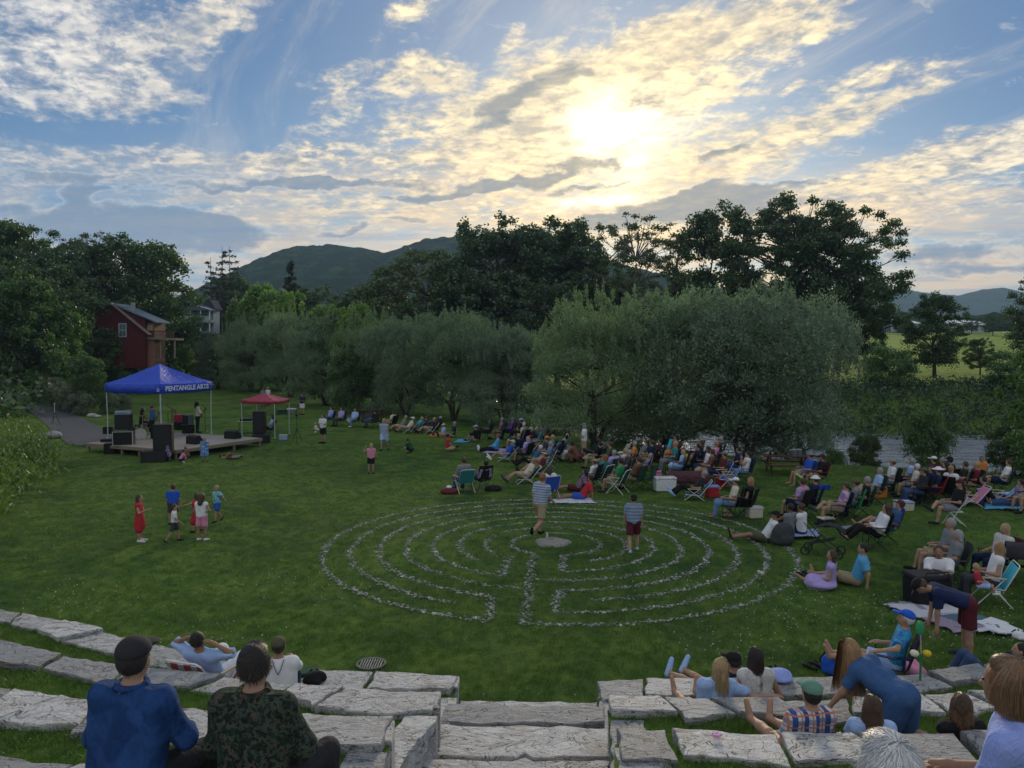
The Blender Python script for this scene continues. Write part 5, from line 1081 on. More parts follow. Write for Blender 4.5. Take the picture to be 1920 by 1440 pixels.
# ---------------------------------------------------------------- chairs
_ch = {}
m_alu = plain((.62, .63, .65), .35, .1, 10, metal=.7, name='aluminium'); m_blk = plain((.02, .02, .022), .5, .2, 10, name='black_metal'); m_wtube = plain((.72, .72, .70), .4, .1, name='white_tube')
def chair_parts(kind, col):
    if (kind, col) in _ch: return _ch[(kind, col)]
    fm = cloth(col) if col in CL else pattern(*{'bluestripe': ('stripesx', (.03, .14, .36), (.30, .45, .60), None, 7), 'rainbow': ('stripesx', (.55, .12, .12), (.62, .64, .70), None, 5)}[col]); P = []
    def part(nm, mb, m, sub=None): P.append((nm, mesh_from(nm, mb.V, mb.F, m, False)))
    if kind == 'camp':
        part('seat', MB().panel([[(x, y, .40+.05*(abs(x)/.25)**2-.03+(y-.1)*.10) for x in (-.25, -.12, 0, .12, .25)] for y in (-.16, .05, .28)], .012), fm)
        part('backrest', MB().panel([[(x, -.17-.16*u-.05*(1-(x/.26)**2), .42+.50*u) for x in (-.27, -.13, 0, .13, .27)] for u in (0, .33, .66, 1)], .012), fm)
        for sx in (-1, 1):
            part('armrest', MB().panel([[(sx*.31+x, y, .62-.02*math.sin(3.1*(y+.2)/.5)) for x in (-.04, .04)] for y in (-.22, 0, .26)], .012), fm)
            part('leg', MB().tube([(sx*.28, -.20, .02), (-sx*.0+sx*.05, .05, .24), (-sx*.20, .26, .42)], .009, 5), m_blk); part('leg', MB().tube([(sx*.28, .26, .02), (sx*.28, .0, .3), (sx*.28, -.20, .46), (sx*.28, -.34, .92)], .009, 5), m_blk)
            part('leg', MB().tube([(sx*.28, .26, .02), (sx*.30, .25, .62)], .009, 5), m_blk)
    elif kind == 'lawn' or kind == 'low':
        z0 = .36 if kind == 'lawn' else .16; bh = .50
        part('seat', MB().panel([[(x, y, z0+.10*(y+.15)-.02) for x in (-.25, 0, .25)] for y in (-.16, .05, .30)], .01), fm)
        part('backrest', MB().panel([[(x, -.17-.50*u*(.45 if kind == 'lawn' else .72), z0+.50*u*.9) for x in (-.25, 0, .25)] for u in (0, .5, 1)], .01), fm)
        bk = .45 if kind == 'lawn' else .72; mt = m_wtube if col in ('turq', 'rainbow', 'bluestripe', 'dgreen', 'pink') else m_alu
        part('frame', MB().tube([(-.27, .30, z0+.04), (-.27, -.17, z0), (-.27, -.17-.50*bk, z0+.45), (-.22, -.17-.54*bk, z0+.49), (.22, -.17-.54*bk, z0+.49), (.27, -.17-.50*bk, z0+.45), (.27, -.17, z0), (.27, .30, z0+.04)], .012, 6), mt)
        for sx in (-1, 1):
            part('armrest', MB().box((sx*.30, .02, z0+.23), (.05, .42, .025), bev=.008), plain((.55, .45, .3), .5))
            part('leg', MB().tube([(sx*.29, -.32, .01), (sx*.29, .22, z0+.22)], .011, 5), mt); part('leg', MB().tube([(sx*.29, .32, .01), (sx*.29, -.16, z0+.22)], .011, 5), mt)
        part('stretcher', MB().tube([(-.29, .32, .015), (.29, .32, .015)], .010, 5), mt)
    else:   # folding
        part('seat', MB().box((0, .05, .42), (.40, .40, .03), bev=.01), fm); part('backrest', MB().panel([[(x, -.18-.05*u-.03*(1-(x/.2)**2), .62+.2*u) for x in (-.2, 0, .2)] for u in (0, 1)], .02), fm)
        for sx in (-1, 1): part('leg', MB().tube([(sx*.21, .25, .0), (sx*.21, -.25, .86)], .012, 5), m_wtube); part('leg', MB().tube([(sx*.19, -.25, .0), (sx*.19, .2, .42)], .012, 5), m_wtube)
    _ch[(kind, col)] = P; return P
CN = {'camp': 'folding camp chair', 'lawn': 'webbed lawn chair', 'low': 'low beach lounger', 'fold': 'folding chair'}
CW = {'bluestripe': 'blue striped', 'rainbow': 'pale striped', 'dgreen': 'dark green', 'turq': 'turquoise', 'dgrey': 'dark grey', 'ltblue': 'light blue', 'dred': 'dark red'}
def make_chair(kind, loc, yaw, col, label, owned=True, lab2=None):
    lb = lab2 or f"{CW.get(col, col)} {CN[kind]} under the person {label}"
    w = lb.split()
    if len(w) > 16: lb = ' '.join(w[:16])
    t_ = thing('folding_chair', lb, 'chair', loc, math.radians(yaw), 'portable chairs on the lawn')
    for nm, me in chair_parts(kind, col): link(nm, me, t_)
    return t_
# ---------------------------------------------------------------- strands for hair seen from close by
def strands(info, parent, col, n, length, width=.0022, seg=9, phi_max=1.9, lift=1.10, wave=.0, short=False, seed=0, fan=.25, mname=None, gl=.0):
    r = np.random.default_rng(seed); M = info['M']; hc = info['hc']; hs = info['hs']
    az = r.uniform(-math.pi, math.pi, n); face = np.cos(az); ph0 = r.uniform(.0, .5, n); phm = np.where(face > .25, r.uniform(.7, 1.0, n), r.uniform(.6, 1., n)*phi_max)
    ph0 = r.random(n)**.6*phm*.97 if short else ph0
    ln = length*r.uniform(.72, 1.05, n); rad = np.array([.080, .098, .112])*hs*lift; P = np.zeros((n, seg, 3)); cr = M@np.array([0, -.35, .94]); cr /= np.linalg.norm(cr)
    e1 = M[:, 1]-cr*(M[:, 1]@cr); e1 /= np.linalg.norm(e1); e2 = np.cross(cr, e1)
    tw = r.normal(size=n)*.12; ll = r.uniform(.97, 1.06, n); wv = r.uniform(0, 6.28, n)
    for j in range(seg):
        u = j/(seg-1); arc = u*(ln+(0 if short else .16*hs)); a_len = (phm-ph0)*.1*hs; ph = ph0+np.minimum(arc/np.maximum(a_len, 1e-4), 1)*(phm-ph0); over = np.maximum(arc-a_len, 0)
        d = np.cos(ph)[:, None]*cr+np.sin(ph)[:, None]*(np.cos(az+tw*u)[:, None]*e1+np.sin(az+tw*u)[:, None]*e2); q_ = d@M; q_ = q_/np.linalg.norm(q_, axis=1, keepdims=True)
        base = hc+(q_*rad*ll[:, None])@M.T; out_ = d.copy(); out_[:, 2] = 0
        base = base+np.array([0, 0, -1.])*over[:, None]+out_*(over*fan*.3)[:, None]
        if short: base = base+d*(arc*fan*.55)[:, None]
        if wave: base = base+(e2*np.sin(wv+u*9+az*5)[:, None]+cr*np.cos(wv*1.3+u*8)[:, None]*.6)*wave*(.3+u)
        base = base+r.normal(size=(n, 3))*.0012; P[:, j] = base
    keep = (np.where(face > .25, 1, 1) > 0); d = P[:, -1]-P[:, 0]; s_ = np.cross(d, P[:, 0]-hc+1e-6); s_ /= np.linalg.norm(s_, axis=1, keepdims=True)+1e-9
    w = (width*r.uniform(.6, 1.3, n))[:, None, None]*np.linspace(1, .35, seg)[None, :, None]; Lf, Rt = P-s_[:, None]*w, P+s_[:, None]*w
    V = np.stack([Lf, Rt], 2).reshape(-1, 3); b0 = (np.arange(n)*seg*2)[:, None]+np.arange(seg-1)[None]*2; F = np.stack([b0, b0+1, b0+3, b0+2], -1).reshape(-1, 4)
    m = bpy.data.materials.get((mname or 'hair_strands')+str(col)) 
    if m is None:
        m, q, b = base_mat((mname or 'hair_strands')+str(col)); at_ = q.node('ShaderNodeAttribute', attribute_name='rnd'); c = HC[col] if isinstance(col, str) else col
        q.l.new(ramp(q, at_.outputs['Fac'], [(0, tuple(v*.45 for v in c)), (.6, c), (1, tuple(min(.9, v*1.5+gl) for v in c))]), b.inputs['Base Color']); b.inputs['Roughness'].default_value = .38; b.inputs['Specular IOR Level'].default_value = .6
    rn = np.repeat(r.random(n), seg*2); return link('hair_strands', mesh_from('hair_strands', V, F, m, True, rn), parent)
# ================================================================ THE CROWD ; photo pixel of the ground contact, then pose and dress
def PP(px, py, pose, yaw, label, z=0., **k):
    p = at(px, py, z); return person((p.x, p.y, z), yaw, pose, label, **k)
KG = 'children playing on the left lawn'
PP(263, 1016, 'phone', -80, 'girl with long dark hair in a red dress facing right', H_=1.27, top='red', bot='dress', sleeve=0, hair='long', hcol='brown', shoes='white', group=KG, vox=.017)
PP(325, 984, 'stand', 15, 'boy in a blue shirt behind the toddler in white', H_=1.2, top='royal', bot='shorts', bcol='dgrey', hcol='brown', group=KG, vox=.017)
PP(327, 1016, 'walk', -70, 'toddler in white shirt and dark shorts in front of the blue shirted boy', H_=1.02, top='white', bot='shorts', bcol='dgrey', hcol='brown', group=KG, vox=.016)
PP(379, 1014, 'hip', -10, 'curly haired child in white top and pink shorts, hand on hip', H_=1.27, top='white', sleeve=0, bot='shorts', bcol='pink', hair='curly', hcol='brown', shoes='white', skin='m', group=KG, vox=.017)
PP(371, 998, 'reach', 60, 'child in a red dress reaching left, hidden by the curly haired one', H_=1.1, top='red', bot='dress', sleeve=0, hair='long', hcol='brown', group=KG)
PP(408, 978, 'walk', 150, 'child in turquoise patterned shirt, rightmost of the playing group', H_=1.1, top='sky_dye', bot='shorts', bcol='blue', hcol='blond', group=KG, tweak=dict(arm=[(-.9, .2, -.4), (.4, 0, -1)], fore=[(-.9, .3, -.5), (0, .2, -1)]))
# stage front children
SG = 'small children in front of the stage'
PP(315, 866, 'stand', 10, 'small blond girl in dark floral dress beside the tall speaker', H_=1.0, top='floral', bot='dress', hair='mid', hcol='blond', group=SG)
PP(338, 868, 'crouch', -60, 'child in bright pink shirt crouching by the stage edge', H_=1.0, top='pink', bot='shorts', bcol='navy', hcol='brown', shoes='white', group=SG)
PP(352, 862, 'crouch', 60, 'child in dull brown shirt crouching behind the pink one', H_=1.0, top='brown', bot='shorts', bcol='dgrey', hcol='red', group=SG)
PP(384, 866, 'stand', 30, 'blond girl in bright blue patterned dress before the floor monitor', H_=1.15, top='floralb', bot='dress', hair='mid', hcol='blond', group=SG)
PP(436, 861, 'lie', 80, 'child in grey lying on the grass right of the stage', H_=1.1, top='grey', bot='shorts', bcol='dred', hcol='brown', group=SG)
PP(507, 818, 'chair', 100, 'in white shirt at the desk under the red canopy', top='ltblue', bot='trousers', bcol='black', hair='long', hcol='brown', chair='camp', ccol='black')
PP(494, 762, 'stand', 170, 'in grey shirt standing behind the red canopy, left of two', top='grey', bcol='dgrey')
PP(503, 760, 'stand', 160, 'in pale shirt standing behind the red canopy, right of two', top='white', bcol='navy', hcol='blond')
PP(567, 778, 'phone', 160, 'in navy top and white shorts standing far off under the willows', top='navy', bot='shorts', bcol='white', hcol='dark')
PP(606, 831, 'phone', 150, 'woman in white tee and black shorts carrying a small child', H_=1.62, top='white', bcol='black', hair='bun', hcol='brown')
_p = at(606, 831); person((_p.x-.24, _p.y-.16, .62), 120, 'crouch', 'toddler in pale pink carried on the arm of the woman in white', H_=.85, top='cream', bot='shorts', bcol='white', hcol='blond', shoes='white')
PP(619, 797, 'chair', 130, 'in blue shirt, left of three in chairs by the picnic table', top='peri', bot='trousers', bcol='jeans', chair='camp', ccol='navy')
PP(639, 799, 'chair', 140, 'in pale violet shirt, middle of three in chairs by the picnic table', top='lilac', bot='trousers', bcol='dgrey', chair='camp', ccol='navy', hcol='brown')
PP(664, 801, 'chairx', 150, 'in white shirt and jeans, right of three in chairs by the picnic table', top='ltblue', bot='trousers', bcol='ltjeans', shoes='white', chair='camp', ccol='navy')
PP(721, 845, 'walkb', 170, 'woman with pale blue shorts and striped tank top walking towards us', H_=1.68, top='stripe', sleeve=0, bot='shorts', bcol='ltblue', hair='bun', hcol='blond', shoes='black')
PP(696, 889, 'armsup', 10, 'blond girl in pink top and dark skirt seen from behind on the open lawn', H_=1.28, top='pink', sleeve=0, bot='skirt', bcol='black', hair='long', hcol='blond')
PP(772, 850, 'crouch', 75, 'dark haired child in dark shirt crouching alone on the grass', H_=1.25, top='dgreen', bot='shorts', bcol='black', hcol='dark')
for a in [(752, 809, 'grey shirt, leftmost of the shaded lounging row', 'grey', 'tan'), (765, 812, 'pale shirt with white cap in the shaded lounging row', 'cream', 'khaki'), (782, 811, 'bright cyan shirt in the shaded lounging row', 'turq', 'khaki'), (805, 813, 'navy shirt, rightmost of the shaded lounging row', 'navy', 'tan'), (793, 809, 'dark shirt between the cyan and the navy one', 'dgrey', 'jeans')]:
    PP(a[0], a[1], 'lounge', 70+a[0] % 13*3, 'reclining in '+a[2], top=a[3], bot='shorts', bcol=a[4], hat='cap' if 'cap' in a[2] else None, hcol=random.choice(['brown', 'grey', 'blond']), chair='low', ccol='dgrey')
PP(831, 817, 'ground', 120, 'child in light blue shirt and white cap sitting at the willow edge', H_=1.3, top='ltblue', hat='cap', bcol='tan')
PP(849, 820, 'ground', 100, 'in navy shirt beside the child with the white cap', top='navy', hcol='grey', bcol='khaki')
PP(840, 845, 'cross', -70, 'cross legged in red tank top with dark bun, facing right', top='red', sleeve=0, hair='bun', hcol='dark', bcol='tan', H_=1.6, skin='m')
PP(892, 828, 'knees', 80, 'in black with white and blue cap, knees drawn up by the blue towel', top='black', sleeve=1, hat='cap', hatcol='ltblue', bcol='khaki')
PP(930, 847, 'ground', 85, 'in bright light blue jacket with legs stretched left', top='sky', sleeve=1, bot='trousers', bcol='black', hair='short', hcol='red', shoes='white', fat=1.15)
PP(949, 865, 'lounge', 80, 'with lime cap and blue shirt in a pale blue lounger', top='royal', hat='cap', hatcol='lime', bcol='khaki', shoes='white', hcol='grey', chair='low', ccol='ltblue')
PP(938, 824, 'chair', 90, 'in mauve shirt with grey hair behind the light blue jacket', top='plaidp', hcol='grey', bcol='khaki', chair='camp', ccol='black')
PP(958, 824, 'chair', 80, 'in deep purple jacket at the back of the crowd', top='purple', sleeve=1, bot='trousers', bcol='navy', hcol='grey', hat='cap', hatcol='grey', chair='camp', ccol='black')
PP(974, 826, 'chair', 70, 'in lilac bucket hat and dark shirt beside the purple jacket', top='charcoal', hat='bucket', hatcol='lilac', bot='trousers', bcol='black', chair='camp', ccol='black')
PP(988, 826, 'lounge', 100, 'in pale pink shirt leaning far back near the white flowers', top='cream', bcol='tan', hcol='brown', chair='low', ccol='cream')
PP(1007, 828, 'chair', 80, 'white haired in light shirt before the maroon cloth table', top='white', hcol='white', bot='trousers', bcol='dgrey', chair='camp', ccol='teal')
PP(994, 851, 'knees', 80, 'in blue jacket and red cap hugging bare knees', top='blue', sleeve=1, hat='cap', hatcol='red', bcol='tan', bot='shorts')
PP(1010, 847, 'chair', 85, 'in teal shirt with grey hair behind the red cap', top='teal', hcol='grey', chair='lawn', ccol='teal', bcol='khaki')
PP(1000, 877, 'lounge', 85, 'white haired in denim shirt and black trousers stretched to the left', top='denimtop', sleeve=1, bot='trousers', bcol='black', hcol='white', chair='low', ccol='navy')
PP(1020, 869, 'chair', 80, 'wearing a bright orange cap in the packed middle group', top='dgrey', hat='beanie', hatcol='orange', bot='trousers', bcol='jeans', chair='lawn', ccol='teal')
PP(1031, 866, 'chair', 75, 'grey blond haired just right of the orange cap', top='teal', hcol='blond', bot='trousers', bcol='jeans', chair='lawn', ccol='blue')
PP(1026, 882, 'chair', 80, 'in pale denim with grey hair below the orange cap', top='ltjeans', hcol='grey', chair='lawn', ccol='blue', bcol='tan')
PP(1009, 893, 'lounge', 85, 'in dark red shirt and white visor', top='dred', hat='visor', hatcol='cream', hcol='dark', bot='shorts', bcol='navy', chair='low', ccol='blue')
PP(985, 906, 'lounge', 95, 'with straw hair and bare legs stretched left, low behind the striped walker', top='cream', bcol='tan', hcol='straw', shoes='dgrey', chair='low', ccol='dgreen', skin='l')
PP(870, 923, 'chair', 25, 'in grey tee in the green backed chair, left of the front pair', top='grey', bot='trousers', bcol='jeans', hcol='brown', chair='lawn', ccol='teal')
PP(904, 919, 'lounge', 30, 'in plaid shirt with dark hair, right of the front pair', top='plaidb', bot='trousers', bcol='jeans', hcol='dark', chair='camp', ccol='black', sleeve=1, tweak=dict(pelvis=.42))
PP(1029, 936, 'chair', 20, 'brown haired woman in white blouse with her back to us', top='white', sleeve=1, hair='mid', hcol='brown', bot='trousers', bcol='navy', chair='lawn', ccol='blue', tweak=dict(pelvis=.36))
PP(1012, 1006, 'walk', -38, 'man in striped blue tee and khaki shorts striding over the labyrinth', H_=1.80, top='stripe', bot='shorts', bcol='khaki', hcol='red', shoes='black', vox=.018, lean=0, group='walkers on the labyrinth', tweak=dict(T=(.12, .1, 1), shin=[(0, -.05, -1), (0, -1, -.55)]))
PP(1188, 1035, 'walkb', -5, 'boy in blue striped tee and dark red shorts walking away on the rings', H_=1.50, top='stripeg', bot='shorts', bcol='maroon', hat='cap', hatcol='black', hcol='dark', shoes='ltblue', vox=.017, group='walkers on the labyrinth')
PP(1095, 864, 'phone', 80, 'man in white tee, khaki shorts and mauve cap standing among the seated', H_=1.76, top='white', bot='shorts', bcol='khaki', hat='cap', hatcol='grey', hcol='grey', shoes='dgrey')
PP(1084, 868, 'crouch', 70, 'in brown crouching at the feet of the standing man', top='brown', bot='trousers', bcol='brown', hcol='dark', skin='t')
PP(1073, 866, 'recline', 80, 'in white trousers with knees raised, left of the standing man', top='dred', bot='trousers', bcol='white', shoes='black', hcol='dark')
PP(1083, 922, 'back', 80, 'long black haired woman in a purple plaid shirt leaning back', top='plaidp', bot='shorts', bcol='maroon', hair='long', hcol='dark', shoes='white', skin='m')
PP(1092, 937, 'back', 88, 'in red tee with dark hair reclining on the white blanket', top='red', bot='shorts', bcol='blue', hcol='dark', shoes=None, skin='m')
PP(1111, 917, 'chair', 60, 'boy in white shirt and khaki cap sitting upright', top='white', sleeve=1, hat='cap', hatcol='khaki', bot='trousers', bcol='black', H_=1.5, chair='camp', ccol='black')
PP(1128, 914, 'chair', 50, 'with red brown hair and teal top behind the boy in white', top='teal', hair='mid', hcol='red', bcol='grey', chair='lawn', ccol='dgreen')
PP(1140, 884, 'chair', 70, 'in olive cap and shirt at the back of the middle group', top='olive', hat='cap', hatcol='olive', bcol='khaki', chair='camp', ccol='dgreen')
PP(1147, 903, 'chair', 40, 'grey haired in mauve tee seen from behind', top='lilac', hcol='grey', bcol='khaki', chair='camp', ccol='dgreen', fat=1.2)
PP(1158, 925, 'chair', 60, 'dark haired in green shirt in the chair with white tubes', top='green', hcol='dark', bcol='khaki', chair='lawn', ccol='dgreen', shoes='dgrey')
PP(1183, 882, 'chairx', 80, 'man in orange yellow shirt sitting tall, legs crossed', top='orange', bot='shorts', bcol='khaki', hcol='grey', chair='camp', ccol='black')
PP(1192, 920, 'chair', 55, 'man in brown shirt stretching his arm, back to us', top='brown', sleeve=1, bcol='tan', hcol='brown', chair='camp', ccol='dgreen', fat=1.15)
PP(1200, 864, 'lounge', 80, 'in grey deep in the shade under the big willow', top='grey', bcol='tan', hcol='brown', chair='low', ccol='dgrey')
PP(1262, 868, 'chair', 100, 'bare legged in tan shorts in the shade beside the turquoise chair', top='brown', bot='shorts', bcol='orange', hcol='dark', chair='camp', ccol='brown')
PP(1276, 894, 'chair', 70, 'pale haired girl in light dress at the maroon cloth', top='ltblue', hair='long', hcol='blond', bot='dress', H_=1.5, chair='camp', ccol='navy')
PP(1289, 892, 'chair', 60, 'in yellow top bending over the maroon cloth', top='yellow', hair='mid', hcol='brown', bot='shorts', bcol='navy', H_=1.5, tweak=dict(T=(0, .25, 1)), chair='camp', ccol='black')
PP(1303, 889, 'chair', 80, 'in black shirt in front of the red chair under the tree', top='navy', bot='trousers', bcol='jeans', hcol='dark', chair='camp', ccol='navy')
PP(1324, 897, 'chair', 80, 'dark haired woman in white tee beside the maroon cloth', top='white', hair='long', hcol='dark', bot='trousers', bcol='navy', chair='camp', ccol='navy', skin='m')
PP(1352, 908, 'chair', 80, 'man in grey cap and faded red shirt beside the red bag', top='dred', hat='cap', hatcol='grey', bot='trousers', bcol='navy', chair='lawn', ccol='blue')
PP(1396, 907, 'chair', 85, 'in white tank top and jeans holding hands to the face', top='white', sleeve=0, bot='trousers', bcol='ltjeans', hcol='dark', chair='camp', ccol='navy', tweak=dict(arm=[(-.1, .7, -.6), (.1, .7, -.6)], fore=[(.3, .1, 1), (-.3, .1, 1)]))
PP(1302, 936, 'lounge', 78, 'man in yellow sleeves and black trousers in the blue striped lounger', top='charcoal', bot='trousers', bcol='black', hcol='grey', shoes='ltblue', chair='low', ccol='bluestripe', skin='l', tweak=dict(pelvis=.30))
PP(1372, 972, 'chair', 75, 'in white cap and rolled jeans sunk in a black hooded chair', top='cream', bot='trousers', bcol='ltjeans', hat='cap', hatcol='white', shoes=None, chair='camp', ccol='black')
PP(1399, 971, 'chair', 60, 'blond woman in black sleeveless dress leaning on a black chair', top='black', sleeve=0, bot='dress', hair='mid', hcol='straw', shoes='tan', chair='camp', ccol='black', look=30)
PP(1511, 912, 'chair', 85, 'man in grey hat and royal blue tee near the picnic table', top='royal', bcol='khaki', hat='bucket', hatcol='grey', chair='camp', ccol='blue', shoes=None, H_=1.75)
PP(1535, 915, 'chairx', 80, 'in dark red cap and black shirt on the red chair by the bush', top='black', bcol='khaki', hat='cap', hatcol='maroon', chair='camp', ccol='dred', shoes='lime', skin='m')
PP(1499, 973, 'chair', 40, 'woman in pink and white tie dyed tee with sunglasses', top='tie', hair='bun', hcol='brown', bcol='navy', chair='camp', ccol='black')
PP(1521, 968, 'chair', 60, 'man in white straw hat and dark blue shirt', top='navy', sleeve=1, hat='bucket', hatcol='white', bot='trousers', bcol='black', chair='camp', ccol='navy')
PP(1574, 984, 'chairx', 72, 'man in tan cap and purple tie dyed tee with khaki shorts', top='tiep', bot='shorts', bcol='khaki', hat='cap', hatcol='olive', chair='camp', ccol='navy', shoes='dgrey', H_=1.75)
PP(1597, 976, 'chair', 60, 'in round grey hat and grey shirt beside the tie dyed man', top='grey', hat='bucket', hatcol='olive', bcol='dgrey', chair='camp', ccol='green')
PP(1618, 970, 'chair', 70, 'grey haired man in black shirt and glasses in the green edged chair', top='black', hcol='grey', bot='trousers', bcol='black', chair='camp', ccol='dgreen', look=-20)
PP(1434, 1016, 'back', 80, 'man in white tee, camouflage shorts and black cap leaning on the grass', top='white', bot='shorts', bcol='olive', hat='cap', hatcol='black', hcol='dark', shoes='sandal', skin='m', vox=.018)
PP(1481, 1006, 'knees', 30, 'dark haired in grey tank top, left of the embracing pair', top='grey', sleeve=0, hcol='dark', bcol='black', skin='t')
PP(1502, 1006, 'knees', 50, 'woman with brown bun in pale tank top in the pair by the backpack', top='white', sleeve=0, hair='bun', hcol='brown', bcol='navy', skin='m')
PP(1643, 1030, 'lounge', 78, 'curly haired woman in white sweater and black trousers', top='white', sleeve=1, bot='trousers', bcol='black', hair='curly', hcol='brown', shoes='sandal', chair='camp', ccol='black', tweak=dict(pelvis=.42, T=(0, -.35, 1)))
PP(1664, 1018, 'lounge', 74, 'man in dark red cap and blue shirt with raised bare knees', top='denimtop', bot='shorts', bcol='denimtop', hat='cap', hatcol='dred', chair='camp', ccol='blue', shoes=None, tweak=dict(pelvis=.42, thigh=[(-.1, 1, .6), (.1, 1, .5)]))
PP(1668, 928, 'chair', 75, 'in white tee and khaki cap beside the orange cooler', top='white', hat='cap', hatcol='khaki', bcol='grey', bot='shorts', chair='camp', ccol='black')
PP(1702, 924, 'chair', 60, 'in bright blue shirt with sandy grey hair', top='ltblue', hcol='grey', bot='trousers', bcol='black', chair='camp', ccol='black')
PP(1725, 948, 'chair', 72, 'in dark jacket, olive hat and jeans behind the white bucket', top='charcoal', sleeve=1, hat='bucket', hatcol='olive', bot='trousers', bcol='jeans', chair='camp', ccol='black')
PP(1744, 920, 'chair', 60, 'in pale cap and dark shirt behind the olive hat', top='maroon', hat='cap', hatcol='white', chair='camp', ccol='black')
PP(1760, 922, 'chair', 60, 'grey haired in pink shirt just left of the man in dark cap', top='dred', hcol='grey', chair='camp', ccol='maroon')
PP(1752, 946, 'chair', 65, 'in wide white sun hat and red shirt', top='navy', hat='sun', hatcol='white', bot='trousers', bcol='navy', chair='camp', ccol='red')
PP(1774, 926, 'chair', 30, 'man in black cap and charcoal tee before the river glitter', top='charcoal', hat='cap', hatcol='black', hcol='dark', chair='camp', ccol='black', H_=1.8)
PP(1785, 944, 'chair', -60, 'sandy haired woman in white tank top reaching right', top='white', sleeve=0, hair='pony', hcol='straw', bcol='black', chair='camp', ccol='black', tweak=dict(arm=[(-.1, .8, -.3), (.1, .9, -.25)], fore=[(.1, 1, 0), (-.1, 1, 0)]), H_=1.72)
PP(1790, 985, 'chairx', 78, 'man in black shirt, dark cap and grey shorts on the white folding chair', H_=1.82, top='black', bot='shorts', bcol='grey', hat='beanie', hatcol='maroon', hcol='dark', shoes='charcoal', chair='fold', ccol='white', vox=.02)
PP(1838, 922, 'stand', 150, 'boy in orange top standing against the glittering water', H_=1.3, top='orange', sleeve=.5, hcol='brown', skin='m')
PP(1860, 945, 'ground', 60, 'man in black tee bending over the blue blanket', top='black', hcol='dark', bot='trousers', bcol='charcoal', tweak=dict(T=(0, .45, 1)), H_=1.78)
PP(1908, 951, 'ground', 80, 'dark haired woman in flowered blouse at the right end of the lawn', top='floral', hair='bun', hcol='dark', bot='trousers', bcol='jeans', shoes=None)
PP(1935, 962, 'chair', 90, 'in dark shirt, cut by the right edge of the picture', top='navy', hcol='brown', chair='camp', ccol='black')
GR = 'right foreground group on the lawn'
PP(1768, 1078, 'chair', 75, 'grey haired man in grey blue tee leaning back, hands in lap', H_=1.78, top='grey', hcol='grey', bcol='khaki', chair='camp', ccol='dgrey', vox=.018, group=GR)
PP(1783, 1098, 'chair', 72, 'grey haired woman in grey shirt in front of the grey haired man', H_=1.66, top='grey', hair='mid', hcol='grey', bcol='olive', chair='camp', ccol='dgrey', vox=.018, group=GR)
PP(1762, 1122, 'knees', 150, 'man in white tee and sunglasses behind the black cooler bag', H_=1.8, top='white', hcol='brown', bcol='olive', bot='shorts', skin='m', vox=.017, group=GR, tweak=dict(T=(.1, .1, 1), pelvis=.25))
PP(1872, 1086, 'chair', 100, 'blond woman in white top with sunglasses pushed up on her head', top='lace', sleeve=0, hair='mid', hcol='blond', bot='trousers', bcol='navy', chair='camp', ccol='maroon', vox=.018, group=GR, H_=1.7)
PP(1858, 1132, 'chair', 70, 'long haired blond woman with dark sunglasses holding the toddler', top='white', sleeve=0, hair='long', hcol='straw', bot='trousers', bcol='dgrey', chair='lawn', ccol='turq', vox=.017, group=GR, H_=1.7, look=-70)
_p = at(1843, 1140); person((_p.x-.08, _p.y, .30), -120, 'chair', 'toddler in red shirt on the lap of the woman with sunglasses', H_=.85, top='red', bot='shorts', bcol='ltblue', hcol='blond', shoes='white', group=GR, vox=.015, tweak=dict(pelvis=.3))
PP(1556, 1103, 'side', 62, 'girl in pale lilac summer dress sitting on the grass', H_=1.55, top='lilac', sleeve=0, bot='dress', hair='long', hcol='brown', shoes=None, vox=.015, group=GR, look=20)
PP(1605, 1097, 'back', 68, 'man in light blue tee propped on his arm beside the lilac dress', H_=1.76, top='sky', bot='shorts', bcol='khaki', hcol='dark', shoes=None, vox=.016, group=GR, tweak=dict(T=(0, -.25, 1)))
PP(1812, 1235, 'bend', 70, 'man in navy tee and dark red shorts bending down over the blanket', H_=1.85, top='navy', bot='shorts', bcol='maroon', hat='cap', hatcol='black', hcol='brown', vox=.014, group=GR, tweak=dict(T=(0, 1, .35)), shoes='dgrey')
PP(1674, 1296, 'lounge', 62, 'man in blue tropical shirt and royal blue cap in the navy chair', H_=1.78, top='tropic', bot='shorts', bcol='ltblue', hat='cap', hatcol='royal', hcol='white', vox=.013, group=GR, chair='camp', ccol='navy', shoes=None, tweak=dict(pelvis=.40, T=(0, -.3, 1), thigh=[(-.1, 1, .1), (.1, 1, .12)], shin=[(0, 1, -.25), (0, 1, -.2)], arm=[(-.9, .3, -.35), (.4, .2, -1)], fore=[(-.4, 1, -.1), (-.3, 1, 0)]))
PP(1722, 1284, 'crouch', 20, 'child in pale pink shirt bending over, head hidden', H_=1.15, top='pink', bot='shorts', bcol='pink', hcol='brown', vox=.014, group=GR, tweak=dict(T=(0, 1, .15)))
SGp = 'people on the stone seat rows'
PP(1852, 1290, 'recline', 72, 'dark haired in navy tee and jeans lying back on one elbow', z=.02, H_=1.65, top='navy', bot='trousers', bcol='jeans', hair='bun', hcol='dark', vox=.013, group=SGp, tweak=dict(T=(.0, -.8, .8), pelvis=.14), shoes=None)
EX = random.Random(77)
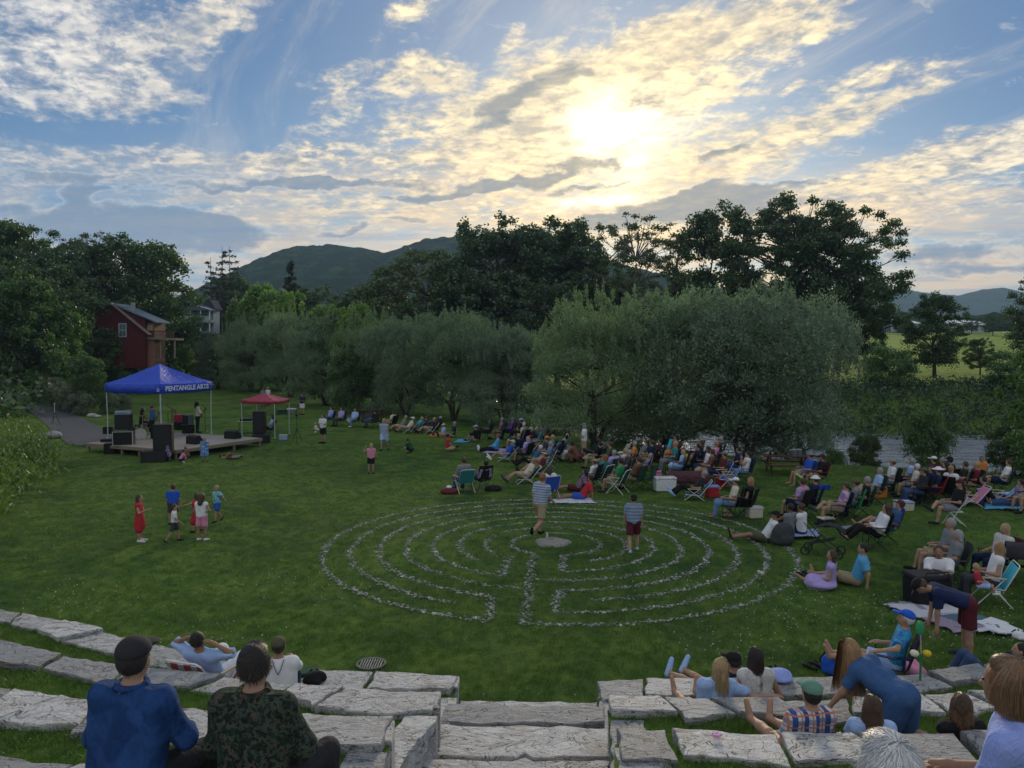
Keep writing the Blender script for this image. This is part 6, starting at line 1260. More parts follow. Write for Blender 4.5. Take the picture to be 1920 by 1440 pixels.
for px, py, tp, bt, hc_, desc in [(1045, 862, 'navy', 'khaki', 'grey', 'in navy left of the white trousers'), (1052, 850, 'ltblue', 'black', 'white', 'white haired in pale blue before the maroon table'), (1110, 862, 'dgreen', 'jeans', 'brown', 'in dark green right of the standing man'), (1120, 880, 'black', 'khaki', 'dark', 'in black beside the olive cap'),
        (1165, 895, 'cream', 'tan', 'blond', 'fair haired in cream left of the orange shirt'), (1172, 905, 'dgrey', 'navy', 'grey', 'grey haired behind the green shirt'), (1205, 895, 'plaidb', 'tan', 'grey', 'in checked shirt between the brown shirt and the white cooler'), (1218, 882, 'navy', 'tan', 'brown', 'in navy under the middle of the great willow'), (1232, 876, 'maroon', 'black', 'dark', 'in maroon by the dark red cooler'),
        (1262, 886, 'teal', 'grey', 'blond', 'in teal left of the pale haired girl'), (1310, 878, 'charcoal', 'tan', 'brown', 'in charcoal before the dark red empty chair'), (1338, 884, 'pink', 'navy', 'straw', 'in pink behind the dark haired woman in white'), (1345, 872, 'dgrey', 'black', 'grey', 'in grey at the foot of the right willow trunk'), (1378, 893, 'navy', 'jeans', 'dark', 'in navy left of the white tank top'), (1330, 905, 'brown', 'tan', 'brown', 'in brown right of the maroon cloth'),
        (968, 842, 'black', 'jeans', 'dark', 'in black between the light blue jacket and the blue jacket'), (980, 838, 'cream', 'khaki', 'white', 'white haired in cream behind the blue jacket'), (1018, 836, 'plaidp', 'navy', 'brown', 'in plum check under the white flowers'), (915, 824, 'dgreen', 'black', 'brown', 'in dark green behind the lilac towel'), (970, 860, 'navy', 'tan', 'blond', 'in navy right of the lime cap'), (985, 868, 'lilac', 'dgrey', 'grey', 'grey haired in lilac below the red cap'),
        (700, 803, 'charcoal', 'jeans', 'dark', 'in charcoal right of the empty chair by the picnic table'), (735, 806, 'cream', 'tan', 'brown', 'in cream at the left of the shaded row'), (818, 812, 'maroon', 'navy', 'grey', 'in maroon right of the shaded row'), (1640, 945, 'ltblue', 'khaki', 'grey', 'in pale blue left of the orange cooler'), (1712, 934, 'cream', 'grey', 'white', 'white haired in cream by the bright blue shirt'), (1738, 938, 'navy', 'black', 'brown', 'in navy just behind the dark jacket'), (1765, 936, 'black', 'khaki', 'dark', 'in black beside the sun hat'), (1800, 930, 'charcoal', 'navy', 'brown', 'in charcoal behind the woman reaching right'), (1822, 932, 'dred', 'tan', 'blond', 'in dark red left of the boy in orange'), (1880, 928, 'white', 'navy', 'brown', 'in white behind the light blue beach chair')]:
    PP(px, py, EX.choice(['chair', 'chair', 'lounge', 'chairx']), EX.uniform(55, 95), desc, top=tp, bot=EX.choice(['shorts', 'trousers']), bcol=bt, hcol=hc_, hair=EX.choice(['short', 'short', 'mid']), H_=EX.uniform(1.6, 1.78), chair='camp', ccol=EX.choice(['black', 'navy', 'dgreen', 'dgrey']))
# near rows
i_ = PP(527, 1330, 'knees', 12, 'man in white tee with shaved head and a cord at his neck', z=.44, H_=1.72, top='white', bot='shorts', bcol='navy', hair='short', hcol='dark', hat='beanie', hatcol='olive', skin='m', vox=.012, group=SGp, tweak=dict(T=(0, .1, 1)), shoes='dgrey')
_l = i_[1]; nk = _l['neck']; MB().tube([nk+np.array([-.07, -.07, .03]), nk+np.array([-.04, -.12, -.06]), nk+np.array([0, -.135, -.14])], .005, 4).build('neck_cord', plain((.02, .02, .02), .8), i_[0]); MB().tube([nk+np.array([.07, -.07, .03]), nk+np.array([.04, -.12, -.06]), nk+np.array([0, -.135, -.14])], .005, 4).build('neck_cord', plain((.02, .02, .02), .8), i_[0])
PP(400, 1300, 'headhands', -18, 'man with both hands behind his head in the low striped beach chair', z=.44, H_=1.72, top='ltblue', sleeve=.9, bot='trousers', bcol='white', hcol='dark', vox=.012, group=SGp, skin='m', tweak=dict(T=(0, -.55, 1), pelvis=.22, arm=[(-1, .1, .30), (1, .1, .25)], fore=[(.95, -.3, .5), (-.95, -.3, .5)]))
p_ = at(398, 1302, .44); make_chair('low', (p_.x, p_.y, .44), -18, 'rainbow', '', lab2='pale low beach chair with red and orange edge stripes, white tubes')
a = PP(1334, 1368, 'drapearm', 5, 'blond woman in pale blue tee, one arm laid along the second stone row', z=.44, H_=1.68, top='ltblue', bot='shorts', bcol='cream', hair='mid', hcol='blond', vox=.011, group=SGp, look=-65, shoes=None, tweak=dict(pelvis=.12, T=(.18, -.05, 1)))
strands(a[1], a[0], 'blond', 1100, .26, seed=3)
PP(1360, 1318, 'back', 8, 'man in navy tee and black cap, running shoes up on the left', z=.0, H_=1.78, top='navy', bot='shorts', bcol='grey', hat='cap', hatcol='black', hcol='dark', vox=.013, group=SGp, look=25, shoes='ltblue', tweak=dict(pelvis=.14, T=(0, -.7, 1), thigh=[(-.75, 1, .0), (-.7, 1, .06)], shin=[(-.6, 1, .05), (-.5, 1, .1)]))
a = PP(1415, 1348, 'ground', 3, 'dark long haired woman in white lace top on the lowest stones', z=.44, H_=1.66, top='lace', sleeve=0, bot='shorts', bcol='white', hair='long', hcol='dark', vox=.011, group=SGp, skin='m', shoes=None, tweak=dict(T=(0, .02, 1), arm=[(-.3, -.1, -1), (.45, -.15, -1)], fore=[(0, .15, -1), (.1, .1, -1)]))
strands(a[1], a[0], (.035, .018, .016), 1200, .30, seed=4, gl=.03)
a = PP(1512, 1452, 'ground', 10, 'man in plaid shirt and sage green cap leaning on the third row', z=.94, H_=1.75, top='plaid', bot='shorts', bcol='khaki', hair='short', hcol='dark', hat='cap', hatcol='teal', vox=.0095, group=SGp, shoes=None, skin='l', tweak=dict(T=(0, -.1, 1)))
for o in a[0].children:
    if o.name.startswith('cap'): o.data.materials[0] = plain((.13, .27, .20), .9, .2, 12, name='sage_cloth')
a = PP(1630, 1463, 'cross', -12, 'girl with wavy brown hair in pale top beside the plaid shirt', z=.94, H_=1.55, top='ltblue', sleeve=.3, bot='shorts', bcol='navy', hair='mid', hcol='brown', vox=.0105, group=SGp, shoes=None, look=25)
strands(a[1], a[0], (.13, .07, .04), 1300, .24, wave=.010, seed=5)
a = PP(1800, 1468, 'cross', 5, 'brown haired woman in black halter top, shoulders bare', z=.94, H_=1.60, top='black', sleeve=0, bot='shorts', bcol='black', hair='mid', hcol='brown', vox=.0105, group=SGp, shoes=None, look=-30, skin='m')
strands(a[1], a[0], (.17, .085, .045), 1300, .20, wave=.012, seed=6)
a = PP(1692, 1392, 'climb', 38, 'long fair haired woman in blue dress bending over the second row', z=.94, H_=1.72, top='denimtop', sleeve=.55, bot='dress', hair='mid', hcol='straw', vox=.0105, group=SGp, shoes=None, nod=-.5, look=20, tweak=dict(pelvis=.46, T=(0, 1, .48), arm=[(-.15, .4, -1), (.12, .3, -1)], fore=[(0, .45, -.75), (0, .6, -.5)]))
strands(a[1], a[0], 'straw', 2200, .46, seed=7, fan=.5)
# the very near ones
def nearp(px, py_head, depth, zseat, *a_, **k):
    x = (px-CX)/FPX*depth; return person((x, depth, zseat), *a_, **k)
a = nearp(217, 0, 4.42, 1.93, -6, 'chair', 'broad man in blue denim shirt and black cap, back to us', H_=1.80, top='denim', sleeve=1, bot='trousers', bcol='charcoal', hair='short', hcol='dark', hat='cap', hatcol='charcoal', vox=.0085, group=SGp, fat=1.22, look=0, tweak=dict(pelvis=.50, T=(0, .10, 1), arm=[(-.32, .22, -1), (.34, .25, -1)], fore=[(.5, .8, -.15), (-.5, .8, -.15)], thigh=[(-.25, 1, -.02), (.42, 1, 0)]))
strands(a[1], a[0], 'dark', 900, .03, seed=8, phi_max=1.95, lift=1.0, short=True, fan=.3)
a = nearp(466, 0, 4.40, 1.91, -8, 'chair', 'man in camouflage patterned shirt with thick dark hair, back to us', H_=1.80, top='camo', sleeve=1, bot='trousers', bcol='charcoal', hair='short', hcol='dark', vox=.0085, group=SGp, fat=1.05, look=0, tweak=dict(pelvis=.50, T=(0, .05, 1), arm=[(-.28, .2, -1), (.32, .2, -1)], fore=[(.5, .8, -.1), (-.4, .9, -.1)], thigh=[(-.2, 1, 0), (.45, 1, 0)]))
strands(a[1], a[0], (.03, .017, .013), 2600, .035, seed=9, lift=1.07, width=.002, wave=.003, fan=.35, gl=.03, short=True, phi_max=1.9)
a = nearp(1630, 0, 2.25, 2.64, 12, 'chair', 'white haired person nearest the camera, only the head showing', H_=1.62, top='cream', sleeve=.6, bot='trousers', bcol='navy', hair='short', hcol='white', vox=.0085, group=SGp, tweak=dict(pelvis=.55))
strands(a[1], a[0], 'white', 5200, .08, seed=10, lift=1.16, width=.0011, wave=.004, fan=.12, phi_max=2.1, short=True)
a = nearp(1955, 0, 3.35, 2.38, 48, 'chair', 'red haired woman in periwinkle tee and white shorts at the right edge', H_=1.70, top='peri', sleeve=.6, bot='shorts', bcol='white', hair='short', hcol='red', vox=.0085, group=SGp, skin='m', tweak=dict(pelvis=.45, T=(0, .12, 1), arm=[(-.15, .35, -1), (.15, .3, -1)], fore=[(.2, .9, -.15), (-.2, .9, -.15)]), look=-10)
strands(a[1], a[0], (.21, .115, .058), 4200, .06, seed=11, lift=1.13, width=.0015, fan=.25)
# ================================================================ STAGE, CANOPIES, BAND
m_ply = plain((.30, .265, .235), .6, .3, 3, .0, name='plywood'); m_lumber = plain((.25, .205, .15), .8, .3, 5, name='lumber'); m_black = plain((.013, .013, .015), .7, .3, 8, name='black_tolex'); m_grille = plain((.022, .022, .024), .6, .4, 60, name='speaker_grille')
ang_s = -math.atan2(.436, .9); C0 = Vector((-15.2, 34.6, 0))
stage = thing('wooden_stage', 'low plywood stage on timber legs holding the band', 'stage', C0, ang_s)
for i in range(5):
    for j in range(3):
        MB().box((-.62-1.22*i, .9+1.78*j, .435), (1.21, 1.77, .03), bev=.004).build('deck_panel', m_ply, stage)
MB().box((-3.05, -.02, .36), (6.1, .04, .14)).build('fascia_board', m_lumber, stage); MB().box((.02, 2.67, .36), (.04, 5.34, .14)).build('fascia_board', m_lumber, stage)
MB().box((-3.05, 5.38, .36), (6.1, .04, .14)).build('fascia_board', m_lumber, stage); MB().box((-6.12, 2.67, .36), (.04, 5.34, .14)).build('fascia_board', m_lumber, stage)
for i in range(6):
    for j in range(4):
        if i in (0, 5) or j in (0, 3): MB().box((-.07-1.19*i, .07+1.73*j, .145), (.09, .09, .29)).build('leg', m_lumber, stage)
def S(px, py): return at(px, py, .45)
def fabric(col, col2, name):
    m, q, b = base_mat(name); co = pos_coord(q); n = q.noise(co, 1.4, 4, .55, .4)
    q.l.new(q.mix(n, col, col2), b.inputs['Base Color']); b.inputs['Roughness'].default_value = .5; b.inputs['Specular IOR Level'].default_value = .4
    bump(q, b, q.add(n, q.mul(q.noise(co, 5, 4, .6, 1.2), .35)), .12); return m
def canopy_tent(name, label, corners, zb, zt, za, fab, deckz, legm, sag):
    c = sum(corners, Vector())/4; root = thing(name, label, 'canopy', (c.x, c.y, deckz)); L = [k-c for k in corners]
    n = 9
    for i in range(4):       # four roof faces with a slack curve, each with its valance
        a, b2 = L[i], L[(i+1) % 4]; g = []
        for j in range(n+1):
            u = j/n; row = []
            for k in range(n+1):
                w = k/n; e = a.lerp(b2, w); p = e*(1-u); z = zt+(za-zt)*(u**1.18)-sag*math.sin(math.pi*u)*math.sin(math.pi*w)*(1-u)-.04*math.sin(math.pi*w)*(1-u); row.append((p.x, p.y, z-deckz))
            g.append(row)
        MB().sheet(g).build('roof_panel', fab, root, smooth=True)
        g = [[(lambda e: (e.x, e.y, z_-deckz-.035*math.sin(math.pi*w/8)*1.0+.012*math.sin(w*2.2)))(a.lerp(b2, w/8)*1.004) for w in range(9)] for z_ in (zb, (zb+zt)/2, zt)]
        MB().panel(g, .006).build('valance', fab, root, smooth=True)
    for k in L:
        MB().tube([(k.x*.975, k.y*.975, 0), (k.x*.97, k.y*.97, 1.1), (k.x*.985, k.y*.985, zt-deckz-.06)], [.024, .022, .018], 6).build('leg', legm, root)
        MB().box((k.x*.975, k.y*.975, .01), (.12, .12, .02)).build('foot', legm, root)
        MB().tube([(k.x*.98, k.y*.98, zt-deckz-.12), (0, 0, za-deckz-.05)], .012, 5).build('roof_strut', legm, root)
    return root, L
m_tblue = fabric((.012, .045, .42), (.022, .085, .62), 'blue_polyester'); m_tred = fabric((.28, .018, .045), (.42, .03, .07), 'red_polyester'); m_leg = plain((.60, .66, .70), .4, .1, 6, metal=.3, name='white_leg')
Lc, Rc, Fc, Bc = Vector((-20.8, 39.3, 0)), Vector((-16.2, 41.5, 0)), Vector((-17.45, 38.15, 0)), Vector((-19.55, 42.65, 0))
tent, TL = canopy_tent('blue_canopy', 'large royal blue pop up canopy with white lettering over the stage', [Lc, Fc, Rc, Bc], 2.80, 3.27, 4.25, m_tblue, .45, m_leg, .16)
f0, f1 = TL[1], TL[2]; fd_ = (f1-f0).normalized(); nn_ = Vector((fd_.y, -fd_.x, 0)); fl = (f1-f0).length
m_print = plain((.68, .72, .82), .7, .05, name='white_print')
def lettering(body, parent, org, right, upv, w, h, nm='lettering', mat=None):
    cu = bpy.data.curves.new('lettering', 'FONT'); cu.body = body; cu.size = 1; cu.offset = .035; cu.extrude = 0; cu.resolution_u = 3
    o = bpy.data.objects.new('tmp_text', cu); COL.objects.link(o); bpy.context.view_layer.update(); me = bpy.data.meshes.new_from_object(o.evaluated_get(bpy.context.evaluated_depsgraph_get())); bpy.data.objects.remove(o)
    xs_ = [v.co.x for v in me.vertices]; ys_ = [v.co.y for v in me.vertices]; x0, x1, y0, y1 = min(xs_), max(xs_), min(ys_), max(ys_)
    for v in me.vertices: p = org+right*((v.co.x-x0)/(x1-x0)*w)+upv*((v.co.y-y0)/(y1-y0)*h); v.co = p
    me.materials.clear(); me.materials.append(mat or m_print); me.name = nm; return link(nm, me, parent)
o_ = f0*1.004+fd_*(.085*fl)+nn_*.022+Vector((0, 0, 2.80-.45+.10))
lettering('PENTANGLE ARTS', tent, o_, fd_, Vector((0, 0, 1)), fl*.84, .26)
lf = (TL[1]-TL[0]).normalized(); ln_ = Vector((lf.y, -lf.x, 0)); q0 = TL[1]-lf*.20+ln_*.03+Vector((0, 0, 2.80-.45+.10))
mb = MB()
for a_, b_2, c_, d_ in ((0, .15, 0, .022), (0, .15, .128, .15), (0, .022, 0, .15), (.128, .15, 0, .15), (.05, .10, .05, .10)):
    mb.raw([q0+lf*a_+Vector((0, 0, c_)), q0+lf*b_2+Vector((0, 0, c_)), q0+lf*b_2+Vector((0, 0, d_)), q0+lf*a_+Vector((0, 0, d_))], [(0, 1, 2, 3)])
mb.build('square_logo', m_print, tent)
Nc, R2, L2, B2 = Vector((-13.35, 43.2, 0)), Vector((-13.15, 45.4, 0)), Vector((-15.6, 44.2, 0)), Vector((-15.4, 46.3, 0))
rtent, _ = canopy_tent('red_canopy', 'small dark red pop up canopy to the right of the stage', [L2, Nc, R2, B2], 1.92, 2.10, 2.46, m_tred, 0., m_leg, .07)
# gear
def cabinet(px, py, z, w, h, d, label, cat='amplifier', rz=None, body=None, grille=True, name='speaker_cabinet', feet=False, group=None):
    p = at(px, py, z if z < .5 else .45); p.z = z; o = thing(name, label, cat, p, ang_s if rz is None else rz, group); body = body or m_black
    MB().box((0, 0, h/2), (w, d, h), bev=.02).build('cabinet', body, o)
    if grille: MB().box((0, -d/2-.006, h/2), (w*.88, .012, h*.86), bev=.004).build('grille', m_grille, o)
    for sx in (-1, 1): MB().box((sx*(w/2+.008), 0, h*.72), (.016, .12, .03), bev=.004).build('handle', plain((.12, .12, .12), .4), o)
    return o
PR = math.radians(18)
cabinet(307, 846, .45, .78, 1.22, .62, 'tall black main loudspeaker at the front corner of the stage', 'loudspeaker', .25)
cabinet(291, 866, 0, 1.05, .50, .70, 'wide black subwoofer on the grass below the tall loudspeaker', 'loudspeaker', .25, name='subwoofer')
cabinet(487, 813, .47, .60, 1.22, .6, 'tall black loudspeaker under the red canopy', 'loudspeaker', .1); cabinet(490, 831, 0, .82, .46, .66, 'black subwoofer under the loudspeaker by the red canopy', 'loudspeaker', .1, name='subwoofer')
o = cabinet(233, 834, .45, .86, .66, .6, 'black flight case with pale metal edges on the left of the stage', 'flight case', .25, grille=False, name='flight_case')
for sx in (-1, 1):
    for sy in (-1, 1): MB().box((sx*.43, sy*.30, .33), (.035, .035, .67)).build('edge_trim', m_alu, o)
for z_ in (.01, .65): MB().box((0, -.302, z_), (.86, .02, .03)).build('edge_trim', m_alu, o)
o = cabinet(233, 831, 1.12, .72, .72, .5, 'black bass amplifier standing on the flight case', rz=.25, name='bass_amplifier'); 
o = cabinet(233, 830.5, 1.845, .70, .17, .45, 'silver amplifier head on top of the bass amplifier', rz=.25, body=plain((.25, .30, .36), .4, .2, 9), grille=False, name='amplifier_head')
for i in range(5): MB().lathe([(0, .0), (.018, 0), (.018, .02), (0, .02)], seg=8, M=Matrix.Rotation(math.pi/2, 3, 'X')).build('knob', m_black, o, loc=(-.2+.09*i, -.23, .08))
cabinet(353, 812, .9, .50, .55, .35, 'grey guitar amplifier behind the guitarist', rz=ang_s, body=plain((.11, .14, .18), .6), name='guitar_amplifier')
cabinet(353, 812, .45, .55, .44, .4, 'black equipment case under the grey guitar amplifier', 'flight case', ang_s, grille=False, name='flight_case')
cabinet(335, 806, .9, .42, .42, .3, 'red keyboard amplifier box in the middle of the stage', 'amplifier', ang_s, body=plain((.40, .02, .05), .5), name='red_amplifier', grille=False)
cabinet(335, 806, .45, .5, .44, .4, 'black box under the red amplifier', 'flight case', ang_s, grille=False, name='flight_case')
cabinet(207, 851, 0, .50, .52, .45, 'black bin standing on the grass before the left end of the stage', 'case', .3, grille=False, name='black_case')
cabinet(203, 828, .45, .62, .14, .45, 'open low black case on the left deck corner', 'case', .2, grille=False, name='black_case')
cabinet(204, 813, .45, .5, .38, .4, 'small black side table case behind the open low case', 'case', .2, grille=False, name='black_case')
def monitor(px, py, label, rz):
    p = at(px, py, .45); o = thing('floor_monitor', label, 'stage monitor', p, rz, 'floor monitors on the stage')
    pr = [(-.22, 0), (.24, 0), (.27, .12), (.02, .42), (-.20, .36)]; V = [(x, y, z) for x in (-.36, .36) for (y, z) in pr]; F = [(0, 1, 2, 3, 4), (9, 8, 7, 6, 5)]+[(i, i+5, (i+1) % 5+5, (i+1) % 5) for i in range(5)]
    mb = MB(); mb.raw(V, F); mb.build('cabinet', m_black, o)
    a, b2 = Vector((0, .27, .12)), Vector((0, .02, .42)); nn = Vector((0, .77, .64)); g = [[tuple(Vector((x, 0, 0))+a.lerp(b2, t_)+nn*.01) for x in (-.31, .31)] for t_ in (.08, .92)]; MB().panel(g, .012).build('grille', plain((.055, .055, .06), .6, .3, 50), o)
monitor(365, 832, 'black wedge floor monitor in front of the guitarist', math.radians(-30)); monitor(436, 822, 'black wedge floor monitor at the right end of the stage', math.radians(-25))
def mic_stand(px, py, label, rz, boom=.5, h=1.45):
    p = at(px, py, .45); o = thing('microphone_stand', label, 'microphone stand', p, rz, 'microphone stands on the stage')
    MB().tube([(0, 0, .02), (0, 0, h-.2)], .012, 5).build('pole', m_blk, o)
    for k in range(3): a = k*2.094; MB().tube([(0, 0, .12), (math.cos(a)*.28, math.sin(a)*.28, .01)], .010, 4).build('leg', m_blk, o)
    MB().tube([(0, -boom*.3, h-.3), (0, boom, h)], .009, 4).build('boom', m_blk, o); MB().tube([(0, boom, h), (0, boom+.14, h+.03)], [.018, .028], 6).build('microphone', plain((.12, .12, .13), .4), o)
mic_stand(385, 811, 'black microphone stand in front of the guitarist face', math.radians(75), .35, 1.62); mic_stand(300, 818, 'black microphone stand beside the bass player', math.radians(80), .4); mic_stand(276, 812, 'black boom stand over the drum kit', math.radians(40), .5, 1.35); mic_stand(325, 808, 'black boom microphone stand at the stage centre', math.radians(60), .6, 1.5)
rail = thing('black_railing', 'black tubular steps railing at the back of the stage', 'railing', at(322, 800, .45), ang_s)
for k in range(3): MB().tube([(k*.32-.3, 0, 0), (k*.32-.3, 0, .8+.10*k), (k*.32-.1, 0, .95+.1*k)], .02, 6).build('post', m_blk, rail)
MB().tube([(-.5, 0, 1.3), (-.1, 0, 1.1), (.45, 0, .75)], .022, 6).build('handrail', m_blk, rail)
# drum kit
dk = thing('drum_kit', 'dark drum kit with glinting cymbals behind the bass player', 'drum kit', at(266, 822, .45), math.radians(200)); m_drum = plain((.05, .018, .014), .3, .3, 5, spec=.6, name='drum_shell'); m_skin = plain((.50, .48, .44), .5, name='drum_head'); m_cym = plain((.50, .38, .16), .3, .1, metal=.8, name='cymbal')
def drum(x, y, z, r, h, ax='z', nm='drum'):
    M = Matrix.Rotation(math.pi/2, 3, 'X') if ax == 'y' else Matrix.Rotation(.15, 3, 'X'); MB().lathe([(r, -h/2), (r, h/2)], (x, y, z), 16, M).build(nm, m_drum, dk, True); 
    for s_ in (-1, 1): MB().lathe([(0, s_*h/2*.98), (r*.97, s_*h/2*.98), (r*1.03, s_*h/2), (r*1.03, s_*h/2*.9)], (x, y, z), 16, M).build('drum_head', m_skin, dk)
drum(0, .25, .28, .28, .40, 'y', 'bass_drum'); drum(-.2, .15, .66, .16, .2, nm='tom_drum'); drum(.18, .15, .66, .15, .18, nm='tom_drum'); drum(.5, -.2, .40, .2, .36, nm='floor_tom'); drum(-.45, -.2, .58, .17, .13, nm='snare_drum')
for x, y, z, r in ((-.6, .1, 1.0, .19), (.62, .15, 1.1, .24), (-.1, .5, 1.2, .22)):
    MB().lathe([(0, .02), (.04, .015), (r, -.01), (r, -.014), (0, .005)], (x, y, z), 16, Matrix.Rotation(.25, 3, 'X')).build('cymbal', m_cym, dk); MB().tube([(x, y, 0), (x, y, z)], .011, 5).build('cymbal_stand', m_alu, dk)
    for k in range(3): a = k*2.094; MB().tube([(x, y, .25), (x+math.cos(a)*.22, y+math.sin(a)*.22, .0)], .008, 4).build('stand_leg', m_alu, dk)
MGp = 'musicians on the stage'
def onstage(px, py, pose, yaw, label, **k):
    p = at(px, py, .45); return person(tuple(p), yaw, pose, label, group=MGp, vox=.022, **k)
a = onstage(371, 812, 'guitar', -55, 'guitarist in long pale shirt singing at the right of the stage', top='cream', sleeve=.95, bot='trousers', bcol='black', hair='curly', hcol='dark', skin='d', H_=1.78)
b_g = onstage(286, 822, 'guitar', -60, 'bass player in light blue shirt and grey cap at the stage centre', top='denimtop', sleeve=.9, bot='trousers', bcol='black', hat='cap', hatcol='grey', hcol='dark', H_=1.80)
onstage(265, 811, 'drum', -70, 'drummer with dark hair seated behind the kit', top='black', bot='trousers', bcol='black', hair='curly', hcol='dark', skin='t')
def guitar(px, py, yaw, col, label, z=1.02, tilt=.35):
    p = at(px, py, .45); f = Vector((-math.sin(yaw), math.cos(yaw), 0)); o = thing('guitar', label, 'guitar', (p.x+f.x*.22, p.y+f.y*.22, .45+z), yaw, 'guitars played on the stage')
    V, F = sdf([('e', (-.12, 0, -.02), (.16, .035, .13), None), ('e', (.06, 0, .03), (.13, .035, .105), None)], .018, .04); M = Matrix.Rotation(-tilt, 3, 'Y')
    Vr = [M @ Vector(v) for v in V]; link('guitar_body', mesh_from('guitar_body', np.array([v[:] for v in Vr]), F, plain(col, .3, .25, 7, spec=.6), True), o)
    mb = MB().box((.47, .02, .05), (.62, .025, .05)); mb.V = [tuple(M @ Vector(v)) for v in mb.V]; mb.build('neck', plain((.07, .04, .025), .5), o)
    mb = MB().box((.84, .02, .06), (.14, .03, .09), bev=.01); mb.V = [tuple(M @ Vector(v)) for v in mb.V]; mb.build('headstock', plain((.03, .02, .015), .4), o)
    mb = MB().box((-.10, .042, 0), (.10, .01, .07)); mb.V = [tuple(M @ Vector(v)) for v in mb.V]; mb.build('pickguard', plain((.65, .60, .5), .4), o)
guitar(371, 812, math.radians(-55), (.30, .11, .03), 'sunburst electric guitar held by the singer in the pale shirt'); guitar(286, 822, math.radians(-60), (.45, .25, .13), 'tan electric bass held by the player in the grey cap', tilt=.25)
# sound desk
tb = thing('folding_table', 'small black folding table with mixing desk under the red canopy', 'table', at(462, 812, 0), .2)
MB().box((0, 0, .72), (.9, .5, .03), bev=.008).build('table_top', plain((.5, .5, .52), .5), tb)
for sx in (-1, 1): MB().tube([(sx*.4, -.2, 0), (sx*.4, .2, .70)], .012, 5).build('leg', m_blk, tb); MB().tube([(sx*.4, .2, 0), (sx*.4, -.2, .70)], .012, 5).build('leg', m_blk, tb)
md = thing('mixing_desk', 'black mixing desk on the folding table', 'mixer', at(462, 812, 0)+Vector((0, 0, .74)), .2); MB().box((0, 0, .07), (.7, .4, .13), bev=.02, rx=.12).build('console', m_black, md)
for i in range(6): MB().box((-.27+.11*i, -.06, .145), (.03, .05, .015), rx=.12).build('fader', plain((.4, .4, .42), .4), md)
# tripods
def tripod(p, h, label, white=False, head=True):
    o = thing('tripod', label, 'tripod', p, .3); m1 = m_blk
    for k in range(3): a = k*2.094+.4; MB().tube([(0, 0, h*.55), (math.cos(a)*.32, math.sin(a)*.32, 0)], .013, 5).build('leg', m1, o)
    MB().tube([(0, 0, h*.4), (0, 0, h)], .014, 5).build('center_column', m_wtube if white else m1, o)
    if head: MB().box((0, 0, h+.05), (.16, .12, .10), bev=.02).build('camera', m_black, o)
tripod(at(557, 830), 1.42, 'black camera tripod standing alone on the lawn by the red canopy'); gp = ground(103, 797); tripod(gp, 1.5, 'slim tripod stand with white lower pole on the gravel path', True)
gp = ground(15, 742); sl = thing('stone_post', 'upright grey slate stone at the far end of the gravel path', 'stone', gp, .3); MB().box((0, 0, .62), (.55, .25, 1.3), bev=.05, taper=.8).build('slate', m_stone, sl)
def rock(px, py, r, label, z=None):
    gp = ground(px, py); V = ico*(1+np.random.default_rng(int(px)).uniform(-.15, .15, (12, 1)))*np.array([1.2, .9, .6])*r; me = mesh_from('rock', V, icf, m_stone, False); o = link('rock', me, None, gp+Vector((0, 0, r*.25))); md_ = o.modifiers.new('s', 'SUBSURF'); md_.levels = md_.render_levels = 1; tag(o, label, 'rock', 'boulders beside the path')
rock(97, 822, .62, 'large flat topped grey boulder at the lower corner of the path'); rock(172, 782, .42, 'dark boulder under the small maple by the path'); rock(184, 783, .30, 'pale boulder beside the dark one by the path')
# ================================================================ BUILDINGS
def wpoly(px, py, d): return atd(px, py, d)
m_redw = plain((.105, .016, .020), .85, .25, 1.5, name='red_boards'); m_metal = plain((.20, .27, .36), .35, .15, 2, metal=.4, name='metal_roof'); m_brick = None
m_brick, q, b = base_mat('brick'); br = q.node('ShaderNodeTexBrick'); br.inputs['Scale'].default_value = 5; br.inputs['Color1'].default_value = (.30, .11, .07, 1); br.inputs['Color2'].default_value = (.22, .08, .05, 1); br.inputs['Mortar'].default_value = (.32, .26, .22, 1)
mp = q.node('ShaderNodeMapping'); mp.inputs['Rotation'].default_value = (math.pi/2, 0, 0); q.l.new(pos_coord(q), mp.inputs[0]); q.l.new(mp.outputs[0], br.inputs['Vector']); q.l.new(br.outputs[0], b.inputs['Base Color'])
D0 = 84.; house = thing('red_house', 'dark red wooden house with metal dormer roof among the trees', 'house', wpoly(225, 672, D0)); O = Vector(house.location); K = D0/FPX
def prism(pts, y0, y1, nm, mat, parent, org, D=D0):
    P = [atd(px, py, D+y0)-org for px, py in pts]; n = len(P); V = [(p.x, y0, p.z) for p in P]+[(p.x, y1, p.z) for p in P]; F = [tuple(range(n)), tuple(range(2*n-1, n-1, -1))]+[(i, i+n, (i+1) % n+n, (i+1) % n) for i in range(n)]
    return MB().raw(V, F).build(nm, mat, parent)
prism([(176, 690), (176, 590), (207, 571), (272, 624), (272, 690)], 0, 3.2, 'wall', m_redw, house, O)
prism([(272.2, 690), (272.2, 605), (290, 605), (290, 690)], .6, 3.2, 'brick_wall', m_brick, house, O)
prism([(172, 592), (207, 569.5), (208, 566.5), (170, 589.5)], -.4, 3.4, 'roof', plain((.05, .05, .06), .7), house, O)
prism([(207, 570), (278, 628), (281, 627), (208, 567)], -.5, .0, 'rake_board', plain((.30, .22, .20), .7), house, O)
prism([(214, 574), (272, 599), (272, 623), (232, 591)], .02, 3.0, 'dormer_wall', m_redw, house, O)
prism([(211, 571), (292, 605), (292, 602.5), (213, 568.5)], -.35, 3.2, 'dormer_roof', m_metal, house, O)
prism([(245, 586), (245, 567), (250.5, 567), (250.5, 586)], 1.5, 1.9, 'chimney', plain((.32, .30, .28), .8), house, O)
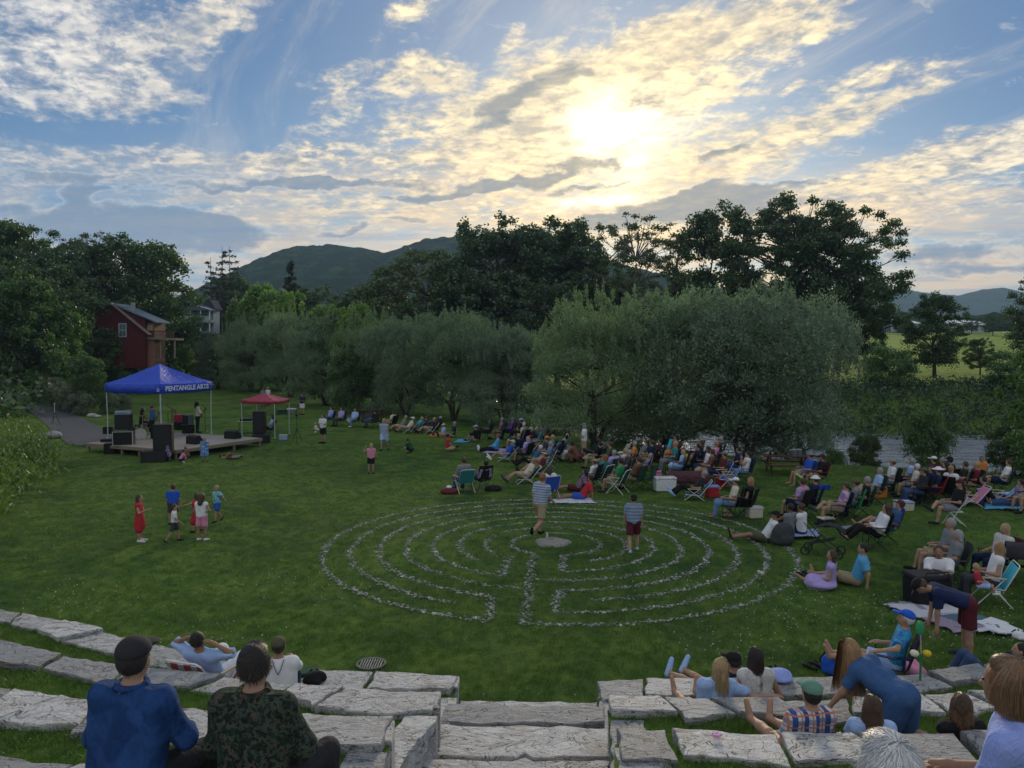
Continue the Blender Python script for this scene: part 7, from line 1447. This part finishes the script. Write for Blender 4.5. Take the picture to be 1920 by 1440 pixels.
wf = prism([(222, 632), (222, 606), (237, 606), (237, 632)], -.08, -.01, 'window_frame', plain((.45, .52, .58), .6), house, O); m_pane = plain((.10, .15, .18), .15, .2, 2, spec=.9, name='window_pane')
for x0, x1, y0, y1 in ((224, 229, 608, 618), (230, 235, 608, 618), (224, 229, 620, 630), (230, 235, 620, 630)): prism([(x0, y1), (x0, y0), (x1, y0), (x1, y1)], -.12, -.085, 'pane', m_pane, wf, O)
prism([(276, 622), (276, 609), (286, 609), (286, 622)], .5, .59, 'window_pane', plain((.50, .34, .22), .3, .2, 2), house, O)
prism([(270, 636), (270, 632), (328, 634), (328, 638)], .3, 2.6, 'balcony_deck', m_lumber, house, O)
for i in range(17): x_ = 277+3*i; prism([(x_, 634), (x_, 621), (x_+.8, 621), (x_+.8, 634)], .32, .38, 'baluster', plain((.10, .05, .045), .8), house, O)
prism([(275, 621), (275, 619.4), (328, 620.4), (328, 622)], .3, .42, 'balcony_rail', plain((.10, .05, .045), .8), house, O)
for x_ in (300, 326): prism([(x_, 672), (x_, 636), (x_+2, 636), (x_+2, 672)], .45, .6, 'balcony_post', m_lumber, house, O)
D1 = 128.; wh = thing('porch_house', 'pale house with two storey white porch and dark roof', 'house', wpoly(368, 620, D1)); O1 = Vector(wh.location); m_whw = plain((.30, .36, .42), .7, .1, 2, name='pale_siding')
prism([(345, 625), (345, 578), (400, 578), (400, 625)], 1.2, 4, 'wall', m_whw, wh, O1, D1); prism([(338, 580), (347, 562), (394, 562), (404, 580)], .9, 4.3, 'roof', plain((.045, .055, .08), .95, spec=.05), wh, O1, D1)
prism([(340, 580), (352, 567), (366, 567), (396, 580.5), (396, 582), (340, 582)], -1.2, .88, 'porch_roof', plain((.10, .12, .16), .95, spec=.05), wh, O1, D1); prism([(351, 568), (397, 582), (397, 580), (351, 566)], -1.3, -1.21, 'fascia', m_wtube, wh, O1, D1)
for x_ in (344, 356, 375, 392): prism([(x_, 622), (x_, 582), (x_+1.6, 582), (x_+1.6, 622)], -1.1, -.95, 'porch_post', m_wtube, wh, O1, D1)
prism([(342, 600), (342, 593), (395, 593), (395, 600)], -1.05, -.98, 'balcony_panel', plain((.28, .40, .42), .7), wh, O1, D1); prism([(342, 605), (342, 600.3), (395, 600.3), (395, 605)], -1.1, 1.19, 'porch_floor', m_whw, wh, O1, D1)
for x_ in (347, 360, 379): prism([(x_, 592), (x_, 584), (x_+8, 584), (x_+8, 592)], 1.12, 1.19, 'window', m_pane, wh, O1, D1); prism([(x_, 620), (x_, 607), (x_+9, 607), (x_+9, 620)], 1.12, 1.19, 'window', m_pane, wh, O1, D1)
def barn(x0, x1, y0, yb, D, label, roofc, name='barn'):
    b_ = thing(name, label, 'barn', atd((x0+x1)/2, yb, D)); O2 = Vector(b_.location); prism([(x0, yb+6), (x0, y0+(yb-y0)*.45), (x1, y0+(yb-y0)*.45), (x1, yb+6)], 0, 14, 'wall', plain((.42, .42, .44), .7, .1, .3), b_, O2, D)
    V = [(a.x-O2.x, y, a.z-O2.z) for a, y in ((atd(x0-1, y0+(yb-y0)*.5, D), -.6), (atd(x1+1, y0+(yb-y0)*.5, D), -.6), (atd(x1, y0, D), 7), (atd(x0, y0, D), 7), (atd(x0-1, y0+(yb-y0)*.5, D), 14.6), (atd(x1+1, y0+(yb-y0)*.5, D), 14.6))]
    MB().raw(V+[(x, y, z+.3) for x, y, z in V], [(0, 1, 2, 3), (3, 2, 5, 4), (6, 9, 8, 7), (9, 10, 11, 8), (0, 6, 7, 1), (4, 5, 11, 10), (0, 3, 9, 6), (3, 4, 10, 9), (1, 7, 8, 2), (2, 8, 11, 5)]).build('roof', plain(roofc, .35, .1, .2), b_)
    for i in range(4): xx = x0+(x1-x0)*(i+.3)/4; prism([(xx, yb), (xx, yb-(yb-y0)*.35), (xx+2.5, yb-(yb-y0)*.35), (xx+2.5, yb)], -.1, -.02, 'window', m_pane, b_, O2, D)
barn(1684, 1724, 599, 616, 230, 'small white roofed farm building left of the gnarled tree', (.72, .73, .75)); barn(1784, 1852, 600, 620, 225, 'long barn with bright white roof right of the gnarled tree', (.85, .84, .83)); barn(1668, 1686, 599, 606, 240, 'little pale shed beside the silo', (.75, .75, .78), 'shed')
si = thing('silo', 'squat grey silo at the far edge of the green field', 'silo', atd(1657, 622, 225)); MB().lathe([(1.85, 0), (1.85, 5.2), (1.5, 5.7), (.6, 6.0), (0, 6.05)], seg=20).build('tank', plain((.10, .12, .14), .6), si, True); MB().tube([(1.6, -1.2, 0), (1.6, -1.2, 5.4)], .12, 6).build('ladder_rail', m_alu, si)
# ================================================================ PICNIC TABLES AND THINGS PEOPLE BROUGHT
m_tblw = plain((.085, .040, .026), .75, .35, 6, .01, name='weathered_wood')
def picnic(p, rz, label, cloth_=None):
    o = thing('picnic_table', label, 'picnic table', p, rz, 'wooden picnic tables')
    for k in range(5): MB().box((0, -.30+.15*k, .745), (1.85, .142, .04), bev=.006).build('top_plank', m_tblw, o)
    for sy in (-1, 1):
        for k in range(2): MB().box((0, sy*(.62+.15*k), .435), (1.85, .142, .04), bev=.006).build('bench_plank', m_tblw, o)
    for sx in (-1, 1):
        for sy in (-1, 1): MB().box((sx*.66, sy*.42, .36), (.045, .10, .86), rx=sy*.50).build('leg', m_tblw, o)
        MB().box((sx*.70, 0, .39), (.04, 1.62, .10)).build('crossbeam', m_tblw, o); MB().box((sx*.70, 0, .70), (.04, .74, .09)).build('top_beam', m_tblw, o)
    return o
pt_ = at(1474, 889); picnic(pt_, math.radians(-8), 'dark wooden picnic table in front of the shining water with bottles on it')
def Tp(dx, dy): c_, s_ = math.cos(math.radians(-8)), math.sin(math.radians(-8)); return Vector((pt_.x+dx*c_-dy*s_, pt_.y+dx*s_+dy*c_, .765))
for dx, dy, nm_, lb in ((-.62, 0, 'bottle', 'dark bottle at the left end of the riverside table'), (-.40, .05, 'bottle', 'dark bottle second from the left on the riverside table'), (-.02, .02, 'bottle', 'taller dark bottle in the middle of the riverside table')):
    o = thing(nm_, lb, 'bottle', Tp(dx, dy), 0, 'bottles and tins on the riverside table'); MB().lathe([(0, 0), (.045, 0), (.045, .15), (.016, .21), (.016, .27), (0, .27)], seg=12).build('glass', plain((.02, .04, .025), .15, spec=.8), o, True); MB().lathe([(0, .29), (.018, .29), (.018, .272), (0, .272)], seg=8).build('cap', plain((.3, .05, .04), .5), o)
for dx, dy, lb in ((.30, -.05, 'grey tin left of the pair on the riverside table'), (.50, .05, 'grey tin right of the pair on the riverside table')):
    o = thing('tin_can', lb, 'tin', Tp(dx, dy), 0, 'bottles and tins on the riverside table'); MB().lathe([(0, 0), (.11, 0), (.11, .22), (0, .22)], seg=16).build('can', plain((.18, .21, .22), .35, .2, metal=.5), o); MB().lathe([(0, .25), (.09, .25), (.10, .222), (0, .222)], seg=16).build('lid', plain((.3, .32, .33), .4), o)
picnic(at(699, 789), .3, 'picnic table under the trees behind the chairs of the blue shirts'); picnic(at(402, 730), .1, 'far picnic table in deep shade right of the blue canopy, nearer one'); picnic(at(352, 722), .2, 'farthest picnic table in shade behind the blue canopy')
m_maroon = fabric((.055, .010, .018), (.09, .018, .03), 'maroon_cloth')
def draped(p, rz, w, d, h, label, mat, cat='tablecloth', ov=.35, name='tablecloth'):
    g = []; nx, ny = 18, 12
    for j in range(ny+1):
        r_ = []
        for i in range(nx+1):
            x = (i/nx*2-1)*(w/2+ov); y = (j/ny*2-1)*(d/2+ov); ex_ = max(abs(x)-w/2, 0); ey = max(abs(y)-d/2, 0); dr_ = min(ov, math.hypot(ex_, ey)); xx = max(-w/2, min(w/2, x))+math.copysign(ex_*.12+.02*math.sin(y*14), x) if ex_ else x; yy_ = max(-d/2, min(d/2, y))+math.copysign(ey*.12+.02*math.sin(x*14), y) if ey else y
            r_.append((xx, yy_, h-dr_*.96+.004))
        g.append(r_)
    o = MB().panel(g, .006).build(name, mat, None, True, loc=p, rz=rz); return tag(o, label, cat)
def lowtable(p, rz, w, d, h, label):
    o = thing('camp_table', label, 'table', p, rz); MB().box((0, 0, h-.015), (w, d, .03), bev=.005).build('table_top', plain((.3, .3, .3), .6), o)
    for sx in (-1, 1):
        for sy in (-1, 1): MB().tube([(sx*w*.42, sy*d*.4, 0), (sx*w*.42, sy*d*.4, h-.03)], .015, 5).build('leg', m_alu, o)
p = at(1290, 915); lowtable(p, -.1, 1.5, .7, .55, 'low folding table hidden under the maroon cloth in the middle group'); draped(p, -.1, 1.5, .7, .555, 'maroon cloth hanging over the low table in the middle group', m_maroon)
p = at(1034, 829); lowtable(p, .15, 1.8, .7, .7, 'folding table hidden under the maroon cloth at the willow trunk'); draped(p, .15, 1.8, .7, .705, 'maroon cloth over the table below the willow with white flowers', m_maroon)
fl_ = thing('flower_bunch', 'white flower bunch on the left end of the maroon table under the willow', 'flowers', p+Vector((-.75, 0, .71)))
MB().lathe([(0, 0), (.06, 0), (.08, .16), (.07, .18)], seg=10).build('vase', m_wtube, fl_)
for k in range(16): a = random.random()*6.28; r_ = random.random()*.2; MB().tube([(0, 0, .15), (math.cos(a)*r_, math.sin(a)*r_, .30+random.random()*.12)], .004, 3).build('stem', L_mid, fl_); MB().lathe([(0, -.03), (.035, 0), (0, .03)], (math.cos(a)*r_, math.sin(a)*r_, .34+random.random()*.12), 6).build('flower_head', plain((.75, .75, .70), .7), fl_)
def blanket(pxs, mat, label, name='picnic_blanket', seed=0, cat='blanket', amp=.035, z=.02):
    c = [at(*q_) for q_ in pxs]; n = 16; g = []; r = random.Random(seed)
    for j in range(n+1):
        row = []
        for i in range(n+1):
            a = c[0].lerp(c[1], i/n); b2 = c[3].lerp(c[2], i/n); p = a.lerp(b2, j/n); e = .06*math.sin(i*1.9+seed)+.05*math.sin(j*2.3+seed*2); row.append((p.x+(e if j in (0, n) or i in (0, n) else e*.3), p.y+e*.5, z+amp*(fbm(p.x*3.1+seed, p.y*3.1, 3, seed)*1.6)))
        g.append(row)
    o = MB().panel(g, .014).build(name, mat, None, True); return tag(o, label, cat, 'blankets and towels spread on the grass')
m_quilt, q, b = base_mat('patchwork'); co = pos_coord(q); vo = q.node('ShaderNodeTexVoronoi', distance='CHEBYCHEV'); vo.inputs['Scale'].default_value = 1.9; q.l.new(co, vo.inputs['Vector']); sp = q.node('ShaderNodeSeparateColor'); q.l.new(vo.outputs['Color'], sp.inputs[0])
c = ramp(q, sp.outputs[0], [(0, (.55, .56, .62)), (.22, (.32, .24, .34)), (.45, (.62, .62, .66)), (.6, (.05, .14, .18)), (.72, (.42, .33, .42)), (.9, (.68, .66, .66))], 'CONSTANT'); st_ = q.m('LESS_THAN', q.m('FRACT', q.mul(q.node('ShaderNodeSeparateXYZ').outputs[0], 1)), 2); wv_ = q.node('ShaderNodeTexWave'); wv_.inputs['Scale'].default_value = 5; q.l.new(co, wv_.inputs['Vector'])
q.l.new(q.mix(q.mul(q.ss(wv_.outputs['Fac'], .6, .7), .35), c, (.20, .20, .28)), b.inputs['Base Color']); b.inputs['Roughness'].default_value = .9; bump(q, b, q.noise(co, 6, 3, .6), .03)
blanket([(1655, 1139), (1760, 1127), (1905, 1192), (1790, 1190)], m_quilt, 'large patchwork quilt in white, lilac and blue on the right lawn', seed=3, amp=.06)
m_wht = fabric((.62, .66, .78), (.75, .78, .85), 'white_sheet'); blanket([(1040, 938), (1108, 936), (1121, 946), (1036, 946)], m_wht, 'white sheet under the person in the red tee', seed=5)
blanket([(860, 825), (885, 824), (882, 830), (852, 831)], cloth('sky'), 'bright blue towel beside the black clothed sitter', 'towel', 6); blanket([(808, 814), (830, 813), (826, 820), (804, 820)], cloth('orange'), 'orange pink towel at the willow edge', 'towel', 7)
blanket([(922, 843), (950, 842), (946, 850), (902, 851)], cloth('lilac'), 'lilac towel under the light blue jacket', 'towel', 8); blanket([(1845, 942), (1905, 942), (1918, 958), (1846, 957)], cloth('sky'), 'blue blanket under the man in black tee at the right', seed=9, amp=.05); blanket([(1478, 1000), (1530, 998), (1535, 1012), (1480, 1014)], cloth('bluestripe') if 'bluestripe' in CL else pattern('stripesx', (.10, .18, .45), (.55, .60, .70), None, 9), 'blue and white striped towel under the embracing pair', 'towel', 10, amp=.08)
def cooler(p, rz, w, d, h, col, lid, label, name='cooler', cat='cooler', soft=False):
    o = thing(name, label, cat, p, rz, 'coolers, bags and boxes brought by the audience'); MB().box((0, 0, h*.42), (w*.96, d*.96, h*.84), bev=.03, taper=1.04).build('box' if not soft else 'bag_body', cloth(col), o); MB().box((0, 0, h*.92), (w*1.02, d*1.02, h*.14), bev=.02).build('lid', cloth(lid), o)
    MB().tube([(-w*.4, -d*.52, h*.8), (-w*.3, -d*.6, h*1.12), (w*.3, -d*.6, h*1.12), (w*.4, -d*.52, h*.8)], .014, 5).build('handle', plain((.5, .5, .5), .5) if not soft else cloth(lid), o); return o
cooler(at(1246, 920), .1, .75, .42, .50, 'white', 'white', 'large white cooler bag with dark handles in the middle group'); cooler(at(1335, 932), .1, .42, .32, .40, 'red', 'peri', 'red and blue soft crate next to the striped lounger', soft=True); cooler(at(1352, 914), .2, .35, .3, .36, 'red', 'red', 'red tote bag beside the grey capped man', 'tote_bag', 'bag', True)
cooler(at(1232, 900), .5, .35, .2, .34, 'pink', 'pink', 'bright pink bag left of the maroon cloth', 'tote_bag', 'bag', True); cooler(at(1414, 971), .2, .45, .3, .34, 'cream', 'white', 'white woven basket bag behind the blond woman in black', 'tote_bag', 'bag', True); cooler(at(1647, 933), .1, .46, .36, .36, 'orange', 'red', 'orange red cooler beside the man in khaki cap')
cooler(at(1694, 957), 0, .50, .40, .30, 'cream', 'ltblue', 'white bucket with blue towel in front of the dark jacket', 'bucket', 'bucket'); cooler(at(1737, 1131), .15, .75, .5, .62, 'black', 'charcoal', 'big black insulated bag in front of the man in white tee', 'cooler_bag', 'bag', True); cooler(at(1068, 845), .1, .26, .2, .28, 'white', 'white', 'small white box under the willow left of the standing man', 'carton', 'box')
cooler(at(531, 825), .1, .42, .3, .30, 'ltblue', 'cream', 'pale blue cooler beside the right leg of the red canopy'); cooler(at(547, 776), .1, .7, .5, .42, 'grey', 'white', 'white cooler far off right of the red canopy roof'); cooler(at(528, 777), .1, .7, .5, .38, 'dgreen', 'black', 'dark green storage box far off behind the red canopy', 'storage_box', 'box'); cooler(at(1228, 866), .2, .4, .3, .35, 'dred', 'red', 'dark red cooler in the shade near the turquoise chair')
cooler(at(1890, 941), .2, .5, .35, .30, 'maroon', 'ltblue', 'dark basket with white cloth on the right blanket', 'basket', 'basket'); cooler(at(1541, 918), .2, .5, .35, .16, 'royal', 'blue', 'blue bag lying under the red chair by the bush', 'tote_bag', 'bag', True); cooler(at(1133, 888), .2, .35, .25, .34, 'khaki', 'tan', 'tan paper bag standing behind the boy in khaki cap', 'paper_bag', 'bag', True)
cooler(at(1591, 1003), .4, .45, .3, .22, 'navy', 'grey', 'navy bag under the chair of the tie dyed man', 'tote_bag', 'bag', True); cooler(at(1548, 986), .2, .4, .3, .25, 'charcoal', 'cream', 'small dark box with papers before the straw hat', 'storage_box', 'box')
cooler(at(1843, 945), .2, .42, .12, .52, 'purple', 'lilac', 'purple bag propped up near the man in black tee', 'tote_bag', 'bag', True)
def softbag(p, rz, s3, col, label, name='backpack', cat='bag', seed=0):
    o = thing(name, label, cat, p, rz, 'coolers, bags and boxes brought by the audience'); w, d, h = s3
    V, F = sdf([('e', (0, 0, h*.5), (w*.5, d*.5, h*.52), None), ('e', (0, 0, h*.22), (w*.52, d*.52, h*.24), None), ('e', (0, -d*.45, h*.3), (w*.32, d*.22, h*.25), None), ('p', (0, 0, .004), (0, 0, -1))], max(.02, w*.07), .05, .012, seed); link('bag_body', mesh_from('bag_body', V, F, cloth(col), True), o)
    for sx in (-1, 1): MB().tube([(sx*w*.25, d*.4, h*.12), (sx*w*.3, d*.66, h*.5), (sx*.1*w, d*.4, h*.95)], .014, 5).build('strap', cloth('black'), o)
softbag(at(1468, 1022), .3, (.62, .42, .58), 'dgrey', 'big round dark grey backpack behind the man in white tee'); softbag(at(925, 920), .4, (.60, .40, .20), 'black', 'limp black bag on the grass right of the plaid shirt', 'duffel_bag', seed=2); softbag(at(842, 925), .2, (.62, .42, .18), 'dred', 'rust red jacket heap left of the front pair of chairs', 'jacket', 'jacket', 3)
p = at(842, 924); o = thing('sun_cap', 'white cap lying on the rust red jacket heap', 'cap', p+Vector((0, 0, .17)), .5); V, F = sdf([('e', (0, 0, .03), (.10, .11, .07), None), ('p', (0, 0, .0), (0, 0, -1))], .02, .01); link('crown', mesh_from('crown', V, F, cloth('white'), True), o); V, F = sdf([('e', (0, .13, .01), (.07, .08, .012), None)], .014, .01); link('cap_brim', mesh_from('cap_brim', V, F, cloth('white'), True), o)
softbag(at(590, 1281, .5), .3, (.30, .22, .16), 'black', 'black bag on the lowest stones right of the man in white', 'shoulder_bag', seed=5); p = at(575, 1262, .5); tag(MB().box((0, 0, .025), (.34, .26, .05), bev=.015).build('folded_shirt', cloth('dgreen'), None, loc=p, rz=.3), 'folded dark green garment on the lowest stone row', 'clothes')
softbag(at(1460, 1274, .52), .3, (.34, .30, .15), 'peri', 'crumpled pale blue sweater on the stones right of the lace top', 'sweater', 'clothes', 6)
softbag(at(1560, 1263), .2, (.34, .26, .34), 'royal', 'royal blue bag on the grass before the fair haired woman', 'tote_bag', seed=8)
for i, (px, py) in enumerate([(1526, 1252), (1520, 1090), (1508, 1078)]):
    p = at(px, py); o = thing('sandals', ('black sandals left on the grass by the blue bag', 'dark shoes behind the lilac dress girl', 'black sandal lying left of the other dark shoes')[i], 'shoes', p, .5); 
    for s_ in (-1, 1): V, F = sdf([('c', (s_*.08, -.09, .03), (s_*.09, .10, .03), .035, .045), ('p', (0, 0, .005), (0, 0, -1)), ('p', (0, 0, .055), (0, 0, 1))], .014, .02); link('shoe', mesh_from('shoe', V, F, cloth('black'), True), o); MB().tube([(s_*.08-.05, .03, .05), (s_*.08, .04, .09), (s_*.08+.05, .03, .05)], .009, 4).build('strap', cloth('black'), o)
p = at(1534, 1102); tag(MB().lathe([(0, .03), (.19, .045), (.235, .02), (.235, .01), (0, .012)], seg=22).build('flying_disc', plain((.68, .66, .58), .5), None, True, loc=p), 'cream flying disc on the grass beside the lilac dress', 'flying disc')
p = at(1725, 1283, .44); o = thing('toy_flower', 'green toy flower stick with yellow and white blooms stuck in the terrace', 'toy', p); MB().tube([(0, 0, 0), (.005, 0, .42)], .016, 7).build('green_stem', plain((.03, .22, .08), .5), o); MB().tube([(.005, 0, .42), (-.01, 0, .72)], .009, 6).build('pale_stem', plain((.45, .35, .25), .6), o)
V, F = sdf([('e', (-.02, 0, .78), (.06, .03, .10), None)], .012, .01); link('green_leaf', mesh_from('green_leaf', V, F, plain((.04, .32, .14), .4), True), o)
for x_, c_ in ((.085, (.70, .52, .03)), (-.085, (.70, .70, .55))): MB().lathe([(0, -.05), (.045, -.03), (.06, 0), (.045, .03), (0, .05)], (x_, 0, .43), 12).build('bloom', plain(c_, .5), o, True)
p = at(1344, 1380, 1.52); o = tag(link('pink_blossom', None, None, p), 'small pink blossom lying on the third stone row', 'flower')
for k in range(5): a = k*1.257; V, F = sdf([('e', (math.cos(a)*.025, math.sin(a)*.025, .014), (.024, .024, .012), None)], .008, .01); link('petal', mesh_from('petal', V, F, plain((.62, .30, .55), .6), True), o)
def book(p, rz, label):
    o = thing('open_book', label, 'book', p, rz, 'papers on the quilt')
    for s_ in (-1, 1): MB().box((s_*.13, 0, .02), (.25, .34, .02), ry=-s_*.10).build('page_block', plain((.70, .71, .74), .8, .05), o)
book(at(1857, 1176)+Vector((0, 0, .06)), .4, 'open white magazine on the quilt beside the bending man'); book(at(1880, 1188)+Vector((0, 0, .06)), .2, 'second white magazine nearer the quilt corner')
softbag(at(1912, 1198), 0, (.22, .2, .14), 'white', 'crumpled white paper at the right corner of the quilt', 'crumpled_paper', 'paper', 9); softbag(at(1776, 1128), 0, (.24, .2, .20), 'ltblue', 'white tissue bundle at the far edge of the quilt', 'tissue_bundle', 'paper', 11)
bn = at(1438, 1019); o = thing('drink_can', 'dark drink can on the grass before the man in black cap', 'can', bn); MB().lathe([(0, 0), (.04, 0), (.04, .14), (.03, .15), (0, .15)], seg=12).build('can', plain((.05, .06, .09), .3), o); MB().lathe([(0, .16), (.02, .16), (.02, .151), (0, .151)], seg=8).build('tab', m_alu, o)
o = thing('drink_bottle', 'pink drink bottle on the white sheet', 'bottle', at(1101, 936)); MB().lathe([(0, 0), (.045, 0), (.045, .17), (.02, .23), (0, .23)], seg=12).build('bottle_body', plain((.6, .12, .25), .3), o, True); MB().lathe([(0, .27), (.022, .27), (.022, .232), (0, .232)], seg=8).build('cap', m_wtube, o)
def stroller(p, rz, label, s=1.):
    o = thing('stroller', label, 'stroller', p, rz, 'folded strollers on the lawn', s); MB().panel([[(x, -.25+.5*math.cos(t_), .55+.42*math.sin(t_)) for x in (-.25, 0, .25)] for t_ in (.4, .9, 1.5, 2.1, 2.7)], .01).build('hood', cloth('charcoal'), o, True); MB().panel([[(x, y, .42-.3*y) for x in (-.22, 0, .22)] for y in (-.4, 0, .35)], .015).build('seat', cloth('black'), o)
    for sx in (-1, 1):
        MB().tube([(sx*.27, -.55, .12), (sx*.27, .1, .6), (sx*.27, .45, 1.0)], .014, 6).build('frame', m_blk, o); MB().tube([(sx*.27, .4, .12), (sx*.27, 0, .55)], .014, 6).build('frame', m_blk, o)
        for y in (-.55, .4): MB().lathe([(.12, -.02), (.14, 0), (.12, .02), (.10, 0), (.12, -.02)], (sx*.30, y, .14), 14, Matrix.Rotation(math.pi/2, 3, 'Y')).build('wheel', m_black, o, True)
    return o
stroller(at(1538, 1040), math.radians(60), 'collapsed dark stroller lying behind the man in light blue tee', .8); stroller(at(1908, 1098), math.radians(-30), 'black mesh stroller cut by the right picture edge', 1.)
# spare empty chairs
for px, py, yaw, kd, cl_, lb in [(686, 801, 150, 'camp', 'dgrey', 'empty dark grey camp chair right of the three blue shirts'), (1247, 862, 100, 'camp', 'turq', 'turquoise camp chair standing empty in the shade'), (1306, 864, 80, 'camp', 'dred', 'empty dark red camp chair under the willow trunk'), (1170, 866, 60, 'fold', 'white', 'empty white folding chair in the shade left of the orange shirt'), (1124, 844, 80, 'low', 'dgrey', 'folded grey lounger leaning under the willow, left of two'), (1136, 846, 70, 'low', 'dgrey', 'folded grey lounger under the willow, right of two'),
                                (1816, 948, 80, 'low', 'pink', 'bright pink low beach chair in the right group'), (1872, 944, 60, 'low', 'sky', 'light blue tall beach chair behind the man in black tee'), (1213, 918, 60, 'camp', 'dgreen', 'dark green camp chair hung with a pale blue jacket'), (1365, 918, 75, 'lawn', 'blue', 'empty blue lawn chair beside the grey capped man')]:
    p = at(px, py); make_chair(kd, p, yaw, cl_, '', lab2=lb)
# sunglasses on heads, watch
# ---------------------------------------------------------------- haze
hm = bpy.data.materials.new('haze'); hm.use_nodes = True; q = NT(hm.node_tree); q.n.clear()
o_ = q.node('ShaderNodeOutputMaterial'); pv_ = q.node('ShaderNodeVolumePrincipled'); pv_.inputs['Color'].default_value = (.45, .70, 1., 1); pv_.inputs['Density'].default_value = .00022; pv_.inputs['Anisotropy'].default_value = .2
q.l.new(pv_.outputs[0], o_.inputs['Volume'])
hb = MB().box((0, 1800, 84), (6400, 3900, 176)); tag(hb.build('haze', hm), kind='stuff')
